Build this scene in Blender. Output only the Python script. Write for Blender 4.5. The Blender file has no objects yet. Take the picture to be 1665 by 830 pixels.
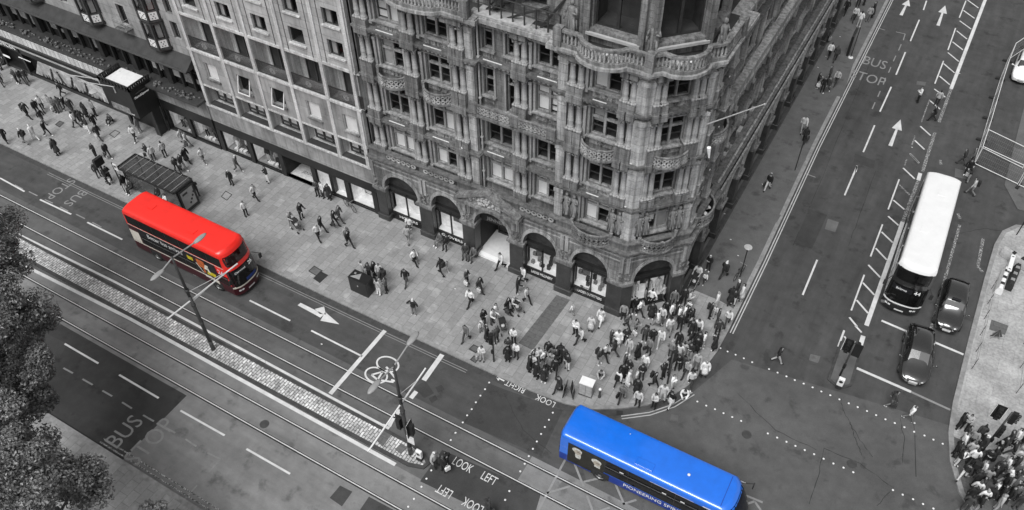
import bpy, math, random
import numpy as np
from mathutils import Vector, Matrix
rnd = random.Random(11)
SC = bpy.context.scene
COL = SC.collection
# ---------------------------------------------------------------- camera, sky, sun, exposure
CAMH = 45.0
FPX = 1347.872
CR = ((0.8671622210, 0.4978702482, -0.0124458180), (-0.3546065217, 0.6347949110, 0.6865053792), (-0.3496911455, 0.5908981612, -0.7270182019))
cd = bpy.data.cameras.new('camera'); cam = bpy.data.objects.new('camera', cd); COL.objects.link(cam)
cd.sensor_fit = 'HORIZONTAL'; cd.sensor_width = 36.0; cd.lens = 36.0*FPX/1665.0; cd.clip_start = 0.5; cd.clip_end = 2000
cam.matrix_world = Matrix(((CR[0][0], CR[1][0], -CR[2][0], 0), (CR[0][1], CR[1][1], -CR[2][1], 0), (CR[0][2], CR[1][2], -CR[2][2], CAMH), (0, 0, 0, 1)))
SC.camera = cam
SUN_EL, SUN_AZ = math.radians(60), math.radians(182)     # azimuth clockwise from +Y
w = bpy.data.worlds.new('World'); SC.world = w; w.use_nodes = True
nt = w.node_tree; nt.nodes.clear()
sky = nt.nodes.new('ShaderNodeTexSky'); sky.sky_type = 'NISHITA'; sky.sun_disc = False
sky.sun_elevation = SUN_EL; sky.sun_rotation = SUN_AZ; sky.dust_density = 4; sky.air_density = 1.5
bw = nt.nodes.new('ShaderNodeRGBToBW'); bg = nt.nodes.new('ShaderNodeBackground'); bg.inputs[1].default_value = 0.095
wo = nt.nodes.new('ShaderNodeOutputWorld')
nt.links.new(sky.outputs[0], bw.inputs[0]); nt.links.new(bw.outputs[0], bg.inputs[0]); nt.links.new(bg.outputs[0], wo.inputs[0])
sl = bpy.data.lights.new('sun', 'SUN'); sl.energy = 1.5; sl.angle = math.radians(32); sl.color = (1, 1, 1)
so = bpy.data.objects.new('sun', sl); COL.objects.link(so)
sd = Vector((math.sin(SUN_AZ)*math.cos(SUN_EL), math.cos(SUN_AZ)*math.cos(SUN_EL), math.sin(SUN_EL)))
so.rotation_euler = sd.to_track_quat('Z', 'Y').to_euler(); so.location = (0, 0, 80)
SC.view_settings.view_transform = 'Standard'; SC.view_settings.look = 'None'
SC.view_settings.exposure = 0.54; SC.view_settings.gamma = 1.0

# ---------------------------------------------------------------- from a survey of the photo: pixel + height -> ground point
def G(u, v, z=0.0):
    a, b = (u-832.5)/FPX, -(v-415.0)/FPX
    d = [CR[0][i]*a+CR[1][i]*b+CR[2][i] for i in range(3)]
    t = (z-CAMH)/d[2]
    return Vector((d[0]*t, d[1]*t, z))
def GX(u, v, X):
    a, b = (u-832.5)/FPX, -(v-415.0)/FPX
    d = [CR[0][i]*a+CR[1][i]*b+CR[2][i] for i in range(3)]
    t = X/d[0]
    return Vector((X, d[1]*t, CAMH+d[2]*t))
def GY(u, v, Y):
    a, b = (u-832.5)/FPX, -(v-415.0)/FPX
    d = [CR[0][i]*a+CR[1][i]*b+CR[2][i] for i in range(3)]
    t = Y/d[1]
    return Vector((d[0]*t, Y, CAMH+d[2]*t))

# ---------------------------------------------------------------- materials
def nd(nt, t, **k):
    n = nt.nodes.new(t)
    for a, b in k.items(): setattr(n, a, b)
    return n
def newmat(name):
    m = bpy.data.materials.new(name); m.use_nodes = True
    nt = m.node_tree; p = nt.nodes['Principled BSDF']
    return m, nt, p
def mul(nt, a, b):
    n = nd(nt, 'ShaderNodeMath', operation='MULTIPLY'); nt.links.new(a, n.inputs[0])
    if isinstance(b, (int, float)): n.inputs[1].default_value = b
    else: nt.links.new(b, n.inputs[1])
    return n.outputs[0]
def noise(nt, scale, lo, hi, vec=None, mp=None, detail=5, a=.3, b=.7, rough=.6):
    """noise mapped to a factor range lo..hi"""
    tc = nd(nt, 'ShaderNodeTexCoord'); src = tc.outputs['Object']
    if mp:
        m = nd(nt, 'ShaderNodeMapping'); m.inputs['Scale'].default_value = mp; nt.links.new(src, m.inputs[0]); src = m.outputs[0]
    n = nd(nt, 'ShaderNodeTexNoise'); n.inputs['Scale'].default_value = scale; n.inputs['Detail'].default_value = detail; n.inputs['Roughness'].default_value = rough
    nt.links.new(src, n.inputs['Vector'])
    r = nd(nt, 'ShaderNodeMapRange'); r.inputs[1].default_value = a; r.inputs[2].default_value = b; r.inputs[3].default_value = lo; r.inputs[4].default_value = hi
    nt.links.new(n.outputs[0], r.inputs[0])
    return r.outputs[0]
def bump(nt, p, h, strength=.3, dist=.02):
    b = nd(nt, 'ShaderNodeBump'); b.inputs['Strength'].default_value = strength; b.inputs['Distance'].default_value = dist
    nt.links.new(h, b.inputs['Height']); nt.links.new(b.outputs[0], p.inputs['Normal'])
def colour_from(nt, p, fac, c):
    if isinstance(c, (int, float)):
        o = mul(nt, fac, c)
        nt.links.new(o, p.inputs['Base Color'])
    else:
        v = nd(nt, 'ShaderNodeVectorMath', operation='SCALE'); v.inputs[0].default_value = c[:3]
        nt.links.new(fac, v.inputs['Scale']); nt.links.new(v.outputs[0], p.inputs['Base Color'])
def pm(name, c, rough=.7, var=.2, scale=4, scale2=None, metal=0, bmp=0, spec=.5, coat=0):
    m, nt, p = newmat(name)
    f = noise(nt, scale, 1-var, 1+var)
    if scale2: f = mul(nt, f, noise(nt, scale2, 1-var*.7, 1+var*.7))
    colour_from(nt, p, f, c)
    p.inputs['Roughness'].default_value = rough; p.inputs['Metallic'].default_value = metal; p.inputs['Specular IOR Level'].default_value = spec
    if coat: p.inputs['Coat Weight'].default_value = coat
    if coat >= 1: p.inputs['Coat IOR'].default_value = 1.95 if c == .012 else 1.7; p.inputs['Coat Roughness'].default_value = .09
    if bmp: bump(nt, p, noise(nt, scale*6, 0, 1), bmp)
    return m
def brickmat(name, c1, c2, cm, bw_, bh, mortar=.012, swap=False, var=.25, big=.35, rough=.85, stain=(0.5, .75, 1.1), bstr=.4, spotty=0):
    m, nt, p = newmat(name)
    tc = nd(nt, 'ShaderNodeTexCoord'); mp = nd(nt, 'ShaderNodeMapping')
    if swap: mp.inputs['Rotation'].default_value = (0, 0, math.radians(90))
    nt.links.new(tc.outputs['Object'], mp.inputs[0])
    b = nd(nt, 'ShaderNodeTexBrick'); b.inputs['Scale'].default_value = 1; b.inputs['Brick Width'].default_value = bw_; b.inputs['Row Height'].default_value = bh
    b.inputs['Mortar Size'].default_value = mortar; b.inputs['Mortar Smooth'].default_value = .2; b.inputs['Bias'].default_value = -.1
    for k, c in (('Color1', c1), ('Color2', c2), ('Mortar', cm)): b.inputs[k].default_value = (c, c, c, 1)
    nt.links.new(mp.outputs[0], b.inputs['Vector'])
    g = nd(nt, 'ShaderNodeRGBToBW'); nt.links.new(b.outputs['Color'], g.inputs[0])
    f = mul(nt, noise(nt, big, stain[1], stain[2]), noise(nt, 6, 1-var, 1+var))
    if spotty: f = mul(nt, f, noise(nt, .9, 1, 1+spotty, detail=2, a=.56, b=.72))
    nt.links.new(mul(nt, g.outputs[0], f), p.inputs['Base Color']); p.inputs['Roughness'].default_value = rough
    bump(nt, p, b.outputs['Fac'], -bstr, .01)
    return m
def stonemat(name, c, joints=None, soot=.5, streak=.55, rough=.9):
    m, nt, p = newmat(name)
    f = mul(nt, noise(nt, .45, 1-soot, 1.2, detail=8), noise(nt, 1.5, streak, 1.15, mp=(2.6, 2.6, .13), detail=6, a=.36, b=.6))
    f = mul(nt, f, noise(nt, 12, .8, 1.15))
    # soot crust that gathers in small blotches
    f = mul(nt, f, noise(nt, 5, .84, 1, detail=7, a=.36, b=.5))
    if joints:
        tc = nd(nt, 'ShaderNodeTexCoord'); sp = nd(nt, 'ShaderNodeSeparateXYZ'); nt.links.new(tc.outputs['Object'], sp.inputs[0])
        ad = nd(nt, 'ShaderNodeMath', operation='ADD'); nt.links.new(sp.outputs[0], ad.inputs[0]); nt.links.new(sp.outputs[1], ad.inputs[1])
        cb = nd(nt, 'ShaderNodeCombineXYZ'); nt.links.new(ad.outputs[0], cb.inputs[0]); nt.links.new(sp.outputs[2], cb.inputs[1])
        b = nd(nt, 'ShaderNodeTexBrick'); b.inputs['Scale'].default_value = 1; b.inputs['Brick Width'].default_value = joints[0]; b.inputs['Row Height'].default_value = joints[1]; b.inputs['Mortar Size'].default_value = .014
        for k, v in (('Color1', 1.1), ('Color2', .84), ('Mortar', .58)): b.inputs[k].default_value = (v, v, v, 1)
        nt.links.new(cb.outputs[0], b.inputs['Vector']); g = nd(nt, 'ShaderNodeRGBToBW'); nt.links.new(b.outputs['Color'], g.inputs[0]); f = mul(nt, f, g.outputs[0])
    colour_from(nt, p, f, c); p.inputs['Roughness'].default_value = rough; p.inputs['Specular IOR Level'].default_value = .25
    h = noise(nt, 14, 0, 1)
    bump(nt, p, h, .35, .03)
    return m
def ashlar(name, c, bw_, bh, soot=.3):
    m, nt, p = newmat(name)
    tc = nd(nt, 'ShaderNodeTexCoord'); sp = nd(nt, 'ShaderNodeSeparateXYZ'); nt.links.new(tc.outputs['Object'], sp.inputs[0])
    ad = nd(nt, 'ShaderNodeMath', operation='ADD'); nt.links.new(sp.outputs[0], ad.inputs[0]); nt.links.new(sp.outputs[1], ad.inputs[1])
    cb = nd(nt, 'ShaderNodeCombineXYZ'); nt.links.new(ad.outputs[0], cb.inputs[0]); nt.links.new(sp.outputs[2], cb.inputs[1])
    b = nd(nt, 'ShaderNodeTexBrick'); b.inputs['Scale'].default_value = 1; b.inputs['Brick Width'].default_value = bw_; b.inputs['Row Height'].default_value = bh
    b.inputs['Mortar Size'].default_value = .012; b.offset = .5
    for k, v in (('Color1', c), ('Color2', c*.8), ('Mortar', c*.45)): b.inputs[k].default_value = (v, v, v, 1)
    nt.links.new(cb.outputs[0], b.inputs['Vector'])
    g = nd(nt, 'ShaderNodeRGBToBW'); nt.links.new(b.outputs['Color'], g.inputs[0])
    f = mul(nt, noise(nt, .5, 1-soot, 1.15, detail=8), noise(nt, 1.3, .68, 1.15, mp=(1.5, 1.5, .13), detail=6))
    f = mul(nt, f, noise(nt, 1.6, .8, 1, detail=8, a=.34, b=.44))
    nt.links.new(mul(nt, g.outputs[0], f), p.inputs['Base Color']); p.inputs['Roughness'].default_value = .9; p.inputs['Specular IOR Level'].default_value = .25
    bump(nt, p, b.outputs['Fac'], -.3, .01)
    return m
def asphalt(name, c, lo=.75, hi=1.2, tyre=None, rough=.88):
    m, nt, p = newmat(name)
    f = mul(nt, noise(nt, .12, lo, hi, detail=6), noise(nt, 1.2, .85, 1.13, detail=6))
    f = mul(nt, f, noise(nt, 45, .8, 1.22, detail=3))
    if tyre: f = mul(nt, f, noise(nt, .7, .76, 1.12, mp=tyre, detail=5))
    f = mul(nt, f, noise(nt, .8, .66, 1.0, detail=7, a=.33, b=.43))     # oil and patch stains
    colour_from(nt, p, f, c); p.inputs['Roughness'].default_value = rough; p.inputs['Specular IOR Level'].default_value = .3
    bump(nt, p, noise(nt, 60, 0, 1, detail=2), .25, .01)
    return m
def paintmat(name, c, wear=.5):
    """worn road paint: the wear is flaked through to the road colour"""
    m, nt, p = newmat(name)
    f = noise(nt, 11, .12, 1, detail=8, a=.14+wear*.36, b=.26+wear*.36, rough=.75)
    f = mul(nt, f, noise(nt, 1.5, .8, 1.1))
    colour_from(nt, p, f, c); p.inputs['Roughness'].default_value = .8
    return m
def glassmat(name, tint=.02, rough=.04, clear=.35):
    m, nt, p = newmat(name)
    p.inputs['Base Color'].default_value = (tint, tint, tint, 1); p.inputs['Roughness'].default_value = rough; p.inputs['Specular IOR Level'].default_value = .6
    tr = nd(nt, 'ShaderNodeBsdfTransparent'); mx = nd(nt, 'ShaderNodeMixShader'); mx.inputs[0].default_value = clear
    out = nt.nodes['Material Output']
    nt.links.new(p.outputs[0], mx.inputs[1]); nt.links.new(tr.outputs[0], mx.inputs[2]); nt.links.new(mx.outputs[0], out.inputs[0])
    return m
def emitmat(name, c, e, var=.25, scale=2.0):
    m, nt, p = newmat(name)
    f = noise(nt, scale, 1-var, 1+var)
    colour_from(nt, p, f, c); p.inputs['Emission Strength'].default_value = e
    nt.links.new(mul(nt, f, c), p.inputs['Emission Color'])
    return m
M = {
 'asphalt': asphalt('asphalt', .076, .8, 1.2, (.25, 1.6, 1)),
 'asphalt_side': asphalt('side street asphalt', .07, .8, 1.18, (1.6, .2, 1)),
 'asphalt_dark': asphalt('dark bus stop surface', .045, .85, 1.15),
 'asphalt_path': asphalt('asphalt pavement', .12, .85, 1.12),
 'patch': asphalt('asphalt repair', .052), 'crack': asphalt('tar seam', .036), 'patch_light': asphalt('pale repair', .12),
 'concrete_road': asphalt('tram concrete', .205, .85, 1.12, (.15, 1.3, 1)),
 'concrete_edge': asphalt('tram edge', .22, .9, 1.1), 'tram_dark': asphalt('tram lane asphalt', .115, .85, 1.15, (.2, 1.4, 1)),
 'junction': asphalt('junction surfacing', .095, .75, 1.2),
 'slabs': brickmat('pavement slabs', .3, .232, .165, .9, .62, .014, True, .12, .25, stain=(.5, .86, 1.08), spotty=.35),
 'slabs_dark': brickmat('dark slabs', .13, .105, .07, .8, .4, .012, False, .2),
 'slabs_east': brickmat('worn slabs', .36, .41, .25, 1.6, 1.1, .01, False, .25, .5, stain=(.5, .7, 1.15)),
 'setts': brickmat('granite setts', .66, .36, .16, .42, .2, .03, True, .45, 1.2, stain=(.5, .6, 1.2), bstr=1.0),
 'kerb': brickmat('kerb stones', .19, .15, .06, 1.0, 30, .012, False, .25),
 'kerb_side': pm('kerb stone', .25, .85, .25, 3),
 'kerb_dark': pm('dark kerb', .05, .85, .3, 3),
 'paint': paintmat('road paint', .62, .24), 'paint_worn': paintmat('worn road paint', .55, .95), 'paint_line': paintmat('kerb line paint', .5, .3), 'paint_grey': paintmat('grey road paint', .25, .45),
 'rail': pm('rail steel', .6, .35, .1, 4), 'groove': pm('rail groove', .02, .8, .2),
 'stone': stonemat('sooty carved stone', .23, (.95, .4), soot=.3, streak=.5), 'ledge': stonemat('sooty ledge stone', .15, soot=.3, streak=.6), 'frame_stone': stonemat('window stone', .34, soot=.3), 'stone_light': stonemat('paler stone', .44, (3.0, .55), soot=.3, streak=.55),
 'stone_dark': stonemat('blackened stone', .17, soot=.5), 'stone_col': stonemat('column stone', .4, soot=.35, streak=.5), 'statue': stonemat('weathered statue stone', .25, soot=.4),
 'granite': pm('polished dark granite', .045, .35, .35, 1.2, 14), 'ashlar': ashlar('slab facing', .52, 1.65, .62),
 'ashlar_low': ashlar('stained slab facing', .4, 1.1, 1.7, .45), 'rib': stonemat('concrete rib', .54, soot=.2, streak=.75),
 'render': ashlar('pale wall facing', .4, 1.3, .7, .3),
 'black': pm('black enamel', .018, .35, .25, 2), 'black_matt': pm('matt black', .022, .75, .3, 2), 'iron': pm('dark ironwork', .03, .5, .3, 5),
 'dark_metal': pm('dark metal', .05, .45, .25, 3), 'grey_metal': pm('grey metal', .28, .45, .12, 2), 'white_metal': pm('white painted metal', .75, .4, .08, 3),
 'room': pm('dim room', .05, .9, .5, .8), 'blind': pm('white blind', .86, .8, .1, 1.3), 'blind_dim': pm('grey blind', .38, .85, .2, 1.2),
 'frame_dark': pm('dark window frame', .05, .5, .3, 4), 'frame_pale': pm('pale window frame', .4, .6, .25, 4),
 'glass': glassmat('window glass', .012, .05, .85), 'shopglass': glassmat('shop glass', .01, .03, .8), 'carglass': glassmat('vehicle glass', .006, .04, .12),
 'screen': pm('car windscreen', .012, .05, .1, 2, coat=1.0), 'roofglass': glassmat('shelter glass', .06, .1, .55),
 'picture': pm('printed beach picture', .42, .5, .5, .5, 2.5), 'display': emitmat('lit display board', .62, .32, .3, 1.4), 'display_floor': pm('display floor', .28, .6, .3, 3), 'display_dark': pm('dark display goods', .04, .6, .5, 4),
 'display_mid': pm('display goods', .22, .6, .5, 5), 'lamp': pm('lead flashing', .7, .5, .1, 3), 'terrazzo': brickmat('entrance floor', .62, .57, .5, 4, 4, .003, False, .2),
 'tar': pm('lead roof', .035, .75, .35, 1.5), 'slate': pm('slate roof', .06, .7, .3, 2), 'panel_white': pm('white enamel panel', .78, .35, .07, 3),
 'leaf': None, 'bark': pm('bark', .07, .9, .4, 6, bmp=.5),
 'red': pm('red paint', (.86, .022, .014), .32, .09, 1.5, coat=.35), 'maroon': pm('maroon paint', (.05, .003, .008), .3, .15, 2, coat=.4),
 'blue': pm('blue paint', (.004, .15, .72), .3, .08, 1.5, coat=1.0), 'blue_dark': pm('dark blue trim', (.01, .04, .28), .35, .1, 2, coat=.4),
 'cream': pm('cream paint', (.72, .68, .6), .4, .08, 2, coat=.2), 'white_paint': pm('white bus paint', .78, .35, .04, 1.5, coat=.3),
 'car_black': pm('black car paint', .012, .12, .1, 2, coat=1.0), 'car_white': pm('white car paint', .78, .25, .05, 2, coat=.5),
 'tyre': pm('tyre rubber', .02, .9, .2, 6), 'rim': pm('wheel rim', .35, .35, .2, 8, metal=.8), 'headlight': pm('headlamp glass', .75, .1, .1, 8), 'tail': pm('tail lamp', (.3, .01, .01), .2, .1, 8),
 'ad_yellow': pm('yellow advert', (.55, .45, .02), .4, .4, 6), 'ad_dark': pm('dark advert', (.012, .012, .014), .3, .4, 2), 'ad_orange': pm('orange advert', (.5, .12, .03), .4, .5, 4),
 'seat_blue': pm('blue seats', (.01, .03, .16), .7, .3, 5), 'plate': pm('number plate', .7, .4, .05, 5), 'olive': pm('coat fabric print', (.022, .021, .016), .5, .4, 4),
 'beard': pm('pale beard print', (.55, .55, .52), .5, .35, 9), 'skin_print': pm('face print', (.4, .36, .3), .5, .3, 9),
 'skin': pm('skin', .38, .6, .1, 8), 'skin_dark': pm('tanned skin', .2, .6, .1, 8),
 'B': pm('black cloth', .016, .85, .3, 6), 'D': pm('dark cloth', .04, .85, .3, 6), 'G': pm('grey cloth', .14, .85, .25, 6), 'L': pm('light grey cloth', .4, .85, .18, 6), 'W': pm('white cloth', .8, .85, .1, 6),
 'hair_dark': pm('dark hair', .015, .6, .4, 20), 'hair_mid': pm('brown hair', .07, .6, .4, 20), 'hair_fair': pm('fair hair', .3, .6, .3, 20), 'hair_white': pm('white hair', .65, .7, .2, 20),
 'rubber': pm('black rubber', .02, .85, .2, 5), 'plastic_white': pm('white plastic', .72, .5, .08, 3), 'signal_back': pm('signal head', .015, .5, .2, 3), 'bin': pm('black bin', .014, .3, .2, 2),
}
def leafmat(name, lo, hi):
    m, nt, p = newmat(name)
    f = mul(nt, noise(nt, 1.1, .7, 1.3, detail=4), noise(nt, 7, .55, 1.5, detail=3))
    colour_from(nt, p, f, (lo+hi)/2); p.inputs['Roughness'].default_value = .55
    return m
M['leaf'] = leafmat('leaves', .075, .13); M['leaf_pale'] = leafmat('pale leaves', .2, .28)
for k in 'BDGLW':
    nt = M[k].node_tree; p = nt.nodes['Principled BSDF']; l = p.inputs['Base Color'].links[0]; oi = nd(nt, 'ShaderNodeObjectInfo'); r_ = nd(nt, 'ShaderNodeMapRange'); r_.inputs[3].default_value = .6 if k != 'W' else .72; r_.inputs[4].default_value = 1.5 if k != 'W' else 1.02; nt.links.new(oi.outputs['Random'], r_.inputs[0]); o_ = mul(nt, l.from_socket, r_.outputs[0]); nt.links.new(o_, p.inputs['Base Color'])

# ---------------------------------------------------------------- mesh builder
def link(name, me, parent=None, m=None):
    o = bpy.data.objects.new(name, me); COL.objects.link(o)
    if parent: o.parent = parent
    return o
class MB:
    def __init__(s, T=None): s.v = []; s.f = []; s.mi = []; s.T = T; s.cur = 0
    def add(s, vs, fs, mi=None):
        n = len(s.v); T = s.T
        s.v += [tuple(T(*p)) if T else tuple(p) for p in vs]
        s.f += [tuple(i+n for i in f) for f in fs]; s.mi += [s.cur if mi is None else mi]*len(fs)
    def box(s, x0, x1, y0, y1, z0, z1, mi=None):
        vs = [(x, y, z) for z in (z0, z1) for y in (y0, y1) for x in (x0, x1)]
        s.add(vs, [(0, 2, 3, 1), (4, 5, 7, 6), (0, 1, 5, 4), (2, 6, 7, 3), (0, 4, 6, 2), (1, 3, 7, 5)], mi)
    def mark(s): s.marks = getattr(s, 'marks', []); s.marks.append((len(s.v), len(s.f)))
    def build_parts(s, name, m, parent=None, smooth=False):
        mk_ = s.marks+[(len(s.v), len(s.f))]; out = []
        for (v0, f0), (v1, f1) in zip(mk_, mk_[1:]):
            if f1 > f0: b = MB(); b.v = s.v[v0:v1]; b.f = [tuple(i-v0 for i in f) for f in s.f[f0:f1]]; b.mi = [0]*len(b.f); out.append(b.build(name, m, parent, smooth))
        return out
    def quad(s, a, b, c, d, mi=None): s.add([a, b, c, d], [(0, 1, 2, 3)], mi)
    def prism(s, pts, z0, z1, mi=None, bottom=False):
        n = len(pts); vs = [(p[0], p[1], z0) for p in pts]+[(p[0], p[1], z1) for p in pts]
        a = sum(pts[i][0]*pts[(i+1) % n][1]-pts[(i+1) % n][0]*pts[i][1] for i in range(n))
        up = tuple(range(n, 2*n)) if a > 0 else tuple(range(2*n-1, n-1, -1))
        fs = [up]+[((i, (i+1) % n, n+(i+1) % n, n+i) if a > 0 else ((i+1) % n, i, n+i, n+(i+1) % n)) for i in range(n)]
        if bottom: fs.append(tuple(range(n-1, -1, -1)) if a > 0 else tuple(range(n)))
        s.add(vs, fs, mi)
    def sheet(s, pts, z, mi=None):
        a = sum(pts[i][0]*pts[(i+1) % len(pts)][1]-pts[(i+1) % len(pts)][0]*pts[i][1] for i in range(len(pts)))
        p = list(pts) if a > 0 else list(pts)[::-1]
        s.add([(q[0], q[1], z) for q in p], [tuple(range(len(p)))], mi)
    def tube(s, a, b, r0, r1=None, n=8, mi=None, caps=True):
        a, b = Vector(a), Vector(b); r1 = r0 if r1 is None else r1
        d = (b-a).normalized(); x = d.orthogonal().normalized(); y = d.cross(x)
        vs = [a+(x*math.cos(t)+y*math.sin(t))*r0 for t in [2*math.pi*i/n for i in range(n)]]+[b+(x*math.cos(t)+y*math.sin(t))*r1 for t in [2*math.pi*i/n for i in range(n)]]
        fs = [(i, (i+1) % n, n+(i+1) % n, n+i) for i in range(n)]
        if caps: fs += [tuple(range(n-1, -1, -1)), tuple(range(n, 2*n))]
        s.add(vs, fs, mi)
    def path(s, pts, r, n=6, mi=None):
        for a, b in zip(pts, pts[1:]): s.tube(a, b, r, r, n, mi)
    def lathe(s, prof, c=(0, 0, 0), n=12, mi=None, sx=1, sy=1):
        k = len(prof); vs = [(c[0]+r*math.cos(2*math.pi*i/n)*sx, c[1]+r*math.sin(2*math.pi*i/n)*sy, c[2]+z) for r, z in prof for i in range(n)]
        fs = [(j*n+i, j*n+(i+1) % n, (j+1)*n+(i+1) % n, (j+1)*n+i) for j in range(k-1) for i in range(n)]
        fs += [tuple(range(n-1, -1, -1)), tuple(range((k-1)*n, k*n))]
        s.add(vs, fs, mi)
    def ball(s, c, r, sz=1.0, n=10, m=6, mi=None, sx=1, sy=1):
        s.lathe([(max(1e-3, r*math.sin(math.pi*j/m)), -r*sz*math.cos(math.pi*j/m)) for j in range(m+1)], c, n, mi, sx, sy)
    def strip(s, pts, d0, d1, z0, z1, mi=None, closed=False):
        """band along a polyline between two sideways offsets, mitred; offset + is to the right of travel"""
        A = offset(pts, d0, closed); B = offset(pts, d1, closed); n = len(pts)
        for i in range(n if closed else n-1):
            j = (i+1) % n
            a0, a1, b0, b1 = A[i], A[j], B[i], B[j]
            vs = [(p[0], p[1], z) for z in (z0, z1) for p in (a0, a1, b1, b0)]
            fs = [(0, 1, 2, 3), (7, 6, 5, 4), (0, 4, 5, 1), (2, 6, 7, 3)]
            if not closed and i == 0: fs.append((3, 7, 4, 0))
            if not closed and i == n-2: fs.append((1, 5, 6, 2))
            s.add(vs, fs, mi)
    def build(s, name, mats, parent=None, smooth=False):
        me = bpy.data.meshes.new(name); me.from_pydata(s.v, [], s.f)
        if not isinstance(mats, (list, tuple)): mats = [mats]
        for m in mats: me.materials.append(M[m] if isinstance(m, str) else m)
        if len(mats) > 1: me.polygons.foreach_set('material_index', s.mi)
        if smooth: me.polygons.foreach_set('use_smooth', [True]*len(me.polygons))
        me.update()
        return link(name, me, parent)
def offset(pts, d, closed=False):
    n = len(pts); out = []
    for i in range(n):
        p = Vector((pts[i][0], pts[i][1]))
        q0 = Vector(pts[i-1][:2]) if (closed or i > 0) else None
        q1 = Vector(pts[(i+1) % n][:2]) if (closed or i < n-1) else None
        ns = []
        if q0 is not None: t = (p-q0).normalized(); ns.append(Vector((t.y, -t.x)))
        if q1 is not None: t = (q1-p).normalized(); ns.append(Vector((t.y, -t.x)))
        if len(ns) == 2:
            m = ns[0]+ns[1]; m = m/max(.35, m.dot(ns[0])) if m.length > 1e-6 else ns[0]
        else: m = ns[0]
        out.append((p+m*d).to_tuple())
    return out
def recalc(o):
    import bmesh
    b = bmesh.new(); b.from_mesh(o.data); bmesh.ops.recalc_face_normals(b, faces=b.faces[:]); b.to_mesh(o.data); b.free(); return o
def bevel(o, wdt=.02, seg=2):
    md = o.modifiers.new('bevel', 'BEVEL'); md.width = wdt; md.segments = seg; md.limit_method = 'ANGLE'; return o
def tag(o, label=None, cat=None, group=None, kind=None):
    for k, v in (('label', label), ('category', cat), ('group', group), ('kind', kind)):
        if v: o[k] = v
    return o
def empty(name, loc=(0, 0, 0), rz=0, label=None, cat=None, group=None):
    o = bpy.data.objects.new(name, None); COL.objects.link(o); o.location = loc; o.rotation_euler = (0, 0, rz); o.empty_display_size = .2
    return tag(o, label, cat, group)
def kids(o): return list(KID.get(o.name, ()))
def copy_tree(o, parent=None, loc=None, rz=None):
    c = o.copy(); COL.objects.link(c)
    if parent: c.parent = parent
    if loc is not None: c.location = loc
    if rz is not None: c.rotation_euler = (0, 0, rz)
    for ch in o.children: copy_tree(ch, c)
    return c
def struct(o): o['kind'] = 'structure'; return o
def text_mesh(s, size=1.0, ext=0.0, spacing=1.0):
    cu = bpy.data.curves.new('t', 'FONT'); cu.body = s; cu.size = size; cu.extrude = ext; cu.space_character = spacing; cu.align_x = 'CENTER'; cu.align_y = 'CENTER'; cu.resolution_u = 3
    o = bpy.data.objects.new('t', cu); COL.objects.link(o)
    dg = bpy.context.evaluated_depsgraph_get(); dg.update()
    me = bpy.data.meshes.new_from_object(o.evaluated_get(dg)); bpy.data.objects.remove(o); bpy.data.curves.remove(cu)
    vs = [v.co.copy() for v in me.vertices]; fs = [tuple(p.vertices) for p in me.polygons]; bpy.data.meshes.remove(me)
    return vs, fs
def put_text(mb, s, c, ux, uy, size, ext=.004, wide=1.0, mi=None):
    """letters centred on c, reading along ux, upright along uy"""
    c, ux, uy = Vector(c), Vector(ux).normalized(), Vector(uy).normalized(); n = ux.cross(uy)
    vs, fs = text_mesh(s, size, ext)
    T = mb.T; mb.T = None
    mb.add([(c+ux*(v.x*wide)+uy*v.y+n*(v.z+ext)) for v in vs], fs, mi); mb.T = T
# ---------------------------------------------------------------- ground, roads, pavements
KZ = .12
mb = MB(); mb.sheet([(-400, -300), (300, -300), (300, 500), (-400, 500)], 0.0); struct(mb.build('ground', 'asphalt_side'))
def sheet(name, pts, z, m): 
    b = MB(); b.sheet(pts, z); return struct(b.build(name, m))
def rect(x0, x1, y0, y1): return [(x0, y0), (x1, y0), (x1, y1), (x0, y1)]
sheet('road', rect(-150, -4.0, 22.6, 27.2), .004, 'asphalt')
sheet('tramway_north', rect(-150, -12.2, 18.0, 22.6), .004, 'tram_dark')
sheet('tramway_north', rect(-12.2, 120, 18.0, 22.6), .004, 'concrete_road')
sheet('road_south', rect(-150, 120, 9.6, 18.0), .004, 'concrete_road')
sheet('junction', [G(930, 700)[:2], G(1110, 652)[:2], G(1190, 585)[:2], (9.3, 37.2), (14, 26), (14, 22.6), (-8.5, 22.6)], .008, 'junction')
sheet('bus_stop_surface', [(-33.8, 9.9), (-33.8, 15.45), (-75, 15.45), (-75, 9.9)], .008, 'asphalt_dark')
sheet('crossing_surface', [G(*q)[:2] for q in ((719, 732), (683, 783), (860, 868), (880, 802))], .008, 'patch')
sheet('crossing_surface', [G(*q)[:2] for q in ((795, 624), (754, 688), (880, 742), (915, 668))], .008, 'patch')
for q in (((1315, 340), (1345, 350), (1320, 405), (1291, 397)), ((1390, 250), (1423, 262), (1421, 275), (1388, 264)), ((536, 810), (553, 790), (573, 800), (556, 824)),
          ((585, 830), (600, 808), (650, 835), (640, 860)), ((672, 630), (692, 620), (706, 640), (690, 648)), ((697, 648), (708, 643), (712, 650), (702, 656)), ((708, 630), (718, 626), (723, 634), (712, 639)), ((60, 640), (110, 560), (70, 540), (40, 600))):
    sheet('repair_patch', [G(*p)[:2] for p in q], .012, 'patch')
for q in (((1346, 356), (1364, 362), (1358, 378), (1341, 373)), ((1491, 132), (1506, 134), (1504, 140), (1490, 138)), ((1318, 576), (1334, 580), (1330, 591), (1315, 586)), ((1092, 674), (1103, 676), (1102, 686), (1089, 684)), ((1553, 274), (1570, 279), (1572, 292), (1552, 288))):
    sheet('pale_patch', [G(*p)[:2] for p in q], .012, 'patch_light')

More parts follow.
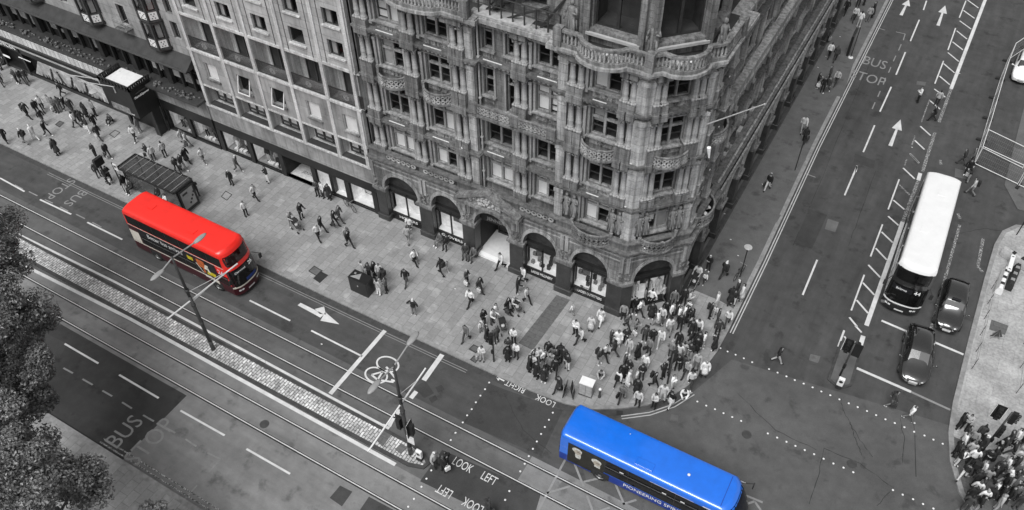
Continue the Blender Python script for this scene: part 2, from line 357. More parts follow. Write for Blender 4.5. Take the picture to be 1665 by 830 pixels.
CRK = MB()
for P in ([(1367, 648), (1372, 670), (1383, 690), (1389, 710), (1397, 730), (1402, 742)], [(1383, 690), (1396, 712), (1412, 735), (1420, 746)], [(1464, 680), (1470, 715), (1466, 760)], [(1340, 730), (1330, 775), (1312, 829)], [(1340, 730), (1400, 755), (1452, 794), (1420, 829)], [(1200, 640), (1260, 700), (1340, 738)], [(820, 640), (850, 700), (905, 745)], [(1290, 400), (1316, 340), (1380, 180), (1420, 90)], [(1380, 400), (1392, 365), (1430, 260)], [(1485, 660), (1490, 800)], [(410, 440), (480, 470), (560, 512)], [(1560, 380), (1600, 372), (1640, 378)]):
    rr = random.Random(len(P)); Q = []
    for a, b in zip(P, P[1:]):
        for k in range(6): f = k/6; Q.append(G(a[0]+(b[0]-a[0])*f+rr.uniform(-1.2, 1.2), a[1]+(b[1]-a[1])*f+rr.uniform(-1, 1)))
    for a, b in zip(Q, Q[1:]):
        d = b-a; n = Vector((-d.y, d.x, 0)).normalized()*rr.uniform(.008, .026); CRK.sheet([(a-n)[:2], (b-n)[:2], (b+n)[:2], (a+n)[:2]], .0105)
struct(CRK.build('road_cracks', 'crack'))
KERB = [(-150, 26.45), (-60, 26.45), (-25, 26.5), (-19, 26.55), (-14.5, 26.65), (-12.2, 26.85), (-10.5, 27.3), (-9.0, 28.2), (-7.6, 29.3), (-6.6, 30.5), (-5.9, 31.9), (-5.45, 33.6), (-5.2, 35.5), (-5.15, 37.5), (-5.2, 45), (-5.5, 60), (-5.6, 140)]
inner = offset(KERB, -.28)          # left of travel = towards the pavement
mb = MB(); mb.prism(inner+[(-150, 140)], -.05, KZ); struct(mb.build('pavement', 'slabs'))
mb = MB(); mb.strip(KERB, -.283, 0, -.05, KZ+.006); struct(mb.build('kerb', 'kerb_side'))
mb = MB(); mb.strip(KERB[:8], 0.0, .42, -.04, .012); struct(mb.build('gutter', 'kerb_dark'))
a = [G(*q, KZ)[:2] for q in ((1101, 462), (1172, 490), (1207, 504))]
mb = MB(); mb.sheet([(-20, a[0][1]+.1), (a[0][0], a[0][1]+.1), a[1], (-5.5, a[2][1]-.2), (-5.5, 45), (-5.8, 60), (-5.9, 140), (-20, 140)], KZ+.004); struct(mb.build('pavement_side', 'asphalt_path'))
mb = MB(); mb.sheet([(-9.35, 37.6), (-9.3, 140), (-8.9, 140), (-8.9, 37.7)], KZ+.008); struct(mb.build('paving_edge', 'kerb_dark'))
mb = MB(); mb.sheet([G(*q, KZ)[:2] for q in ((905, 480), (927, 488), (866, 570), (843, 558))], KZ+.004); struct(mb.build('dark_paving', 'slabs_dark'))
mb = MB(); mb.sheet([G(*q, KZ)[:2] for q in ((1066, 575), (1095, 585), (1088, 620), (1150, 590), (1165, 560), (1130, 640), (1090, 655), (1050, 640))], KZ+.004); mb = None
mb = MB()
for q in (((1253, 345), (1270, 350), (1263, 362), (1246, 356)), ((1387, 105), (1370, 158), (1356, 156), (1378, 103)), ((1300, 255), (1311, 259), (1307, 265), (1296, 262))): mb.sheet([G(*p, KZ)[:2] for p in q], KZ+.009)
struct(mb.build('pale_paving', 'patch_light'))
SK = [(-150, 10.05), (-20, 10.1), (60, 10.1)]
mb = MB(); mb.prism([(-150, 9.75), (-150, 1.5), (60, 1.5), (60, 9.8)], -.05, KZ); struct(mb.build('pavement_south', 'slabs'))
mb = MB(); mb.strip(SK, 0, .33, -.05, KZ+.006); struct(mb.build('kerb_south', 'kerb_side'))
mb = MB(); mb.sheet(rect(-150, 60, -60, 1.5), .06); struct(mb.build('garden_path', 'slabs_dark'))
# east pavement with its worn slabs
EK = [(14, 30.0), (12, 31.2), (10.6, 32.7), (9.75, 34.6), (9.3, 36.6), (9.15, 39), (9.15, 45), (9.2, 51), (9.3, 55), (9.6, 56.8), (10.4, 58.0), (12, 58.6), (40, 58.8)]
mb = MB(); mb.prism(offset(EK, .3)+[(40, 30)], -.05, KZ); struct(mb.build('pavement_east', 'slabs_east'))
mb = MB(); mb.strip(EK, 0, .303, -.05, KZ+.006); struct(mb.build('kerb_east', 'kerb_side'))
mb = MB(); mb.sheet(rect(9.0, 40, 62.5, 140), .05); mb.sheet([(10.3, 60), (40, 62), (40, 62.5), (9, 62.5)], .05); struct(mb.build('closed_road', 'patch_light'))
mb = MB(); mb.sheet([(9.6, 29.9), (40, 29.9), (40, 36.4), (9.65, 36.4), (10.3, 33.6), (11.2, 32.4)], KZ+.004); struct(mb.build('dark_paving_east', 'slabs_dark'))
# tram island of setts, and the refuge in the side street
isl = [(-150, 18.3), (-20.5, 18.28), (-18.4, 18.3), (-17.45, 18.6), (-17.3, 19.1), (-17.9, 19.5), (-19.0, 19.74), (-36, 19.78), (-150, 19.9)]
mb = MB(); mb.strip(isl, -.22, 0, -.02, KZ); struct(mb.build('kerb_island', 'kerb_dark'))
mb = MB(); mb.prism(offset(isl, -.2), -.02, KZ-.006); struct(mb.build('island', 'setts'))
for q in (((611, 715), (624, 701), (636, 708), (622, 727)), ((642, 731), (652, 721), (663, 728), (652, 739))):
    mb = MB(); mb.sheet([G(*p, KZ)[:2] for p in q], KZ+.004); tag(mb.build('access_cover', 'slabs_dark'), 'dark cover plate set in the pale setts of the tram island', 'cover', 'cover plates in the tram island')
ref = [G(*q, 0)[:2] for q in ((1345, 618), (1364, 634), (1384, 629), (1397, 584), (1389, 561), (1366, 556))]
mb = MB(); mb.prism(ref, -.02, .1); struct(mb.build('kerb_refuge', 'kerb_dark'))
mb = MB(); mb.prism(offset(ref, -.16 if sum(ref[i][0]*ref[(i+1) % 6][1]-ref[(i+1) % 6][0]*ref[i][1] for i in range(6)) > 0 else .16, True), .0, .112); struct(mb.build('refuge_paving', 'patch_light'))
# rails
mb = MB()
for y in (22.13, 20.72, 17.22, 15.81):
    mb.box(-150, 120, y-.03, y+.03, 0, .016, 0); mb.box(-150, 120, y-.12, y-.03, 0, .012, 1); mb.box(-150, 120, y+.03, y+.08, 0, .012, 1)
struct(mb.build('tram_rails', ['rail', 'groove']))

# ---------------------------------------------------------------- road markings (photo pixels give the ground points)
def R(o, k, *pts): return [(o[0]+x/k, o[1]+y/k) for x, y in pts]
class Marks:
    def __init__(s): s.b = {k: MB() for k in ('paint', 'paint_worn', 'paint_grey', 'paint_line')}
    def line(s, p, q, wd=.11, m='paint', z=None):
        z = z or {'paint': .0165, 'paint_worn': .0135, 'paint_grey': .015, 'paint_line': .0145}[m]
        a, b = G(*p), G(*q); d = (b-a).normalized(); n = Vector((-d.y, d.x, 0))*wd/2
        s.b[m].sheet([(a-n)[:2], (b-n)[:2], (b+n)[:2], (a+n)[:2]], z)
    def poly(s, pts, m='paint', z=.018): s.b[m].sheet([G(*p)[:2] for p in pts], z)
    def ring(s, c, r, wd, m='paint', z=.018, ux=Vector((1, 0, 0)), uy=Vector((0, 1, 0))):
        n = 24
        for i in range(n):
            t0, t1 = 2*math.pi*i/n, 2*math.pi*(i+1)/n
            P = lambda t, q: (c+ux*math.cos(t)*q[0]+uy*math.sin(t)*q[1])[:2]
            s.b[m].sheet([P(t0, (r[0]-wd, r[1]-wd)), P(t0, r), P(t1, r), P(t1, (r[0]-wd, r[1]-wd))], z)
    def done(s, name):
        for k, b in s.b.items():
            if b.v: struct(b.build(name, k))
mk = Marks()
def lines(o, k, segs, wd=.11, m='paint'):
    for x0, y0, x1, y1 in segs: mk.line((o[0]+x0/k, o[1]+y0/k), (o[0]+x1/k, o[1]+y1/k), wd, m)
S = 2.964
lines((0, 0), 1, [(0, 290, 40, 312), (65, 325, 116, 349), (142, 362, 199, 390), (406, 489, 472, 522), (506, 538, 589, 580), (315, 446, 374, 473)], .13)
lines((0, 0), 1, [(24, 301, 37, 308), (47, 312, 61, 319), (73, 325, 86, 331), (98, 337, 111, 344), (124, 349, 138, 356), (150, 362, 165, 370)], .1, 'paint_grey')
lines((0, 0), 1, [(29, 381, 189, 460), (189, 460, 400, 572), (400, 572, 622, 692)], .17); lines((0, 0), 1, [(622, 692, 633, 697)], .25)
lines((0, 0), 1, [(37, 431, 210, 518), (210, 518, 400, 622.5), (400, 622.5, 643, 756)], .24); lines((0, 0), 1, [(0, 412, 37, 431)], .2)
lines((0, 0), 1, [(626, 538, 537, 641)], .3); lines((0, 0), 1, [(719, 577, 689, 619)], .34); lines((0, 0), 1, [(677, 637, 668, 648), (650, 667, 640, 680), (640, 678, 632, 694)], .3)
mk.poly([(484, 497), (489, 493), (527, 512), (521, 517)]); mk.poly([(521, 522), (529, 508), (552, 528)]); mk.poly([(512, 503), (527, 499), (530, 512), (520, 511)])
# cycle symbol
c = G(628, 594); mk.ring(c+Vector((.05, .1, 0)), (.85, .62), .12); c2 = G(604, 613); mk.ring(c2+Vector((.2, .25, 0)), (.85, .62), .12)
lines((0, 0), 1, [(604, 610, 622, 605), (622, 605, 614, 618), (614, 618, 604, 610), (622, 605, 640, 600), (628, 597, 645, 618), (614, 618, 640, 622), (636, 618, 646, 621)], .13)
lines((1245, 0), S, [(775, 5, 760, 50), (740, 97, 697, 200), (673, 253, 628, 362), (605, 420, 550, 540), (525, 605, 470, 735), (440, 800, 434, 830)], .13)
lines((1245, 250), S, [(440, 62, 380, 202), (248, 513, 178, 682)], .13)
lines((1245, 0), S, [(653, 215, 640, 245), (627, 270, 615, 297), (603, 325, 592, 352), (552, 440, 540, 468), (527, 495, 513, 527), (627, 155, 672, 165), (672, 165, 663, 195), (530, 133, 575, 147)], .1, 'paint_grey')
lines((1245, 250), S, [(190, 97, 240, 115)], .1, 'paint_grey')
for tx, ty, hx, hy in ((652, 75, 690, 0), (830, 125, 865, 28), (600, 705, 650, 578)):
    a, b = G(1245+tx/S, ty/S), G(1245+hx/S, hy/S); d = (b-a); n = Vector((-d.y, d.x, 0)).normalized(); e = a+d*.62
    mk.b['paint'].sheet([(a-n*.16)[:2], (e-n*.09)[:2], (e+n*.09)[:2], (a+n*.16)[:2]], .016); mk.b['paint'].sheet([(e-n*.42)[:2], b[:2], (e+n*.42)[:2]], .018)
lines((1245, 0), S, [(1060, -5, 893, 430)], .3); lines((1245, 0), S, [(893, 430, 835, 590), (815, 640, 755, 830)], .26, 'paint_worn')
lines((1245, 250), S, [(735, 130, 660, 330)], .26, 'paint_worn'); lines((1245, 250), S, [(745, 95, 735, 130), (660, 330, 485, 830)], .3); lines((1245, 550), S, [(470, -10, 445, 75)], .3)
lines((1245, 0), S, [(965, 5, 933, 87), (915, 137, 878, 243), (857, 295, 815, 405)], .11); lines((1245, 0), S, [(790, 480, 750, 590), (720, 655, 705, 700), (680, 770, 668, 800)], .1, 'paint_worn')
lines((1245, 250), S, [(643, 125, 590, 270), (563, 342, 505, 497), (475, 585, 412, 757)], .11); lines((1320, 530), 5.19, [(273, 40, 222, 178), (272, 90, 325, 150), (365, 0, 420, 58)], .13)
lines((1245, 0), S, [(970, 0, 1025, 40), (953, 52, 1006, 90), (935, 102, 990, 142), (920, 150, 970, 190), (900, 203, 950, 242), (878, 255, 930, 298), (857, 308, 910, 353), (837, 368, 887, 410), (812, 430, 865, 470), (792, 487, 840, 528), (745, 610, 795, 655), (718, 678, 765, 722), (695, 743, 738, 788)], .14)
lines((1245, 250), S, [(695, 0, 738, 45), (662, 70, 718, 123), (615, 225, 668, 270), (590, 303, 640, 347), (558, 378, 612, 430), (530, 457, 583, 513), (494, 537, 552, 598), (468, 623, 523, 682), (438, 707, 493, 770), (403, 790, 440, 835)], .14)
lines((1245, 250), S, [(640, 147, 693, 200)], .14, 'paint_worn')
lines((1245, 550), S, [(437, 145, 700, 260)], .2); lines((1245, 550), S, [(700, 260, 765, 290), (765, 290, 890, 347)], .16, 'paint_grey'); lines((1440, 450), 4.15, [(-28, 298, 135, 368), (300, 432, 525, 527)], .18)
lines((1245, 250), S, [(935, 345, 795, 850)], .2, 'paint_worn'); lines((1245, 250), S, [(925, 290, 937, 315), (1048, 410, 1022, 545), (1022, 545, 1045, 572), (840, 30, 845, 55)], .22, 'paint_worn')
lines((0, 550), S, [(312, 28, 475, 123), (575, 178, 765, 290), (870, 350, 1083, 470), (1188, 535, 1398, 655)], .13)
lines((0, 550), S, [(232, 98, 262, 117), (306, 145, 352, 170), (398, 198, 447, 226), (494, 254, 541, 281), (589, 310, 636, 340), (690, 372, 742, 402), (895, 488, 947, 523), (1000, 553, 1062, 585), (1062, 585, 1007, 645), (950, 710, 885, 783), (790, 428, 845, 458)], .11, 'paint_grey')
lines((820, 600), 3.61, [(365, 520, 200, 830), (405, 540, 465, 690), (465, 665, 600, 632), (645, 660, 705, 800), (250, 730, 385, 690), (695, 795, 775, 770), (485, 745, 520, 840), (310, 800, 322, 830), (560, 835, 620, 815), (1420, 745, 1516, 785), (1470, 780, 1505, 830), (1420, 795, 1470, 778)], .13, 'paint_grey')
for dd in (.5, .68): mk.b['paint_grey'].strip(KERB[1:4], dd, dd+.045, .010, .014)
for dd in (.46, .66): mk.b['paint_line'].strip(KERB[7:11], dd, dd+.06, .012, .016)
for dd in (.12, .3): mk.b['paint_line'].strip(KERB[13:], dd, dd+.075, .012, .016)
for dd in (-.28, -.55): mk.b['paint_worn'].strip([(-36, 10.07), (-20, 10.1)], dd, dd+.09, .012, .016)
mb = mk.b['paint_grey']
X, Y, Z = Vector((1, 0, 0)), Vector((0, 1, 0)), Vector((0, 0, 1))
def road_text(s, px, ux, uy, size, wide, m='paint'):
    c = G(*px); c.z = .014; put_text(mk.b[m], s, c, ux, uy, size, .0015, wide)
road_text('BUS', (123, 322), -Y, X, 1.2, .95, 'paint_grey'); road_text('STOP', (98, 307), -Y, X, 1.2, .9, 'paint_grey')
road_text('BUS', (203, 703), Y, -X, 1.65, .82, 'paint_grey'); road_text('STOP', (245, 719), Y, -X, 1.75, .82, 'paint_grey')
road_text('BUS', (1422, 103), X, Y, 2.1, .62, 'paint_grey'); road_text('STOP', (1411, 128), X, Y, 2.1, .62, 'paint_grey')
mk.line((1436, 138), (1440, 127), .1, 'paint_grey')
road_text('LOOK', (752, 757), X, Y, .8, .6); road_text('LEFT', (795, 779), X, Y, .8, .62); road_text('LEFT', (723, 799), -X, -Y, .8, .62); road_text('LOOK', (769, 822), -X, -Y, .8, .6)
e = G(838, 629)-G(886, 651); e = Vector((e.x, e.y, 0)).normalized()
road_text('RIGHT', (838, 629), -X, -Y, .62, .8); road_text('LOOK', (887, 652), e, Vector((e.y, -e.x, 0))*-1 if Vector((e.y, -e.x, 0)).y > 0 else Vector((e.y, -e.x, 0)), .62, .8)
lines((0, 0), 1, [(820, 620, 808, 614), (808, 614, 811, 619), (808, 614, 814, 613)], .1)
mk.done('road_marking')
# crossing studs
STUD = []
STUD += R((400, 550), S, (1172, 215), (1152, 247), (1130, 278), (1108, 310), (1088, 343), (1066, 373), (1045, 407), (1010, 457), (987, 492), (893, 638), (870, 678), (846, 717), (810, 775), (782, 813))
STUD += R((820, 600), 3.61, (285, 258), (262, 300), (238, 342), (216, 383), (191, 427), (168, 470), (144, 513), (120, 558), (94, 602), (30, 718), (5, 770))
n1 = len(STUD)
STUD += R((1245, 550), S, (16, 150), (57, 167), (100, 185), (140, 203), (183, 220), (226, 238), (268, 258), (311, 276), (355, 296), (400, 315), (443, 333), (488, 352), (532, 372), (577, 392), (622, 410), (668, 430), (715, 452), (765, 470), (808, 490), (853, 510))
STUD += R((820, 450), 3.457, (1215, 403), (1255, 422), (1300, 440), (1346, 460), (1393, 482))
STUD += R((820, 450), 3.457, (1085, 703), (1135, 726), (1184, 746), (1232, 768), (1281, 790), (1331, 812))
STUD += R((1245, 550), S, (10, 460), (55, 480), (100, 500), (143, 520), (188, 540), (233, 560), (279, 582), (326, 605), (375, 625), (422, 647), (613, 733), (660, 755), (710, 777), (758, 800), (808, 822))
mb = MB(); mb.lathe([(.065, 0), (.055, .018), (.03, .025)], n=10); st = mb.build('crossing_stud', 'plastic_white')
for i, q in enumerate(STUD):
    o = st if i == 0 else st.copy()
    if i: COL.objects.link(o)
    o.location = G(*q); o.location.z = .012
    far = i >= n1
    tag(o, 'small round white stud in the rows crossing the side street mouth' if far else 'small round white stud in the rows crossing the main street by the island', 'road stud', 'crossing studs of the side street' if far else 'crossing studs of the main street')
rl_ = random.Random(3); mb = MB()
for u, v in ((1178, 348), (1192, 297), (1210, 271), (1169, 355), (1188, 390), (1200, 416), (1255, 282), (1330, 110), (1343, 92), (1366, 60), (1312, 205), (1240, 300), (740, 470), (300, 262), (70, 222), (523, 560), (660, 470), (1560, 120), (1483, 240)):
    c = G(u, v, KZ); a = rl_.uniform(0, 3); mb.sheet([(c.x+.09*math.cos(a+k*1.571), c.y+.06*math.sin(a+k*1.571)) for k in range(4)], KZ+.013)
tag(mb.build('litter', 'paint'), 'scattered scraps of pale litter on the pavements', 'litter', kind='stuff')
mb = MB(); mb.lathe([(.3, 0), (.3, .006), (.27, .007), (.26, .004)], n=18); mc = mb.build('manhole_cover', 'dark_metal'); ml = ('round cover between the two stud rows of the junction', 'round cover near the crack lines of the junction', 'round cover beside the white arrow of the main street', 'round cover in the pale carriageway south of the island', 'round cover at the head of the dark road repair', 'round cover between the rails left of the cycle symbol')
for i, q in enumerate(((1214, 707), (1385, 755), (575, 470), (430, 690), (1312, 332), (425, 590))):
    o = mc if i == 0 else mc.copy()
    if i: COL.objects.link(o)
    o.location = G(*q); o.location.z = .01; tag(o, ml[i], 'cover', 'manhole covers')
# covers in the pavement
def cover(name, q, m, label, z=KZ+.004, cat='cover'):
    a = [G(*p, z) for p in q]; c = sum(a, Vector())/4; b = MB(); b.sheet([p[:2] for p in a], z); b2 = MB()
    o = b.build(name, m); b2.strip([p[:2] for p in a], -.03, .03, z, z+.01, closed=True); b2.build('frame', 'black_matt', o); return tag(o, label, cat)
cover('drain_cover', [(502, 441), (511, 433), (524, 441), (515, 449)], 'patch_light', 'pale slab cover of a framed pair in the pavement opposite the white arrow')
cover('drain_grating', [(510, 453), (521, 442), (533, 448), (520, 460)], 'black_matt', 'dark barred grating of a framed pair in the pavement opposite the white arrow', cat='grating')
cover('access_cover', [(360, 320), (367, 311), (377, 317), (369, 326)], 'slabs', 'square framed cover in the pavement east of the bus shelter')
cover('access_cover', [(90, 203), (97, 197), (104, 200), (97, 207)], 'patch_light', 'pale square cover in the pavement among walkers far from the shelter')
cover('access_cover', [(178, 219), (187, 212), (195, 216), (186, 224)], 'slabs', 'square cover in the pavement in front of the black entrance box')
cover('access_cover', [(763, 568), (770, 561), (780, 566), (774, 574)], 'slabs_dark', 'dark square cover next to the crossing post near the kerb')
cover('access_cover', [(765, 585), (771, 579), (778, 583), (773, 590)], 'slabs_dark', 'small dark cover right at the kerb below the crossing post')
cover('drain_grating', [(1003, 669), (1012, 669), (1012, 674), (1003, 675)], 'black_matt', 'small black gully grating under the curve of the corner kerb', .02, 'grating')
cover('drain_grating', [(1514, 580), (1519, 582), (1517, 590), (1512, 588)], 'patch_light', 'two pale square covers in the carriageway beside the right kerb', .02)
# ---------------------------------------------------------------- facade kit
class Fac:
    """a flat facade: u along it, d outwards, z up"""
    def __init__(s, A, B):
        A, B = Vector(A[:2]), Vector(B[:2]); s.A = A; s.U = (B-A).normalized(); s.N = Vector((s.U.y, -s.U.x)); s.L = (B-A).length
    def __call__(s, u, d, z): p = s.A+s.U*u+s.N*d; return (p.x, p.y, z)
    def ux(s, X): return (X-s.A.x)/s.U.x
def wall_grid(mb, u0, u1, z0, z1, holes, d=0.0, depth=.4):
    us = sorted({u0, u1, *[h[0] for h in holes], *[h[1] for h in holes]}); zs = sorted({z0, z1, *[h[2] for h in holes], *[h[3] for h in holes]})
    us = [u for u in us if u0 <= u <= u1]; zs = [z for z in zs if z0 <= z <= z1]
    for a, b in zip(us, us[1:]):
        for c, e in zip(zs, zs[1:]):
            mu, mz = (a+b)/2, (c+e)/2
            if any(h[0] < mu < h[1] and h[2] < mz < h[3] for h in holes): continue
            mb.quad((a, d, c), (b, d, c), (b, d, e), (a, d, e))
    for a, b, c, e in holes:
        q = d-depth
        mb.quad((a, d, c), (b, d, c), (b, q, c), (a, q, c)); mb.quad((a, q, e), (b, q, e), (b, d, e), (a, d, e))
        mb.quad((a, q, c), (a, q, e), (a, d, e), (a, d, c)); mb.quad((b, d, c), (b, d, e), (b, q, e), (b, q, c))
def niche(mb, a, b, c, e, d, depth=1.3):
    q = d-depth
    mb.quad((a, q, c), (b, q, c), (b, q, e), (a, q, e)); mb.quad((a, d, c), (b, d, c), (b, q, c), (a, q, c)); mb.quad((a, q, e), (b, q, e), (b, d, e), (a, d, e))
    mb.quad((a, q, c), (a, q, e), (a, d, e), (a, d, c)); mb.quad((b, d, c), (b, d, e), (b, q, e), (b, q, c))
def window(par, F, a, b, c, e, d, mull=1, trans=None, fm='frame_dark', bar=.12, blind=None, border=.07, room=None, thick=.1, name='window', sash=True):
    """blind: list of (column, fraction from top, material) """
    mb = MB(F); t = border
    for x0, x1 in ((a, a+t), (b-t, b)): mb.box(x0, x1, d-thick, d+.02, c, e)
    mb.box(a+t, b-t, d-thick, d+.02, c, c+t); mb.box(a+t, b-t, d-thick, d+.02, e-t, e)
    xs = [a+(b-a)*i/(mull+1) for i in range(mull+2)]
    for x in xs[1:-1]: mb.box(x-bar/2, x+bar/2, d-thick, d+.035, c+t, e-t)
    if trans: mb.box(a+t, b-t, d-thick-.005, d+.028, trans-bar/2, trans+bar/2)
    w_ = mb.build(name, fm, par)
    g = MB(F); g.quad((a, d-.06, c), (b, d-.06, c), (b, d-.06, e), (a, d-.06, e)); g.build('pane', 'glass', w_)
    full = {q[0] for q in (blind or []) if q[1] > .9}
    if sash and len(full) <= mull:
        s = MB(F)
        for ci, (x0, x1) in enumerate(zip(xs, xs[1:])):
            if ci in full: continue
            zz = (c+(trans or e))/2; s.box(x0+t, x1-t, d-.09, d-.03, zz-.03, zz+.03)
            for q in (x0+.07, x1-.11): s.box(q, q+.04, d-.09, d-.03, c+t, e-t)
        s.build('sash', 'frame_dark', w_)
    if blind:
        bb = {}
        for col, fr, m in blind:
            k = bb.setdefault(m, MB(F)); x0, x1 = xs[col]+.06, xs[col+1]-.06
            k.quad((x0, d-.14, e-(e-c)*fr), (x1, d-.14, e-(e-c)*fr), (x1, d-.14, e), (x0, d-.14, e))
        for m, k in bb.items(): k.build('blind', m, w_)
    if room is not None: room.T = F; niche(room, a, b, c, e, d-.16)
    return w_
def column_mesh(h, r=.185):
    mb = MB(); hb = .28
    mb.box(-r*1.35, r*1.35, -r*1.35, r*1.35, 0, hb*.6)
    mb.lathe([(r*1.25, hb*.6), (r*1.3, hb*.75), (r*1.08, hb), (r, hb+.05), (r*1.03, h*.28), (r*1.08, h*.3), (r*1.08, h*.33), (r, h*.35), (r*.88, h-.34), (r*1.0, h-.32), (r*.9, h-.28), (r*1.15, h-.18), (r*1.4, h-.07), (r*1.15, h-.06)], n=12)
    mb.box(-r*1.4, r*1.4, -r*1.4, r*1.4, h-.07, h)
    return mb
def rings(mb, pts, z0, z1, r=.13, t=.03):
    """two rows of carved scrolls along a plan polyline"""
    P = [Vector((p[0], p[1])) for p in pts]; acc = 0; step = r*2.05; rows = max(1, int((z1-z0)/(2*r)))
    for a, b in zip(P, P[1:]):
        L = (b-a).length; U = (b-a)/L; N = Vector((U.y, -U.x))
        while acc < L:
            for k in range(rows):
                c = a+U*acc; zc = z0+(k+.5)*(z1-z0)/rows; n = 8; vs = []
                for j in range(n):
                    th = 2*math.pi*j/n
                    for rr, dd in ((r, -t), (r, t), (r*.52, t), (r*.52, -t)):
                        q = c+U*(rr*math.cos(th))+N*dd; vs.append((q.x, q.y, zc+rr*math.sin(th)))
                fs = [(j*4+i, j*4+(i+1) % 4, ((j+1) % n)*4+(i+1) % 4, ((j+1) % n)*4+i) for j in range(n) for i in range(4)]
                mb.add(vs, fs)
            acc += step
        acc -= L
def arc(F, a, b, d, bulge, n=9):
    out = []
    for i in range(n+1):
        t = i/n; u = a+(b-a)*t; s = math.sin(math.pi*t)**.6 if 0 < t < 1 else 0
        out.append(F(u, d+bulge*s, 0)[:2])
    return out
def curved_balcony(par, F, a, b, d, z, bulge=.7, h=1.0, m='stone', rm='stone_light'):
    P = arc(F, a, b, d, bulge); mb = MB()
    base = [F(a, d-.3, 0)[:2]]+P+[F(b, d-.3, 0)[:2]]
    mb.prism(base, z-.12, z+.08, bottom=True); mb.strip(P, -.05, .1, z-.02, z+.12)
    P2 = arc(F, a+.15, b-.15, d-.1, bulge*.75); mb.prism([F(a+.15, d-.3, 0)[:2]]+P2+[F(b-.15, d-.3, 0)[:2]], z-.3, z-.12, bottom=True)
    mb.strip(P, -.06, .05, z+h-.12, z+h)
    for p in (P[0], P[-1]): mb.box(p[0]-.1, p[0]+.1, p[1]-.1, p[1]+.1, z, z+h+.08)
    o = mb.build('balcony', m, par)
    rb = MB(); rings(rb, P, z+.1, z+h-.1, .145, .05); rb.build('carved_railing', rm, o)
    dk = MB(); dk.strip(P, -.07, -.055, z+.1, z+h-.1); dk.build('railing_shade', 'groove', o)  # black strip behind the rings paints the shade seen through them
    return o
def lumps(mb, F, u0, u1, z0, z1, d, n, r=(.05, .13), rg=random):
    for i in range(n):
        u, z, q = rg.uniform(u0, u1), rg.uniform(z0, z1), rg.uniform(*r)
        T = mb.T; mb.T = None; c = F(u, d, z); mb.ball(c, q, rg.uniform(.7, 1.5), 6, 4); mb.T = T
def statue_mesh(rg):
    mb = MB(); h = 1.75
    mb.lathe([(.26, 0), (.27, .06), (.2, .3), (.17, .7), (.2, .95), (.16, 1.15), (.2, 1.35), (.17, 1.45), (.06, 1.5), (.06, 1.54)], n=10, sx=1, sy=.75)
    mb.ball((0, 0, 1.65), .115, 1.2, 8, 6)
    for s in (-1, 1):
        mb.tube((s*.19, 0, 1.4), (s*.28, -.08, 1.12), .06, .05, 6); mb.tube((s*.28, -.08, 1.12), (s*(.1 if s > 0 else .3), -.2, 1.25 if s > 0 else .85), .05, .04, 6)
    for i in range(14):
        a = rg.uniform(0, 6.28); r = .2; mb.tube((r*math.cos(a), r*.75*math.sin(a), rg.uniform(.7, 1)), (r*1.3*math.cos(a+.2), r*.95*math.sin(a+.2), .05), .035, .05, 5)
    return mb

# ---------------------------------------------------------------- the stone department store
rg = random.Random(5)
store = empty('department_store', (-20, 42, 0), 0, 'sooty carved stone department store with arches, paired columns and a chamfered corner tower', 'building')
store.location = (0, 0, 0)
PATH = [(-32.5, 35.6), (-23.5, 35.6), (-23.5, 36.05), (-17.75, 36.05), (-17.75, 35.6), (-12.45, 35.6), (-9.7, 38.35), (-9.7, 43.0), (-10.3, 43.0), (-10.3, 84)]
WALL = offset(PATH, -.22)
SEG = [Fac(a, b) for a, b in zip(WALL, WALL[1:])]
PS = [Fac(a, b) for a, b in zip(PATH, PATH[1:])]
FL = [(7.3, 9.3, 8.65), (10.5, 12.72, 12.0), (14.25, 16.2, 15.5), (17.55, 18.95, None)]
room = MB()
def bl(k, odds):
    return [(c, rg.choice((1, 1, 1, .5, .55)), rg.choice(('blind', 'blind', 'blind_dim'))) for c in range(k) if rg.random() < odds]
wins = {i: [] for i in range(len(SEG))}   # per segment: (u0,u1,floor,mull,blind,zlow)
f0, f3, f5, f6, f7, f9 = SEG[0], SEG[2], SEG[4], SEG[5], SEG[6], SEG[8]
for a, b in ((-30.75, -28.95), (-27.15, -25.4)):
    for k in range(4): wins[0].append((f0.ux(a), f0.ux(b), k, 1, {0: [(0, 1, 'blind'), (1, 1, 'blind')] if a < -30 else [(0, 1, 'blind'), (1, .34, 'blind')], 1: bl(2, .15), 2: [(0, 1, 'blind_dim')] if a < -30 else [], 3: [(0, .9, 'blind'), (1, 1, 'blind')] if a < -30 else [(0, .35, 'blind'), (1, .32, 'blind')]}[k], None))
for k in range(2): wins[2].append((f3.ux(-23.1), f3.ux(-21.25), k, 1, [(0, 1, 'blind'), (1, .95, 'blind')] if k == 0 else [], None))
wins[2].append((f3.ux(-23.2), f3.ux(-22.5), 2, 0, [], None)); wins[2].append((f3.ux(-21.6), f3.ux(-20.95), 2, 0, [], 13.45))
wins[2].append((f3.ux(-23.2), f3.ux(-22.5), 3, 0, [(0, .3, 'blind')], None)); wins[2].append((f3.ux(-21.6), f3.ux(-20.95), 3, 0, [(0, .28, 'blind')], None))
for k in range(4): wins[2].append((f3.ux(-19.55), f3.ux(-17.85), k, 1, {0: [(0, 1, 'blind'), (1, .34, 'blind')], 1: [], 2: [(0, .95, 'blind'), (1, .9, 'blind')], 3: []}[k], None))
for k in range(4): wins[4].append((f5.ux(-15.7), f5.ux(-14.0), k, 1, [(0, 1, 'blind'), (1, .34, 'blind')] if k == 0 else bl(2, .2), None))
cm = f6.L/2
for k in range(4): wins[5].append((cm-.82, cm+.82, k, 1, [(0, .7, 'blind'), (1, 1, 'blind_dim')] if k == 0 else [], None))
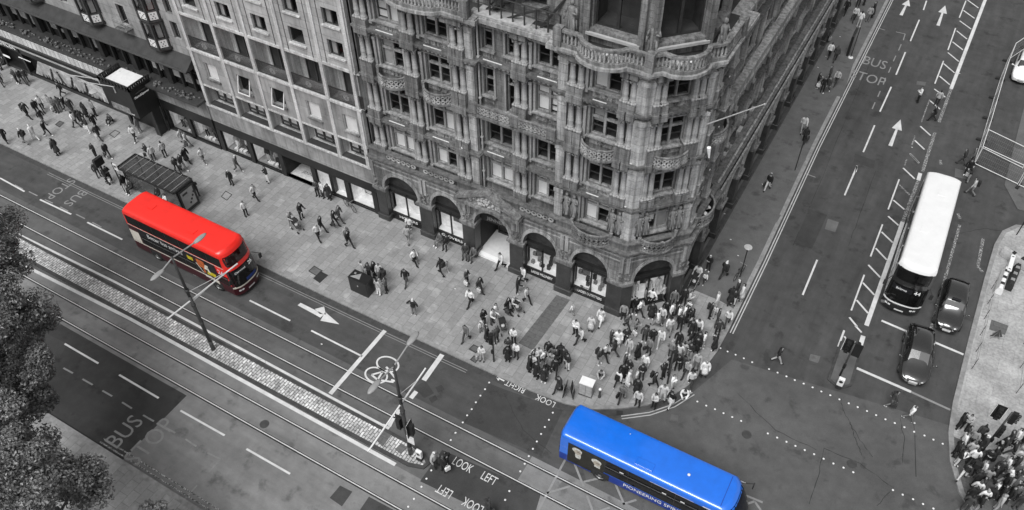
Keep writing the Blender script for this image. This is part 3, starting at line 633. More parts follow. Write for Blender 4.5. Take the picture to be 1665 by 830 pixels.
for k in range(4): wins[6].append((1.2, 2.9, k, 1, bl(2, .3), None))
for j in range(10):
    for k in range(4): wins[8].append((1.2+j*3.75, 2.9+j*3.75, k, 1, bl(2, .3), None))
wm = MB()
for i, F in enumerate(SEG):
    wm.T = F; hs = [(a, b, zl or FL[k][0], FL[k][1]) for a, b, k, mu, bd, zl in wins[i]]
    wall_grid(wm, 0, F.L, 6.0, 19.6, hs, 0, .3)
    for a, b, k, mu, bd, zl in wins[i]:
        ww = window(store, F, a, b, zl or FL[k][0], FL[k][1], -.17, mu, FL[k][2] if mu else FL[k][0]+1.15, 'frame_stone', .15 if mu else .08, bd, .06, room, .16)
wm.T = None; wm.build('wall', 'stone', store)
# surrounds, sills and hood mouldings
sm = MB(); hd = MB()
for i, F in enumerate(SEG):
    sm.T = F; hd.T = F
    for a, b, k, mu, bd, zl in wins[i]:
        sm.mark(); hd.mark()
        c, e = zl or FL[k][0], FL[k][1]
        for x in (a-.16, b+.02): sm.box(x, x+.14, -.005, .12, c, e+.1)
        if b-a > 1.2:
            for x in (a-.42, b+.24): sm.box(x, x+.18, -.005, .2, c-.1, e+.06); sm.box(x-.03, x+.21, -.005, .25, e-.1, e+.08); sm.box(x-.03, x+.21, -.005, .25, c-.3, c-.1)
        sm.box(a-.18, b+.18, -.005, .16, e+.1, e+.22); sm.box(a-.2, b+.2, -.005, .24, c-.12, c-.002)
        if k: 
            for x in (a, (a+b)/2+.04): sm.box(x+.02, x+(b-a)/2-.06, -.005, .06, c-.62, c-.2)
            hd.T = None; lumps(hd, F, a+.1, b-.1, c-.55, c-.25, .05, 14, (.04, .09), rg); hd.T = F
sm.build_parts('window_surround', 'frame_stone', store); hd.build_parts('carved_panel', 'stone', store)
# floors' cornices, continuous around the corner
def cornice(spec, m='ledge'):
    mb = MB()
    for z0, z1, d in spec: mb.strip(PATH, -.24, d, z0, z1)
    return mb.build('cornice', m, store)
cornice([(9.42, 9.58, .1), (9.58, 9.7, .2), (9.7, 9.84, .34), (9.84, 9.9, .26)]); cornice([(12.92, 13.05, .1), (13.05, 13.2, .22), (13.2, 13.34, .36)])
cornice([(16.52, 16.68, .1), (16.68, 16.84, .22), (16.84, 16.98, .34)]); cornice([(19.2, 19.35, .1), (19.35, 19.55, .24), (19.55, 19.7, .4), (19.7, 19.98, .6), (19.98, 20.06, .52)], 'frame_stone')
dn = MB()
for i, F in enumerate(PS):                     # dentils and lead flashing
    dn.T = F; n = int(F.L/.3)
    if i in (1, 3, 7): continue
    for z0, dd in ((9.6, .3), (16.7, .3), (19.38, .36), (13.07, .3)):
        for j in range(n): dn.box(.1+j*.3, .24+j*.3, .0, dd-.03, z0, z0+.1)
dn.build('dentils', 'frame_stone', store)
# columns
CM = [column_mesh(h).build('column', 'stone_col', store, True) for h in (2.05, 2.4, 2.1, 1.75)]
FZ = [7.35, 10.5, 14.4, 17.5]; used = [0]*4
ped = MB(); carv = MB()
def col_at(F, u, k, d=0.08):
    p = F(u, d, FZ[k]); o = CM[k] if not used[k] else CM[k].copy()
    if used[k]: COL.objects.link(o)
    used[k] = 1; o.location = p; o.rotation_euler = (0, 0, math.atan2(F.U.y, F.U.x))
    ped.mark(); carv.mark(); ped.T = F; z0 = (6.5, 9.9, 13.34, 16.98)[k]; ped.box(u-.245, u+.245, -.25, .36, z0, FZ[k])
    ped.mark(); ped.T = F; ped.box(u-.27, u+.27, -.25, .42, (9.4, 12.9, 16.5, 19.2)[k]-.01, (9.4, 12.9, 16.5, 19.2)[k]+.5)
    lumps(carv, F, u-.2, u+.2, FZ[k]+(2.05, 2.4, 2.1, 1.75)[k]-.32, FZ[k]+(2.05, 2.4, 2.1, 1.75)[k]-.05, d+.2, 5, (.05, .09), rg)
stat = statue_mesh(rg).build('statue', 'statue', store, True); st_used = [0]
def statue_at(F, u, d, z, sc=1.0, rz=0):
    o = stat if not st_used[0] else stat.copy()
    if st_used[0]: COL.objects.link(o)
    st_used[0] = 1; o.location = F(u, d, z); o.scale = (sc, sc, sc); o.rotation_euler = (0, 0, math.atan2(F.U.y, F.U.x)+rz)
for k in range(4):
    for x in (-31.98, -31.48, -28.42, -27.9, -24.85, -24.3): col_at(PS[0], PS[0].ux(x), k)
    for x in (-20.72, -20.22): col_at(PS[2], PS[2].ux(x), k)
    for x in (-16.85, -16.32, -13.62, -13.14):
        if k: col_at(PS[4], PS[4].ux(x), k)
    for u in (.62, 1.02, PS[5].L-1.02, PS[5].L-.62):
        if k: col_at(PS[5], u, k)
    for u in (.55, .98, 3.2, 3.65): col_at(PS[6], u, k)
for j in range(4):
    for u in (.55, 3.75): 
        for k in (0, 1): col_at(PS[8], u+j*3.75*1.0, k) if u < 1 else None
for x in (-16.85, -16.32, -13.62, -13.14): statue_at(PS[4], PS[4].ux(x), .08, 7.45, 1.02)
for u in (.6, 1.05, PS[5].L-1.05, PS[5].L-.6): statue_at(PS[5], u, .08, 7.45, 1.02)
pl = MB()
def pil(F, u0, u1, z0, z1, d0=-.25, d1=.12):
    pl.mark(); pl.T = F; pl.box(u0, u1, d0, d1, z0, z1); pl.box(u0-.04, u1+.04, d0, d1+.06, z1-.3, z1-.04); pl.box(u0+.08, u1-.08, d1-.01, d1+.03, z0+.4, z1-.5)
for z0, z1 in ((6.5, 9.42), (9.9, 12.92), (13.34, 16.52), (16.98, 19.2)):
    pil(PS[4], .02, .6, z0, z1, -.6, .14); pil(PS[5], PS[5].L-.36, PS[5].L+.1, z0, z1, -.25, .16); pil(PS[6], -.1, .3, z0, z1, -.25, .16)
    pl.mark(); pl.T = None; c0 = (-12.45, 35.6); q = [(c0[0]-.5, c0[1]), c0, (c0[0]+.32, c0[1]+.32)]; pl.strip(q, -.25, .15, z0, z1); pl.strip(q, -.25, .22, z1-.34, z1-.05)
    pil(PS[8], .02, .35, z0, z1); pil(PS[0], PS[0].L-.6, PS[0].L-.02, z0, z1, -.3, .02)
    for j in range(1, 11): pil(PS[8], j*3.75+.2, j*3.75+.62, z0, z1, -.25, .1)
ped.T = None; ped.build_parts('pedestal', 'stone', store); carv.T = None; carv.build_parts('capital_carving', 'stone', store); pl.T = None; pl.build_parts('pilaster', 'stone_light', store)
# balconies
for a, b in ((-30.95, -28.75), (-27.35, -25.15)): curved_balcony(store, PS[0], PS[0].ux(a), PS[0].ux(b), .1, 13.25, .7, .82)
curved_balcony(store, PS[4], PS[4].ux(-16.1), PS[4].ux(-13.75), .1, 13.25, .7, .82); curved_balcony(store, PS[5], cm-1.15, cm+1.25, .1, 13.25, .7, .82); curved_balcony(store, PS[6], .9, 3.4, .1, 13.25, .7, .82)
curved_balcony(store, PS[4], PS[4].ux(-16.3), PS[4].ux(-13.5), .35, 6.4, .75, .95, 'stone', 'stone'); curved_balcony(store, PS[5], cm-1.2, cm+1.3, .35, 6.4, .75, .95, 'stone', 'stone'); curved_balcony(store, PS[6], .9, 3.7, .3, 6.4, .75, .95, 'stone', 'stone')
F = PS[2]; mb = MB(F); mb.box(0, F.L, -.3, .95, 13.15, 13.36); mb.box(0, F.L, .8, .92, 14.0, 14.12); mb.box(.2, F.L-.2, .78, .79, 13.4, 14.0)
for x in (-23.45, -20.5, -17.95): u = F.ux(x); mb.box(u-.28, u+.28, .74, .95, 13.3, 14.16)
o = mb.build('balcony', 'stone', store); rb = MB(); rings(rb, [F(.3, .86, 0)[:2], F(F.ux(-20.85), .86, 0)[:2]], 13.42, 13.98, .135, .05); rb.build('carved_railing', 'stone_light', o); rb = MB(); rings(rb, [F(F.ux(-20.15), .86, 0)[:2], F(F.L-.4, .86, 0)[:2]], 13.42, 13.98, .135); rb.build('carved_railing', 'stone_light', o)
# ledge with parapet over the arches
mb = MB(); G0 = [(-32.7, 35.1), (-12.25, 35.1), (-9.2, 38.15), (-9.2, 43.4), (-9.5, 43.6), (-9.5, 84)]
mb.strip(G0, -1.2, .02, 6.05, 6.2); mb.strip(G0, -1.2, .16, 6.2, 6.34); mb.strip(G0, -1.2, .3, 6.34, 6.48); mb.build('ledge', 'ledge', store)
mb = MB(); mb.strip(G0, -.28, -.05, 6.48, 6.98); mb.strip(G0, -.36, .06, 6.98, 7.1); mb.build('parapet', 'ledge', store)
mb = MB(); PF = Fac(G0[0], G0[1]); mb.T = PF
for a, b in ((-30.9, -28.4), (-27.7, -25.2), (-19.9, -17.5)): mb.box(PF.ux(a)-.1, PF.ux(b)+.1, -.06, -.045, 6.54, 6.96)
mb.build('tracery_ground', 'groove', store)  # black strips paint the shade in the tracery openings
mb = MB(); PF = Fac(G0[0], G0[1])
for a, b in ((-30.9, -28.4), (-27.7, -25.2), (-19.9, -17.5)): rings(mb, [PF(PF.ux(a), -.03, 0)[:2], PF(PF.ux(b), -.03, 0)[:2]], 6.53, 6.97, .21, .05)
mb.build('parapet_tracery', 'stone_light', store)
mb = MB()
for u in np.arange(43.8, 83, 1.25): mb.box(-9.95, -9.4, u, u+1.2, 6.5, 6.54+.05*rg.random())
mb.build('ledge_slabs', 'stone_light', store)
# mid ledge of the side front
mb = MB(); q = [(-9.75, 43.1), (-9.75, 84)]; mb.strip(q, -.8, .25, 13.15, 13.4); mb.strip(q, -.2, .2, 13.4, 14.05); mb.strip(q, -.24, .25, 14.05, 14.2); mb.build('side_ledge', 'frame_stone', store)
# ---- arcade: granite piers, arches, shop windows
ar = MB(); ring = MB(); carv2 = MB(); shop_id = 0
def arch(F, ua, ub, o0, o1, zs=3.45, zt=5.12, ztop=6.06, d=0.0, depth=.75, z0=3.1):
    n = 16; uc, hw = (o0+o1)/2, (o1-o0)/2; P = [(uc-hw*math.cos(math.pi*i/n), zs+(zt-zs)*math.sin(math.pi*i/n)**.9) for i in range(n+1)]
    ar.T = F; ring.T = F; ring.mark(); carv2.mark()
    for a, b in ((ua, o0), (o1, ub)):
        if b-a > .01: ar.quad((a, d, z0), (b, d, z0), (b, d, ztop), (a, d, ztop))
    ar.quad((o0, d, z0), (o0, d, zs), (o0, d-depth, zs), (o0, d-depth, z0)); ar.quad((o1, d, z0), (o1, d, zs), (o1, d-depth, zs), (o1, d-depth, z0))
    for p, q in zip(P, P[1:]):
        ar.quad((p[0], d, p[1]), (q[0], d, q[1]), (q[0], d, ztop), (p[0], d, ztop)); ar.quad((p[0], d, p[1]), (q[0], d, q[1]), (q[0], d-depth, q[1]), (p[0], d-depth, p[1]))
    for k, (s0, s1, dd) in enumerate(((1.0, 1.07, .07), (1.07, 1.14, .04))):
        Q = [[(uc+(p[0]-uc)*s, zs+(p[1]-zs)*(1+(s-1)*1.3)) for p in P] for s in (s0, s1)]
        for i in range(n):
            a, b, c, e = Q[0][i], Q[0][i+1], Q[1][i+1], Q[1][i]
            ring.add([(a[0], d+dd, a[1]), (b[0], d+dd, b[1]), (c[0], d+dd, c[1]), (e[0], d+dd, e[1]), (a[0], d, a[1]), (b[0], d, b[1]), (c[0], d, c[1]), (e[0], d, e[1])], [(0, 1, 2, 3), (4, 5, 1, 0), (3, 2, 6, 7)])
    lumps(carv2, F, ua, ua+.4, 3.55, 4.6, d+.03, 10, (.06, .13), rg); lumps(carv2, F, ub-.4, ub, 3.55, 4.6, d+.03, 10, (.06, .13), rg); ring.box(ua, ub, d, d+.06, 5.42, 5.5); ring.box(ua, ub, d, d+.1, 5.86, 5.95); ring.box(ua+.05, ua+.3, d, d+.14, 4.5, 5.9); ring.box(ub-.3, ub-.05, d, d+.14, 4.5, 5.9)
def pier(F, a, b, d0=-.75, d1=.06):
    mb = MB(F); mb.box(a, b, d0, d1, .12, 3.1); mb.box(a-.1, b+.1, d0, d1+.12, .1, .62); o = mb.build('pier', 'granite', store); bevel(o, .03, 1)
    mb = MB(F); mb.box(a-.06, b+.06, d0, d1+.06, 3.1, 3.3); mb.box(a-.14, b+.14, d0, d1+.16, 3.3, 3.52); mb.build('capital', 'stone', o)
def shopfront(F, a, b, d=-.45, text=None, disp=0):
    mb = MB(F); z0, z1 = .85, 2.85; m = (a+b)/2
    mb.box(a, b, d-.15, d+.12, .12, .3); mb.box(a, b, d-.1, d+.06, .3, .78); mb.box(a, b, d-.15, d+.14, .78, z0)
    mb.box(m-.05, m+.05, d-.05, d+.05, z0, 3.4)
    for x in (a, b-.06): mb.box(x, x+.06, d-.06, d+.04, z0, z1)
    mb.box(a, b, d-.1, d+.05, z1, 3.0); mb.box(a, b, d-.12, d+.16, 3.35, 3.55)
    o = mb.build('shop_window', 'black', store)
    gl = MB(F); gl.quad((a, d, z0), (b, d, z0), (b, d, z1), (a, d, z1)); gl.build('pane', 'shopglass', o)
    g2 = MB(F); g2.quad((a, d-.02, 3.0), (b, d-.02, 3.0), (b, d-.02, 3.35), (a, d-.02, 3.35)); g2.quad((a, d-.1, 3.55), (b, d-.1, 3.55), (b, d-.1, 5.0), (a, d-.1, 5.0)); g2.build('fanlight', 'display_dark', o)
    dm = MB(F); dm.quad((a, d-.55, z0), (b, d-.55, z0), (b, d-.55, z1), (a, d-.55, z1)); dm.build('display_board', 'display', o)
    dfl = MB(F); dfl.quad((a, d-.01, z0+.01), (b, d-.01, z0+.01), (b, d-.55, z0+.01), (a, d-.55, z0+.01)); dfl.build('display_floor', 'blind', o)
    gd = MB(F); g3 = MB(F)
    if disp == 0:
        for k in range(3):
            u, z = rg.uniform(a+.4, b-.7), rg.uniform(1.5, 2.2); (gd if k % 2 else g3).box(u, u+rg.uniform(.3, .6), d-.53, d-.5, z, z+rg.uniform(.4, .6))
    else:
        for k in range(9): u = rg.uniform(a+.25, b-.25); z = rg.choice((z0, 1.35, 1.8)); (gd if rg.random() < .5 else g3).lathe([(.08, 0), (.13, .1), (.11, .3), (.05, .36), (.07, .42)], (0, 0, 0), 8) if False else (gd if k % 2 else g3).box(u-.12, u+.12, d-.5, d-.3, z, z+rg.uniform(.2, .5))
        for k in range(2): u = rg.uniform(a+.5, m-.3) if k else rg.uniform(m+.3, b-.5); (g3).box(u-.3, u+.3, d-.53, d-.5, 1.6, 2.3)
    if gd.v: gd.build('display_goods', 'display_dark', o)
    if g3.v: g3.build('display_goods', 'display_mid', o)
    if text:
        tb = MB(); put_text(tb, text, F(m, d+.085, .53), (F.U.x, F.U.y, 0), (0, 0, 1), .36, .006, min(1.0, (b-a-.3)/(len(text)*.245)) if len(text) > 9 else 1.25); tb.build('shop_lettering', 'display', o)
GF = Fac((-32.7, 35.1), (-12.25, 35.1)); CF = Fac((-12.25, 35.1), (-9.2, 38.15)); EF = Fac((-9.2, 38.15), (-9.2, 84))
OP = [(-31.7, -28.65), (-27.5, -24.9), (-23.85, -20.95), (-19.85, -17.2), (-16.05, -13.35)]
edges = [-32.7]+[(OP[i][1]+OP[i+1][0])/2 for i in range(4)]+[-12.25]
for i, (a, b) in enumerate(OP): arch(GF, GF.ux(edges[i]), GF.ux(edges[i+1]), GF.ux(a), GF.ux(b))
arch(CF, 0, CF.L, .75, CF.L-.75)
for a, b in [(-32.6, -31.7)]+[(OP[i][1], OP[i+1][0]) for i in range(4)]: pier(GF, GF.ux(a), GF.ux(b))
ey = [0, 4.0]+[4.0+3.75*j for j in range(1, 11)]
for a, b in zip(ey, ey[1:]): arch(EF, a, b, a+.55, b-.55)
for e in ey[1:]: pier(EF, e-.42, e+.42)
# the two corner piers turn with the building
for q in ([(-13.35, 35.1), (-12.25, 35.1), (-11.72, 35.63)], [(-9.73, 37.62), (-9.2, 38.15), (-9.2, 38.7)]):
    mb = MB(); mb.strip(q, -.75, .06, .12, 3.1); mb.strip(q, -.7, .18, .1, .62); o = mb.build('pier', 'granite', store); mb = MB(); mb.strip(q, -.75, .12, 3.1, 3.3); mb.strip(q, -.75, .22, 3.3, 3.52); mb.build('capital', 'stone', o)
for i, t in ((0, 'HOSIERS'), (1, 'GLOVERS'), (3, 'LADIES MILLINERY'), (4, 'LADIES OUTFITTERS')): shopfront(GF, GF.ux(OP[i][0]), GF.ux(OP[i][1]), -.45, t, 0 if i < 2 else 1)
shopfront(CF, .75, CF.L-.75, -.45, 'SHAWLS', 0)
for a, b in zip(ey, ey[1:]): shopfront(EF, a+.55, b-.55, -.45, None, 1)
ar.T = None; ar.build('arcade_wall', 'stone', store); ring.T = None; ring.build_parts('arch_moulding', 'frame_stone', store); carv2.T = None; carv2.build_parts('spandrel_carving', 'stone', store)
# the entrance under the pediment
a, b = OP[2]; F = GF; ua, ub = GF.ux(a), GF.ux(b)
mb = MB(F); niche(mb, ua, ub, .3, 5.0, -.75, 2.3); mb.box(ua, ub, -2.95, -2.8, 3.4, 5.0)
e = mb.build('entrance', 'black_matt', store)
mb = MB(F); mb.box(ua, ub, -3.0, -.5, .29, .305); mb.build('entrance_floor', 'plastic_white', e); mb = MB(F); mb.box(ua, ub, -.5, -.12, .12, .3); mb.build('step', 'blind', e)
for k in range(2):
    x0 = ua+.25+k*(ub-ua-.5)/2; x1 = x0+(ub-ua-.5)/2; mb = MB(F)
    for p, q in ((x0, x0+.09), (x1-.09, x1)): mb.box(p, q, -2.9, -2.78, .3, 2.75)
    mb.box(x0, x1, -2.9, -2.78, 2.6, 2.75); mb.box(x0, x1, -2.9, -2.78, .3, .5); dr = mb.build('door', 'iron', e); g = MB(F); g.quad((x0, -2.84, .3), (x1, -2.84, .3), (x1, -2.84, 2.7), (x0, -2.84, 2.7)); g.build('pane', 'carglass', dr)
tb = MB(); put_text(tb, 'JENNERS', F((ua+ub)/2, -.74, 3.75), (1, 0, 0), (0, 0, 1), .42, .02, 1.0); tb.build('shop_lettering', 'grey_metal', e)
mb = MB(F); mb.box(ua, ub, -.8, -.75, 3.4, 4.1); mb.build('name_board', 'black_matt', e)
uc = (ua+ub)/2+.1; mb = MB(F); P = [(uc-2.3, 6.2), (uc+2.3, 6.2), (uc, 7.5)]
mb.add([(p[0], d, p[1]) for d in (.62, -.1) for p in P], [(0, 1, 2), (0, 3, 4, 1), (1, 4, 5, 2), (2, 5, 3, 0)])
for p, q in ((P[0], P[2]), (P[1], P[2])):
    dx = .25 if p[0] < q[0] else -.25; mb.add([(p[0]-dx, .3, p[1]), (q[0], .3, q[1]), (q[0], .3, q[1]+.28), (p[0]-dx, .3, p[1]+.2), (p[0]-dx, .85, p[1]), (q[0], .85, q[1]), (q[0], .85, q[1]+.28), (p[0]-dx, .85, p[1]+.2)], [(0, 1, 2, 3), (4, 5, 6, 7), (3, 2, 6, 7), (0, 1, 5, 4)])
mb.box(uc-2.6, uc+2.6, -.1, .85, 6.02, 6.24); pd = mb.build('pediment', 'stone', store); cb = MB(); lumps(cb, F, uc-1.4, uc+1.4, 6.35, 6.75, .64, 40, (.06, .15), rg); lumps(cb, F, uc-.5, uc+.5, 6.7, 7.1, .64, 14, (.06, .13), rg); cb.build('pediment_carving', 'stone_light', pd)
# balustrade around the top terrace, bulging over the tower and the first window of the wing
def bal_path():
    p = arc(PS[0], PS[0].ux(-29.2)+0, PS[0].ux(-25.2), .42, .7); q = arc(PS[4], PS[4].ux(-16.4), PS[4].ux(-13.6), .42, .75); r = arc(PS[5], cm-1.25, cm+1.25, .42, .75)
    A = [PS[0](0, .42, 0)[:2]]+p+[PS[0](PS[0].L-.1, .42, 0)[:2]]
    B = [PS[4](.1, .42, 0)[:2]]+q+[(-12.3, 35.2)]+r+[(-9.3, 38.2), (-9.3, 40.8)]
    return A, B
for P in bal_path():
    mb = MB(); mb.strip(P, -.14, .14, 20.06, 20.26); mb.strip(P, -.13, .13, 20.92, 21.06)
    o = mb.build('balustrade', 'stone', store); b2 = MB(); acc = .12
    sl_ = MB(); sl_.strip(P, -.5, .28, 19.86, 20.05); sl_.build('coping', 'frame_stone', o)
    for p, q in zip(P, P[1:]):
        p, q = Vector(p), Vector(q); L = (q-p).length
        while acc < L:
            c = p+(q-p)*acc/L; b2.lathe([(.075, 0), (.075, .06), (.045, .1), (.085, .28), (.05, .46), (.045, .56), (.075, .6), (.075, .66)], (c.x, c.y, 20.26), 7); acc += .23
        acc -= L
    b2.build('balusters', 'frame_stone', o, True)
    pd_ = MB()
    for c in ([P[0], P[-1]] if P[0][0] < -20 else [P[0], (-12.3, 35.2), P[-1]]): pd_.mark(); pd_.box(c[0]-.24, c[0]+.24, c[1]-.24, c[1]+.24, 20.06, 21.16)
    pd_.build_parts('baluster_pier', 'stone', o)
mb = MB(); TP = offset(PATH, -.75); mb.prism(offset(PATH, .45)+[(-20, 84), (-32.5, 60)], 19.9, 20.03); mb.build('terrace', 'tar', store)
# set-back upper storey with tall windows
UPF = [Fac(a, b) for a, b in zip(TP, TP[1:])]; up = MB()
for i, F in enumerate(UPF):
    if F.L < .2: continue
    up.T = F; n = {4: [(.8, F.L-.8)], 5: [(.35, F.L-.35)], 0: [(1.8, 3.4), (5.4, 7.2)], 2: [(1.0, 2.2), (3.6, 5.0)], 6: [(.8, F.L-.9)]}.get(i, [(1+j*3.75, 3+j*3.75) for j in range(int(F.L/3.75))] if i == 8 else [])
    hs = [(a, b, 20.95, 25.2) for a, b in n]; wall_grid(up, 0, F.L, 20.0, 27.0, hs, 0, .4)
    for a, b in n: window(store, F, a, b, 20.95, 25.2, -.35, 1, None, 'iron', .16, None, .1, room, sash=False); up.T = F; up.box(a-.1, b+.1, 0, .22, 20.75, 20.95)
    if i in (4, 5): 
        for a, b in n:
            for x in (a-.45, b+.08): up.box(x, x+.36, 0, .3, 20.0, 26)
            sb = MB(F); sb.box(a-.25, b+.25, .02, .38, 20.62, 20.78); sb.build('lead_sill', 'blind_dim', store)
up.T = None; up.build('upper_wall', 'stone', store)
statue_at(Fac((-13, 35.6), (-12, 36.0)), .55, -.5, 20.1, 1.25); statue_at(Fac((-9.3, 38), (-9.0, 39)), .2, -.4, 20.1, 1.25); statue_at(PS[4], .35, -.6, 20.1, 1.25)
mb = MB(); mb.prism(offset(PATH, -1.0)+[(-20, 84), (-32.5, 60)], 26.9, 27.4); mb.build('roof', 'slate', store)
mb = MB(); P8 = [(-13.6+3.1*math.cos(a+.39), 40.0+3.1*math.sin(a+.39)) for a in [math.pi*i/4 for i in range(8)]]; mb.prism(P8, 27.3, 34.0); mb.strip(P8+[P8[0]], -.3, .3, 33.6, 34.1); mb.lathe([(3.2, 34.0), (2.9, 35.2), (2.0, 36.4), (.9, 37.2), (.3, 38.0), (.05, 39.2)], (-13.6, 40.0, 0), 16); mb.build('turret', 'stone', store)
mb = MB(); mb.strip(TP, -.2, .45, 26.4, 26.9); mb.build('cornice', 'stone', store)
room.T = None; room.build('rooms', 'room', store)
# side flank towards the neighbour, and the back
mb = MB(); mb.box(-32.68, -32.48, 35.5, 60, .1, 26.9); mb.build('flank_wall', 'stone_dark', store)
# drain pipe, iron stair and railings on the terrace
mb = MB(); mb.tube((-23.38, 35.95, 6.5), (-23.38, 35.95, 19.2), .06, n=8)
for z in (8, 10.9, 14, 17): mb.box(-23.47, -23.29, 35.86, 36.05, z, z+.1)
mb.build('drain_pipe', 'frame_pale', store)
mb = MB(); F = PS[2]
for x in np.arange(-23.2, -17.8, .75): u = F.ux(x); mb.tube(F(u, .1, 20.05), F(u, .1, 21.3), .05, n=5)
mb.tube(F(.2, .1, 21.3), F(5.5, .1, 21.3), .045, n=5); mb.tube(F(.2, .1, 20.7), F(5.5, .1, 20.7), .03, n=5)
for k in range(9): mb.box(-22.6+k*.36, -22.2+k*.36, 36.3, 36.95, 20.2+k*.28, 20.25+k*.28)
mb.tube((-22.6, 36.3, 20.2), (-19.4, 36.3, 22.8), .07, n=5); mb.tube((-22.6, 36.95, 20.2), (-19.4, 36.95, 22.8), .07, n=5); mb.tube((-22.6, 36.25, 21.1), (-19.4, 36.25, 23.7), .05, n=5)
for k in range(5): mb.tube((-22.6+k*.8, 36.25, 20.2+k*.65), (-22.6+k*.8, 36.25, 21.1+k*.65), .04, n=5)
mb.tube((-21.5, 36.2, 20.0), (-19.0, 36.6, 21.2), .07, n=5); mb.tube((-19.3, 36.2, 20.0), (-18.0, 36.9, 22.0), .09, n=5); mb.tube((-23.0, 36.4, 20.0), (-21.0, 36.4, 22.4), .06, n=5)
mb.build('fire_escape', 'iron', store)
mb = MB(); mb.sheet([F(.1, .35, 0)[:2], F(3.6, .35, 0)[:2], F(3.6, -.7, 0)[:2], F(.1, -.7, 0)[:2]], 20.07); mb.build('lead_sill', 'frame_pale', store)
# pale lead flashing strips lying on the cornices and small flood lights
n_sl = 0
def strip_light(F, u0, u1, d, z):
    mb = MB(F); mb.box(u0, u1, d, d+.06, z, z+.04); mb.build('strip_light', 'lamp', store)
for k, z in ((1, 9.91), (2, 13.36), (3, 17.0)):
    for F, us in ((PS[0], (PS[0].ux(-30.6), PS[0].ux(-27.0))), (PS[2], (PS[2].ux(-23.0), PS[2].ux(-19.3))), (PS[4], (PS[4].ux(-16.95), PS[4].ux(-15.5), PS[4].ux(-13.6))), (PS[5], (.5, cm-.4, PS[5].L-1.1)), (PS[6], (.5, 2.8))):
        for u in us:
            if rg.random() < .82: strip_light(F, u, u+(1.3 if F in (PS[0], PS[2]) else .85), .14, z)
fl = None
for F, us, d, z in ((PS[4], np.linspace(PS[4].ux(-15.9), PS[4].ux(-13.9), 4), .6, 6.5), (PS[5], np.linspace(cm-.9, cm+1.0, 4), .6, 6.5), (PS[6], np.linspace(1.2, 3.0, 4), .5, 6.5), (PS[4], (PS[4].ux(-15.6), PS[4].ux(-14.8)), .45, 20.1), (PS[5], (cm-.4, cm+.4), .45, 20.1), (PS[0], (PS[0].ux(-24.6), PS[0].ux(-28.2)), .3, 9.92), (PS[2], (PS[2].ux(-20.5),), .3, 17.0), (PS[2], (.6, 1.3), .5, 6.5)):
    for u in us:
        if fl is None:
            mb = MB(); mb.box(-.05, .05, -.05, .05, 0, .12); mb.lathe([(.06, .1), (.15, .22), (.17, .32), (.02, .34)], n=9); fl = mb.build('flood_light', 'plastic_white', store); o = fl
        else: o = fl.copy(); COL.objects.link(o)
        o.location = F(u, d, z); o.rotation_euler = (rg.uniform(-.5, .5), rg.uniform(-.5, .5), rg.uniform(0, 6)); o.scale = (.45,)*3 if F in (PS[0], PS[2]) and z > 9 else (.8,)*3
mb = MB()
for i, (y, s) in enumerate(((46.6, .5), (47.6, .4), (49.6, .55), (44.6, .45), (52.5, .5), (44.0, .3))): mb.box(-10.15, -10.15+s, y, y+s*1.4, 6.5, 6.5+s)
mb.build('roof_units', 'frame_pale', store)
for x in (-19.2, -18.3, -22.6): mb = MB(); mb.box(x, x+.75, 35.25, 35.55, 6.5, 6.72); mb.build('floodlight_box', 'blind', store)
fp = MB(); fp.tube((-9.55, 38.2, 15.6), (-6.75, 38.6, 17.75), .04, .03, 8); fp.ball((-6.75, 38.6, 17.75), .055); fp.build('flagpole', 'blind_dim', store)
mb = MB(); mb.tube((-9.2, 38.4, 13.9), (-9.1, 38.5, 13.1), .13, .05, 7); mb.build('furled_flag', 'blind', store)
# ---------------------------------------------------------------- the slab-faced modern block
rg = random.Random(9)
mod = empty('office_block', (0, 0, 0), 0, 'pale slab-faced modern block with a row of recessed railed balconies above display windows', 'building')
YM = 35.2; X0 = -49.05; BW = 3.345; NB = 5; XE = -32.72
F = Fac((X0-.25, YM), (XE, YM)); U0 = .25; room = MB()
bay = lambda i: U0+i*BW
up = MB(F); lowm = MB(F); holes_u = []; holes_l = []; rec = []
for i in range(NB):
    b0 = bay(i)
    holes_l.append((b0+.18, b0+BW-.12, 4.95, 6.8)); holes_l.append((b0+1.0, b0+2.25, 7.75, 9.2)); holes_u.append((b0+.18, b0+BW-.12, 10.25, 13.1))
    for z in (14.05, 16.38, 18.72, 21.05): holes_u.append((b0+.95, b0+2.25, z, z+1.22))
L = F.L
wall_grid(lowm, 0, L, 3.2, 10.05, [h for h in holes_l], 0, .35); wall_grid(up, 0, L, 10.05, 24.6, holes_u, 0, .3)
lowm.build('lower_wall', 'ashlar_low', mod); up.build('upper_wall', 'ashlar', mod)
rb = MB(F)
for i in range(NB+1):
    u = bay(i)-.02 if i < NB else L-.3
    rb.box(u-.13, u+.17, -.02, .10, 4.75, 24.6); rb.box(u-.13, u+.17, -1.2, -.02, 10.2, 13.15)
rb.box(0, L, -.02, .07, 13.1, 13.32); rb.box(0, L, -.02, .12, 10.02, 10.22); rb.box(0, L, -.02, .09, 4.76, 4.93); rb.box(0, L, -.02, .04, 6.8, 6.95)
rb.build('ribs', 'rib', mod)
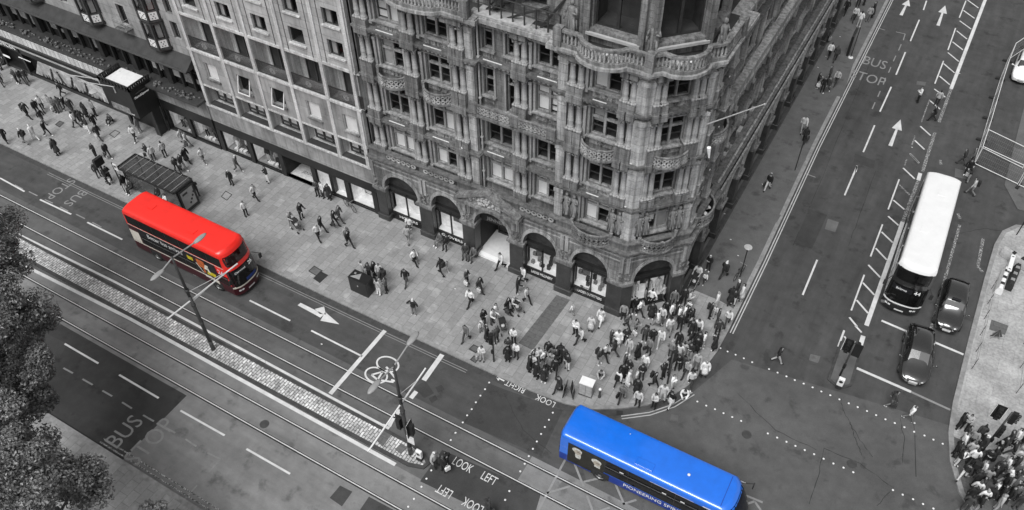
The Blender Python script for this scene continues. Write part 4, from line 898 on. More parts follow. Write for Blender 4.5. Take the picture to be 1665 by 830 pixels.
for i in range(NB):
    b0 = bay(i); a, b = b0+.18, b0+BW-.12
    # balcony recess with three tall lights and an iron railing
    mb = MB(F); niche(mb, a, b, 10.25, 13.1, -.3, .86); rc = mb.build('balcony_recess', 'rib', mod)
    window(mod, F, a+.62, b, 10.3, 13.05, -1.08, 2, None, 'frame_dark', .1, [(0, 1, 'blind_dim')] if i in () else None, .06, None, sash=False, name='balcony_window')
    k = MB(F); k.quad((a+.62, -1.142, 10.3), (b, -1.142, 10.3), (b, -1.142, 13.05), (a+.62, -1.142, 13.05)); k.build('dim_room', 'room', rc); k = MB(F); k.box(a+.5, a+.62, -1.1, -1.02, 10.3, 13.0); k.build('curtain', 'blind_dim', mod)
    rl = MB(F); rl.box(a, b, -.06, 0.0, 11.26, 11.32); rl.box(a, b, -.05, -.01, 10.3, 10.34)
    for j in range(30): x = a+(b-a)*(j+.5)/30; rl.box(x-.026, x+.026, -.04, -.02, 10.34, 11.26)
    rr = rl.build('railing', 'iron', mod); md = MB(); c = F((a+b)/2, 0, 10.8)
    md.T = F
    for q in range(10):
        t0, t1 = 2*math.pi*q/10, 2*math.pi*(q+1)/10; uc = (a+b)/2
        for r0, r1 in ((.1, .14), (.2, .25)): md.quad((uc+r0*math.cos(t0), .01, 10.8+r0*math.sin(t0)), (uc+r1*math.cos(t0), .01, 10.8+r1*math.sin(t0)), (uc+r1*math.cos(t1), .01, 10.8+r1*math.sin(t1)), (uc+r0*math.cos(t1), .01, 10.8+r0*math.sin(t1)))
    md.build('medallion', 'grey_metal', rr)
    # shallow recess with three lights, pale blinds
    mb = MB(F); niche(mb, a, b, 4.95, 6.8, -.34, .6); mb.build('window_recess', 'rib', mod)
    window(mod, F, a+.55, b, 5.35, 6.75, -.5, 2, 5.72, 'frame_dark', .07, [(0, .82, 'blind'), (1, .82, 'blind'), (2, .82 if i else .4, 'blind')], .07, None, sash=False)
    mb = MB(F); mb.box(a, b, -.5, -.02, 4.98, 5.06); mb.build('sill', 'tar', mod)
    # small square windows: blinds or tipped open
    if i in (1, 2):
        w_ = window(mod, F, b0+1.0, b0+2.25, 7.75, 9.2, -.3, 0, None, 'black', .08, None, .06, room, sash=False)
        mb = MB(F); a1, b1 = b0+1.02, b0+2.23
        for x0, x1 in ((a1, a1+.06), (b1-.06, b1)): mb.add([(x, y, z) for x in (x0, x1) for y, z in ((-.1, 9.15), (-.16, 9.15), (.28, 7.75), (.34, 7.75))], [(0, 1, 2, 3), (4, 5, 6, 7), (0, 3, 7, 4), (1, 2, 6, 5)])
        mb.box(a1, b1, .27, .34, 7.72, 7.79); mb.build('open_sash', 'panel_white', w_)
        g = MB(F); g.quad((a1, -.12, 9.15), (b1, -.12, 9.15), (b1, .3, 7.75), (a1, .3, 7.75)); g.build('pane', 'glass', w_)
    else: window(mod, F, b0+1.0, b0+2.25, 7.75, 9.2, -.07, 0, None, 'frame_pale', .08, [(0, 1, 'blind')], .05, room, sash=False)
    mb = MB(F); mb.box(b0+.92, b0+2.33, -.05, .12, 7.62, 7.745); mb.build('sill', 'stone', mod)
    for q, z in enumerate((14.05, 16.38, 18.72, 21.05)):
        window(mod, F, b0+.95, b0+2.25, z, z+1.22, -.2, 1 if (i+q) % 3 else 0, None, 'frame_dark', .08, [(0, 1, 'blind_dim')] if rg.random() < .6 and (i+q) % 3 else None, .06, room, sash=False)
        mb = MB(F); mb.box(b0+.85, b0+2.35, 0.0, .12, z-.12, z-.005); mb.build('sill', 'rib', mod)
# stains in the facing carry on through the joint ribs of the upper floors
jb = MB(F)
for i in range(NB):
    for x in (.55, 2.72): jb.box(bay(i)+x, bay(i)+x+.05, -.01, .03, 13.32, 24.6)
jb.build('joint_strips', 'stone_dark', mod)
# shop fronts
mb = MB(F); mb.box(0, L, -.1, .02, 2.36, 3.2); mb.box(0, L, -.1, .0, .1, .2); 
for i in range(NB+1):
    u = bay(i)-.02 if i < NB else L-.3; mb.box(u-.17, u+.27, -.6, .04, .1, 2.4)
mb.build('fascia', 'black', mod)
shops = [(0, 'fig'), (1, 'fig'), (2, 'door'), (3, 'poster'), (4, 'plates')]
DISPLAYS = []
def display_window(Fq, a, b, z0, z1, kind, par, d=-.1, deep=1.0):
    m1 = MB(Fq); 
    for x0, x1 in ((a, a+.05), (b-.05, b)): m1.box(x0, x1, d-.05, d+.03, z0, z1)
    m1.box(a, b, d-.05, d+.04, z0-.1, z0); m1.box(a, b, d-.05, d+.04, z1, z1+.06)
    if kind in ('poster',): m1.box((a+b)/2-.18, (a+b)/2+.14, d-.4, d+.02, z0, z1)
    o = m1.build('display_window', 'black', par)
    g = MB(Fq); g.quad((a, d, z0), (b, d, z0), (b, d, z1), (a, d, z1)); g.build('pane', 'shopglass', o)
    q = d-deep; n = MB(Fq)
    n.quad((a, d, z0), (a, q, z0), (a, q, z1), (a, d, z1)); n.build('display_side', 'display', o)
    n = MB(Fq); n.quad((a, d, z0), (b, d, z0), (b, q, z0), (a, q, z0)); n.build('display_floor', 'display_floor' if kind == 'fig' else 'display', o)
    n = MB(Fq); n.quad((a, q, z0), (b, q, z0), (b, q, z1), (a, q, z1)); n.quad((b, d, z0), (b, q, z0), (b, q, z1), (b, d, z1)); n.build('display_back', 'display_mid' if kind == 'fig' else 'display', o)
    if kind == 'fig':
        DISPLAYS.append((Fq, a, b, z0, d))
        s = MB(Fq)
        for k in range(3): u = rg.uniform(a+.6, b-.3); s.box(u-.15, u+.15, d-.5, d-.2, z0, z0+rg.uniform(.08, .2))
        s.build('display_goods', 'blind', o)
    elif kind == 'plates':
        s = MB(Fq)
        for k, (fx, fz, r) in enumerate(((.2, .74, .2), (.42, .76, .16), (.32, .36, .3))):
            u, z = a+(b-a)*fx, z0+(z1-z0)*fz
            s.box(u-r*1.3, u+r*1.3, q+.05, q+.07, z-r*1.25, z+r*1.25)
        s.box(a+(b-a)*.55, b-.1, q+.05, q+.07, z0+.9, z1-.1); s.build('display_goods', 'display_mid', o)
        s = MB(Fq)
        for k, (fx, fz, r) in enumerate(((.2, .74, .2), (.42, .76, .16), (.32, .36, .3))):
            u, z = a+(b-a)*fx, z0+(z1-z0)*fz; s.add([(u+r*math.cos(t), q+.09, z+r*math.sin(t)) for t in [2*math.pi*j/16 for j in range(16)]], [tuple(range(16))])
        s.build('display_plates', 'blind', o)
        s = MB(Fq); s.box(a+(b-a)*.72, a+(b-a)*.86, q+.2, q+.5, z0, z0+.6); s.box(a+(b-a)*.8, a+(b-a)*.92, q+.5, q+.7, z0, z0+.22); s.build('display_goods', 'display_dark', o)
    return o
for i, kind in shops:
    b0 = bay(i); a, b = b0+.27, b0+BW-.2
    if kind == 'door':
        mb = MB(F); niche(mb, a, b, .2, 2.9, -.1, 2.6); e = mb.build('entrance', 'black_matt', mod)
        mb = MB(F); mb.box(a, b, -2.7, -.35, .2, .215); fl_ = mb.build('entrance_floor', 'terrazzo', e); tb = MB(); put_text(tb, 'JENNERS', F(a+(b-a)*.56, -1.0, .217), (1, 0, 0), (0, 1, 0), .42, .001, 1.0); tb.build('mat_lettering', 'display_dark', fl_)
        mb = MB(F); mb.box(a, b, -.35, -.02, .1, .2); mb.build('step', 'blind', e)
        mb = MB(F)
        for x in (a+.3, (a+b)/2, b-.4): mb.box(x, x+.08, -2.66, -2.58, .2, 2.6)
        mb.build('door', 'iron', e)
    else: display_window(F, a, b, .38, 2.33, kind, mod, deep=.5 if kind == 'poster' else 1.0)
room.T = None; room.build('rooms', 'room', mod)
mb = MB(); mb.box(X0-.25, XE, 35.3, 58, 24.6, 25.0); mb.build('roof', 'tar', mod); mb = MB(); mb.mark(); mb.box(X0-.25, X0-.1, 35.25, 58, .1, 24.6); mb.mark(); mb.box(XE-.1, XE, 35.3, 58, .1, 24.6); mb.build_parts('side_wall', 'ashlar', mod)
mb = MB(F); mb.box(L-.02, L+.16, -.5, -.3, .1, 24); mb.build('dark_joint', 'black_matt', mod)

# ---------------------------------------------------------------- the neighbour with the long canopy roof and bay windows
wb = empty('hotel_block', (0, 0, 0), 0, 'pale building with white panelled bay windows above a long lead canopy and dark shop front', 'building')
F = Fac((-95, 35.4), (X0-.25, 35.4)); L = F.L; ux = F.ux; room = MB(F)
wl = MB(F)
hs = [(ux(-50.75), ux(-50.0), 10.4, 11.9), (ux(-50.75), ux(-50.0), 12.6, 14.1), (ux(-56.75), ux(-55.85), 9.9, 11.7), (ux(-56.75), ux(-55.85), 13.0, 14.4), (ux(-64), ux(-63.1), 9.9, 11.7), (ux(-70.5), ux(-69.6), 9.9, 11.7), (ux(-77), ux(-76.1), 9.9, 11.7)]
wall_grid(wl, 0, L, 8.9, 20, hs, 0, .3); wl.build('wall', 'render', wb)
for a, b, c, e in hs: window(wb, F, a, b, c, e, -.22, 1, None, 'frame_dark', .07, [(0, 1, 'blind_dim')] if a > ux(-52) else None, .06, room, sash=False)
mb = MB(F); mb.box(ux(-56.95), ux(-55.6), 0, .65, 9.72, 9.82); 
mb.build('balcony_slab', 'stone_dark', wb); mb = MB(F)
for p, q in (((-56.9, .62), (-55.65, .62)), ((-56.9, .02), (-56.9, .62)), ((-55.65, .02), (-55.65, .62))):
    for z in (10.2, 10.7): mb.tube((ux(p[0]), p[1], z), (ux(q[0]), q[1], z), .02, n=5)
mb2 = MB()
for p, q in (((-56.9, .62), (-55.65, .62)), ((-56.9, .02), (-56.9, .62)), ((-55.65, .02), (-55.65, .62))):
    for z in (10.2, 10.7): mb2.tube(F(ux(p[0]), p[1], z), F(ux(q[0]), q[1], z), .02, n=5)
for x in (-56.9, -55.65): mb2.tube(F(ux(x), .62, 9.8), F(ux(x), .62, 10.7), .02, n=5)
mb2.build('balcony_rail', 'grey_metal', wb)
def bay_window(xc, z, hw=1.45):
    u = ux(xc); o_ = None; P = [(u-hw, 0), (u-hw+.5, .8), (u+.05, .8), (u+.55, .8-.65), (u+.62, 0)]
    pw = [F(*p, 0)[:2] for p in P]; mb = MB(); mb.prism([F(u-hw, -.1, 0)[:2]]+pw+[F(u+.62, -.1, 0)[:2]], z-.25, z, bottom=True); mb.strip(pw, -.08, .06, z-.12, z)
    mb.prism([F(u-hw, -.1, 0)[:2]]+pw+[F(u+.62, -.1, 0)[:2]], z+2.18, z+2.3, bottom=True)
    for p in pw[1:4]: mb.box(p[0]-.08, p[0]+.08, p[1]-.08, p[1]+.08, z, z+2.2)
    mb.strip(pw, -.06, .02, z+.74, z+.84); mb.strip(pw, -.06, .02, z+2.06, z+2.2); o_ = mb.build('bay_window', 'frame_dark', wb)
    w2 = MB(); w2.strip(pw, -.04, .0, z+.06, z+.72); q = w2.build('white_panel', 'panel_white', o_)
    s = MB()
    for a, b in zip(pw[1:3], pw[2:4]):
        Fq = Fac(a, b)
        for uu, zz in ((.3, .55), (Fq.L-.3, .55), (.3, .2), (Fq.L-.3, .2), (Fq.L/2, .38)): s.box(*(lambda c: (c[0]-.03, c[0]+.03, c[1]-.03, c[1]+.03, z+zz-.03, z+zz+.03))(Fq(uu, .01, 0)))
    s.build('bolt_heads', 'black_matt', q)
    g = MB(); g.strip(pw, -.03, -.025, z+.84, z+2.06); g.build('pane', 'glass', o_)
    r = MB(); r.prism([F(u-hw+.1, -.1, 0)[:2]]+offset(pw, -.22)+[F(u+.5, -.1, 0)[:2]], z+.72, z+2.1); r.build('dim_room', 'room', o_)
    bl_ = MB(); Fq = Fac(pw[2], pw[3]); bl_.T = Fq; bl_.quad((.25, -.08, z+.9), (Fq.L-.2, -.08, z+.9), (Fq.L-.2, -.08, z+2.05), (.25, -.08, z+2.05)); bl_.build('blind', 'blind_dim', o_)
for xc, z in ((-52.05, 9.45), (-52.05, 11.85), (-52.05, 14.25), (-59.55, 9.5), (-59.55, 11.85), (-67.0, 9.5), (-67.0, 11.85), (-74.4, 9.5)): bay_window(xc, z)
# canopy: sloping lead roof, gutter, glazed storey set back behind a terrace
mb = MB(F); mb.add([(0, -.05, 9.12), (L-.1, -.05, 9.12), (L-.1, .95, 8.35), (0, .95, 8.35), (0, -.05, 8.2), (L-.1, -.05, 8.2), (L-.1, .95, 8.22), (0, .95, 8.22)], [(0, 1, 2, 3), (4, 5, 6, 7), (3, 2, 6, 7), (1, 5, 6, 2)]); mb.build('canopy', 'tar', wb)
mb = MB(); mb.tube(F(0, 1.0, 8.25), F(L-.1, 1.0, 8.25), .11, n=8); mb.build('gutter_pipe', 'dark_metal', wb)
gz = MB(F); gz.quad((0, -.5, 5.2), (L-.1, -.5, 5.2), (L-.1, -.5, 8.3), (0, -.5, 8.3)); gz.build('glazing', 'carglass', wb)
fr = MB(F); pn = MB(F); xs = np.arange(ux(-94), L-.3, 1.35)
for j, x in enumerate(xs):
    fr.box(x-.09, x+.09, -.6, -.3, 5.2, 8.25)
    if j % 3 == 0: fr.box(x-.28, x+.28, -.7, -.15, 5.2, 8.25)
    if rg.random() < .4: pn.box(x+.2, x+1.2, -.48, -.46, 5.3+rg.random(), 6.2+rg.random()*1.6)
fr.box(0, L-.1, -.55, -.42, 6.95, 7.05); fr.build('glazing_frame', 'black_matt', wb); pn.build('interior_panels', 'display_mid', wb)
pn2 = MB(F)
for x in (-53.4, -55.6, -58.3, -66, -72.5): pn2.mark(); pn2.quad((ux(x), -.47, 5.9), (ux(x)+1.0, -.47, 5.9), (ux(x)+1.0, -.47, 7.0), (ux(x), -.47, 7.0))
pn2.build_parts('lit_blind', 'blind_dim', wb)
tr = MB(F); tr.box(0, L-.1, -.6, 1.1, 5.0, 5.2); tr.box(0, ux(-59.6), .7, 1.15, 3.95, 4.95); tr.build('terrace', 'dark_metal', wb)
tr = MB(F); 
for x in np.arange(0, ux(-59.6)-.5, .62): tr.box(x, x+.56, 1.15, 1.2, 4.25, 5.02)
tr.build('parapet_cladding', 'rib', wb)
hedge_m = MB()
for j in range(320):
    x = rg.uniform(-90, -49.6); hedge_m.ball((x, rg.uniform(34.5, 35.2), 5.22+rg.random()*.12), rg.uniform(.06, .16), .9, 5, 3)
hd_ = hedge_m.build('planter_foliage', 'leaf', wb)
fa = MB(F); fa.box(0, ux(-58.6), .55, .95, 3.62, 3.95); fa.build('fascia_ledge', 'tar', wb)
fa = MB(F); fa.box(0, ux(-59.0), .95, 1.02, 3.25, 3.38); fa.build('fascia_light', 'blind_dim', wb)
sf = MB(F); sf.box(0, ux(-56.5), -.4, .8, .1, .5); sf.box(0, ux(-56.5), -.4, .85, 2.55, 3.62); sf.quad((0, .3, .4), (ux(-56.5), .3, .4), (ux(-56.5), .3, 2.6), (0, .3, 2.6))
for x in (-73.2, -76.5, -80): sf.box(ux(x), ux(x)+.3, .3, .85, .1, 3.2)
sf.build('shop_front', 'black', wb)
tb = MB(); put_text(tb, 'SPENCER', F(ux(-74.9), .9, 3.05), (1, 0, 0), (0, 0, 1), .72, .02, 1.05); tb.build('shop_lettering', 'panel_white', wb)
tb = MB(F); tb.quad((ux(-76.2), .87, 1.3), (ux(-75.2), .87, 1.3), (ux(-75.2), .87, 1.55), (ux(-76.2), .87, 1.55)); tb.box(ux(-73.6), ux(-71.9), .84, .87, 1.95, 2.02); tb.build('lit_notice', 'display', wb)
# seaside picture behind the shop glass (plain figures on sand), ribbed sill
sp = MB(F); sp.quad((ux(-71.9), .87, .75), (ux(-62.1), .87, .75), (ux(-61.6), .87, 2.5), (ux(-70.6), .87, 2.5)); pic = sp.build('window_picture', 'picture', wb)
s2 = MB(F)
for j in range(60): x = rg.uniform(-71, -62.5); s2.add([(ux(x), .875, .76), (ux(x)+.3, .875, .76), (ux(x)+.15, .875, 1.05+.4*rg.random())], [(0, 1, 2)])
s2.build('picture_grass', 'display_floor', pic); s3 = MB()
for x, lean in ((-69.3, .5), (-67.9, -.4), (-66.6, .6), (-64.6, .3)):
    c = ux(x); s3.tube(F(c, .88, 1.2), F(c+lean*.5, .88, 1.9), .12, .1, 6); s3.ball(F(c+lean*.6, .88, 2.1), .12); s3.tube(F(c, .88, 1.2), F(c-.3, .88, .85), .08, .06, 5); s3.tube(F(c, .88, 1.2), F(c+.3, .88, .9), .08, .06, 5)
s3.build('picture_figures', 'display_dark', pic)
mb = MB(); mb.box(-95, X0-.25, 35.5, 58, 20, 20.4); mb.box(-95, -57, 35.9, 36.1, .1, 3); mb.build('roof', 'tar', wb)
room.T = None; room.build('rooms', 'room', wb)
sf = MB(F); sf.box(ux(-55.0), L-.02, -.1, .32, 2.36, 3.3); sf.box(ux(-55.0), L-.02, -.2, .3, .1, .33); sf.box(ux(-55.3), ux(-54.95), -.2, .34, .1, 3.3); sf.box(ux(-52.55), ux(-52.2), -.3, .3, .1, 2.4); sf.build('fascia', 'black', wb)
sf = MB(F); sf.box(ux(-57.5), L-.02, -.4, .28, 3.3, 4.95); sf.build('stone_band', 'ashlar_low', wb)
F2 = Fac((-60, 35.15), (-49, 35.15)); display_window(F2, F2.ux(-54.95), F2.ux(-52.6), .38, 2.33, 'fig', wb); display_window(F2, F2.ux(-52.2), F2.ux(-49.45), .38, 2.33, 'fig', wb)
# the projecting black entrance box with a white roof
mb = MB(); mb.box(-58.9, -55.3, 32.75, 34.9, 2.7, 5.35); mb.box(-58.9, -58.6, 33.9, 34.9, .1, 2.7); mb.box(-55.7, -55.3, 33.9, 34.9, .1, 2.7); mb.box(-58.6, -55.7, 34.5, 34.9, .1, 2.7)
kb = mb.build('entrance_box', 'black', wb)
mb = MB(); mb.box(-58.65, -55.55, 33.0, 34.95, 5.35, 5.42); mb.build('box_roof', 'panel_white', kb)
mb = MB(); P = [(-58.85, 34.9), (-58.85, 32.8), (-55.35, 32.8), (-55.35, 34.9)]
mb.strip(P, -.05, .05, 5.8, 5.88); mb.strip(P, -.05, .05, 5.38, 5.45)
for a, b in zip(P, P[1:]):
    n = 9
    for j in range(n+1): q = Vector(a)+(Vector(b)-Vector(a))*j/n; mb.box(q.x-.07, q.x+.07, q.y-.07, q.y+.07, 5.42, 5.84)
mb.build('box_railing', 'black_matt', kb)
tb = MB(); put_text(tb, 'Marks&Spencer', Vector((-55.285, 33.75, 4.65)), (0, 1, 0), (0, 0, 1), .27, .004, .9); put_text(tb, 'Marks&Spencer', Vector((-56.4, 32.74, 2.95)), (1, 0, 0), (0, 0, 1), .2, .004, .9); tb.build('box_lettering', 'display', kb)
mb = MB(); mb.tube((-55.25, 33.2, 5.0), (-55.25, 34.7, 5.0), .04, n=5); mb.box(-55.3, -55.2, 33.88, 33.98, .12, 2.7); mb.box(-55.3, -55.2, 34.8, 34.9, .12, 2.7); mb.build('door_frame', 'dark_metal', kb)
mb = MB(); mb.box(-58.4, -56.2, 32.72, 32.74, 2.85, 3.5); mb.build('box_panel', 'display_mid', kb)
mb = MB()
for x, y, z, ex in ((-58.9, 32.75, 5.5, -61.9), (-57.1, 32.7, 5.4, -60.3)): mb.tube((x, y, z), (ex, y-.9, z+.05), .04, n=6); mb.tube((x, y, z), (x, y, z-.6), .06, n=6)
mb.lathe([(.05, 0), (.32, .05), (.36, .12), (.1, .2)], (-58.9, 31.9, 4.7), 12); mb.build('light_arm', 'blind_dim', wb)
# ---------------------------------------------------------------- trees of the gardens
def tree(loc, h, cr, n, label, seed, flat=.75, pale=.3, off=(0, 0)):
    r = random.Random(seed); t = empty('broadleaf_tree', loc, 0, label, 'tree', 'broadleaf trees along the south pavement')
    mb = MB(); mb.tube((0, 0, 0), (.1, .05, h*.45), .32, .22, 10)
    clumps = []
    for k in range(44):
        a = r.uniform(0, 6.283); e = r.uniform(-.3, 1.0); rr = cr*r.uniform(.45, 1.0)
        p = Vector((off[0]+math.cos(a)*rr*math.cos(e*.9), off[1]+math.sin(a)*rr*math.cos(e*.9), h*.62+math.sin(e)*h*.36)); clumps.append((p, cr*r.uniform(.16, .34)))
        if k < 14: m = Vector((.1, .05, h*.42)); q = m.lerp(p, .55)+Vector((0, 0, .4)); mb.tube(m, q, .12, .07, 6); mb.tube(q, p, .07, .03, 5)
    mb.build('trunk', 'bark', t)
    vs = np.zeros((n*4, 3)); bb = []
    for i in range(n):
        c, s = r.choice(clumps); d = Vector((r.gauss(0, 1), r.gauss(0, 1), r.gauss(0, 1))).normalized(); p = c+Vector((d.x*s, d.y*s, d.z*s*flat))*(r.random()**.45)*1.2
        nrm = (d+Vector((r.gauss(0, .6), r.gauss(0, .6), .7+r.gauss(0, .5)))).normalized(); x = nrm.orthogonal().normalized(); x = (Matrix.Rotation(r.uniform(0, 6.28), 3, nrm) @ x); y = nrm.cross(x); L = r.uniform(.055, .11); W = L*.55
        vs[i*4:i*4+4] = (p-x*L, p-y*W+nrm*.02, p+x*L, p+y*W+nrm*.02)
    me = bpy.data.meshes.new('crown'); me.from_pydata(vs.tolist(), [], [(4*i, 4*i+1, 4*i+2, 4*i+3) for i in range(n)])
    me.materials.append(M['leaf']); me.materials.append(M['leaf_pale']); me.polygons.foreach_set('material_index', [1 if r.random() < pale else 0 for i in range(n)]); me.update(); link('crown', me, t)
    return t
tree((-42.0, 9.3, .12), 14.0, 3.5, 56000, 'big broadleaf tree beside the dark bus stop surfacing with its crown over the carriageway', 1, off=(0, 1.7))
tree((-36.6, 7.6, .12), 13.5, 2.7, 40000, 'big dark broadleaf tree at the left edge in front of the painted BUS lettering', 2, off=(0, .9))
tree((-28.9, 3.1, .12), 13.0, 3.3, 50000, 'big broadleaf tree in the bottom left corner next to the small pale tree top', 3, off=(.3, .5), pale=.3)
tree((-33.6, 5.6, .12), 11.5, 2.2, 24000, 'broadleaf tree at the left edge behind the bottom left corner tree', 9, off=(0, .3))
tree((-26.2, 7.3, .12), 5.6, 1.1, 9000, 'small pale tree top at the bottom edge by the south kerb', 4, .8, .6)
tree((-24.7, 7.5, .12), 4.6, .55, 3000, 'tiny dark tree tip at the bottom edge beside the pale small tree', 6, .8, .1)
tree((-48.0, 11.8, .12), 13.5, 2.8, 36000, 'broadleaf tree at the left edge hiding the end of the sett island', 5, off=(0, 2.4))
# ---------------------------------------------------------------- vehicles
class Bus:
    def __init__(s, L, W, H, rake, z0=.32, rc=.22): s.L, s.W, s.H, s.rake, s.z0, s.rc = L, W, H, rake, z0, rc
    def hw(s, z):
        h = s.W/2-max(0, z-1.3)*.022
        t = s.H-s.rc
        if z > t: k = min(1, (z-t)/s.rc); h -= s.rc*1.15*(1-math.sqrt(max(0, 1-k*k)))
        if z < .55: h -= (.55-z)*.12
        return h
    def xf(s, z, y): 
        r = s.rake*max(0, (z-1.0)/(s.H-1.0))**1.35; k = min(1, abs(y)/max(.2, s.hw(z)))
        top = max(0, z-(s.H-.3))/.3
        return s.L/2-r-.30*k**4-.12*k*k-.14*top**2
    def xr(s, z, y):
        k = min(1, abs(y)/max(.2, s.hw(z))); top = max(0, z-(s.H-.4))/.4
        return -s.L/2+.06*max(0, z-1)/s.H+.16*k**6+.16*top**2
    def prof(s, rows):
        t = s.H-s.rc; zs = [z for z in rows if z < t]+[t+s.rc*math.sin(a) for a in (0, .4, .75, 1.1)]
        P = [(s.hw(z), z) for z in zs]; yt = s.hw(s.H-.001)
        for f in (.95, .7, .4): P.append((yt*f, s.H-.0+.03*(1-f*f)))
        return P
    def body(s, par, rows, mats, rule, name='body'):
        P = s.prof(rows); R_ = [(-y, z) for y, z in P[::-1]]; ring = P+[(0.0, s.H+.03)]+R_; n = len(ring)
        S_ = [0, .012, .03, .06]+[.1+.8*i/10 for i in range(11)]+[.94, .97, .988, 1]; mb = MB(); V = []
        for q in S_:
            for y, z in ring: a, b = s.xr(z, y), s.xf(z, y); V.append((a+(b-a)*q, y, z))
        F_ = [(i*n+j, i*n+j+1, (i+1)*n+j+1, (i+1)*n+j) for i in range(len(S_)-1) for j in range(n-1)]
        for f in F_:
            c = sum((Vector(V[k]) for k in f), Vector())/4; mb.add([V[k] for k in f], [(0, 1, 2, 3)], rule('side', c))
        m = 10
        for end, fx in (('front', s.xf), ('rear', s.xr)):
            half = P+[(0.0001, s.H+.03)]
            for k in range(len(half)-1):
                (y0, za), (y1, zb) = half[k], half[k+1]
                for i in range(m):
                    f0, f1 = -1+2*i/m, -1+2*(i+1)/m; q = [(fx(za, y0*f0), y0*f0, za), (fx(za, y0*f1), y0*f1, za), (fx(zb, y1*f1), y1*f1, zb), (fx(zb, y1*f0), y1*f0, zb)]
                    c = sum((Vector(p) for p in q), Vector())/4; mb.add(q, [(0, 1, 2, 3)], rule(end, c))
        mb.box(-s.L/2+.4, s.L/2-.6, -s.W/2+.2, s.W/2-.2, .25, .45, rule('under', Vector((0, 0, .3))))
        o = mb.build(name, mats, par, True); 
        import bmesh
        b = bmesh.new(); b.from_mesh(o.data); bmesh.ops.remove_doubles(b, verts=b.verts[:], dist=.0015); bmesh.ops.recalc_face_normals(b, faces=b.faces[:]); b.to_mesh(o.data); b.free()
        md = o.modifiers.new('e', 'EDGE_SPLIT'); md.split_angle = math.radians(40)
        return o
    def side(s, mb, sg, x0, x1, z0, z1, off=.012, m=3, mi=None, skew=0):
        for j in range(m):
            a, b = z0+(z1-z0)*j/m, z0+(z1-z0)*(j+1)/m; ya, yb = sg*(s.hw(a)+off), sg*(s.hw(b)+off); sa, sb_ = skew*j/m, skew*(j+1)/m
            mb.quad((x0+sa, ya, a), (x1+sa, ya, a), (x1+sb_, yb, b), (x0+sb_, yb, b), mi)
    def end(s, mb, y0, y1, z0, z1, off=.012, front=True, m=8, k=4, round_=0, mi=None):
        fx = s.xf if front else s.xr; o = off if front else -off
        for j in range(k):
            for i in range(m):
                q = []
                for ii, jj in ((i, j), (i+1, j), (i+1, j+1), (i, j+1)):
                    z = z0+(z1-z0)*jj/k; f = ii/m; w_ = 1-round_*abs(2*jj/k-1)**6; y = (y0+y1)/2+(y1-y0)*(f-.5)*w_; q.append((fx(z, y)+o, y, z))
                mb.add(q, [(0, 1, 2, 3)], mi)
def wheel(par, x, y, r=.48, w_=.3):
    mb = MB(); T = lambda prof: [(a*math.cos(t), b, a*math.sin(t)) for a, b in prof for t in [2*math.pi*i/20 for i in range(20)]]
    def rev(prof, m):
        vs = T(prof); fs = [(j*20+i, j*20+(i+1) % 20, (j+1)*20+(i+1) % 20, (j+1)*20+i) for j in range(len(prof)-1) for i in range(20)]; b = MB(); b.add([(v[0]+x, v[1]+y, v[2]+r) for v in vs], fs); return b
    sg = 1 if y > 0 else -1
    o = rev([(.02, -w_/2*sg), (r*.9, -w_/2*sg), (r, -w_*.35*sg), (r, w_*.35*sg), (r*.92, w_/2*sg), (r*.62, w_/2*sg), (r*.6, w_*.42*sg)], 0).build('wheel', 'tyre', par, True)
    rev([(r*.6, w_*.44*sg), (r*.56, w_*.3*sg), (r*.3, w_*.34*sg), (r*.24, w_*.5*sg), (.02, w_*.52*sg)], 0).build('rim', 'rim', o, True); return o
def put_side_text(mb, s, B, sg, x, z, size, wide=1.0, off=.02): put_text(mb, s, (x, sg*(B.hw(z)+off), z), (1 if sg < 0 else -1, 0, 0), (0, -sg*.02, 1), size, .002, wide)
def put_front_text(mb, s, B, y, z, size, wide=1, off=.03):
    dz = .15; x0, x1 = B.xf(z-dz, y), B.xf(z+dz, y); dx = B.xf(z, y+.1)-B.xf(z, y-.1); put_text(mb, s, (B.xf(z, y)+off, y, z), (dx, .2, 0), (x1-x0, 0, 2*dz), size, .002, wide)
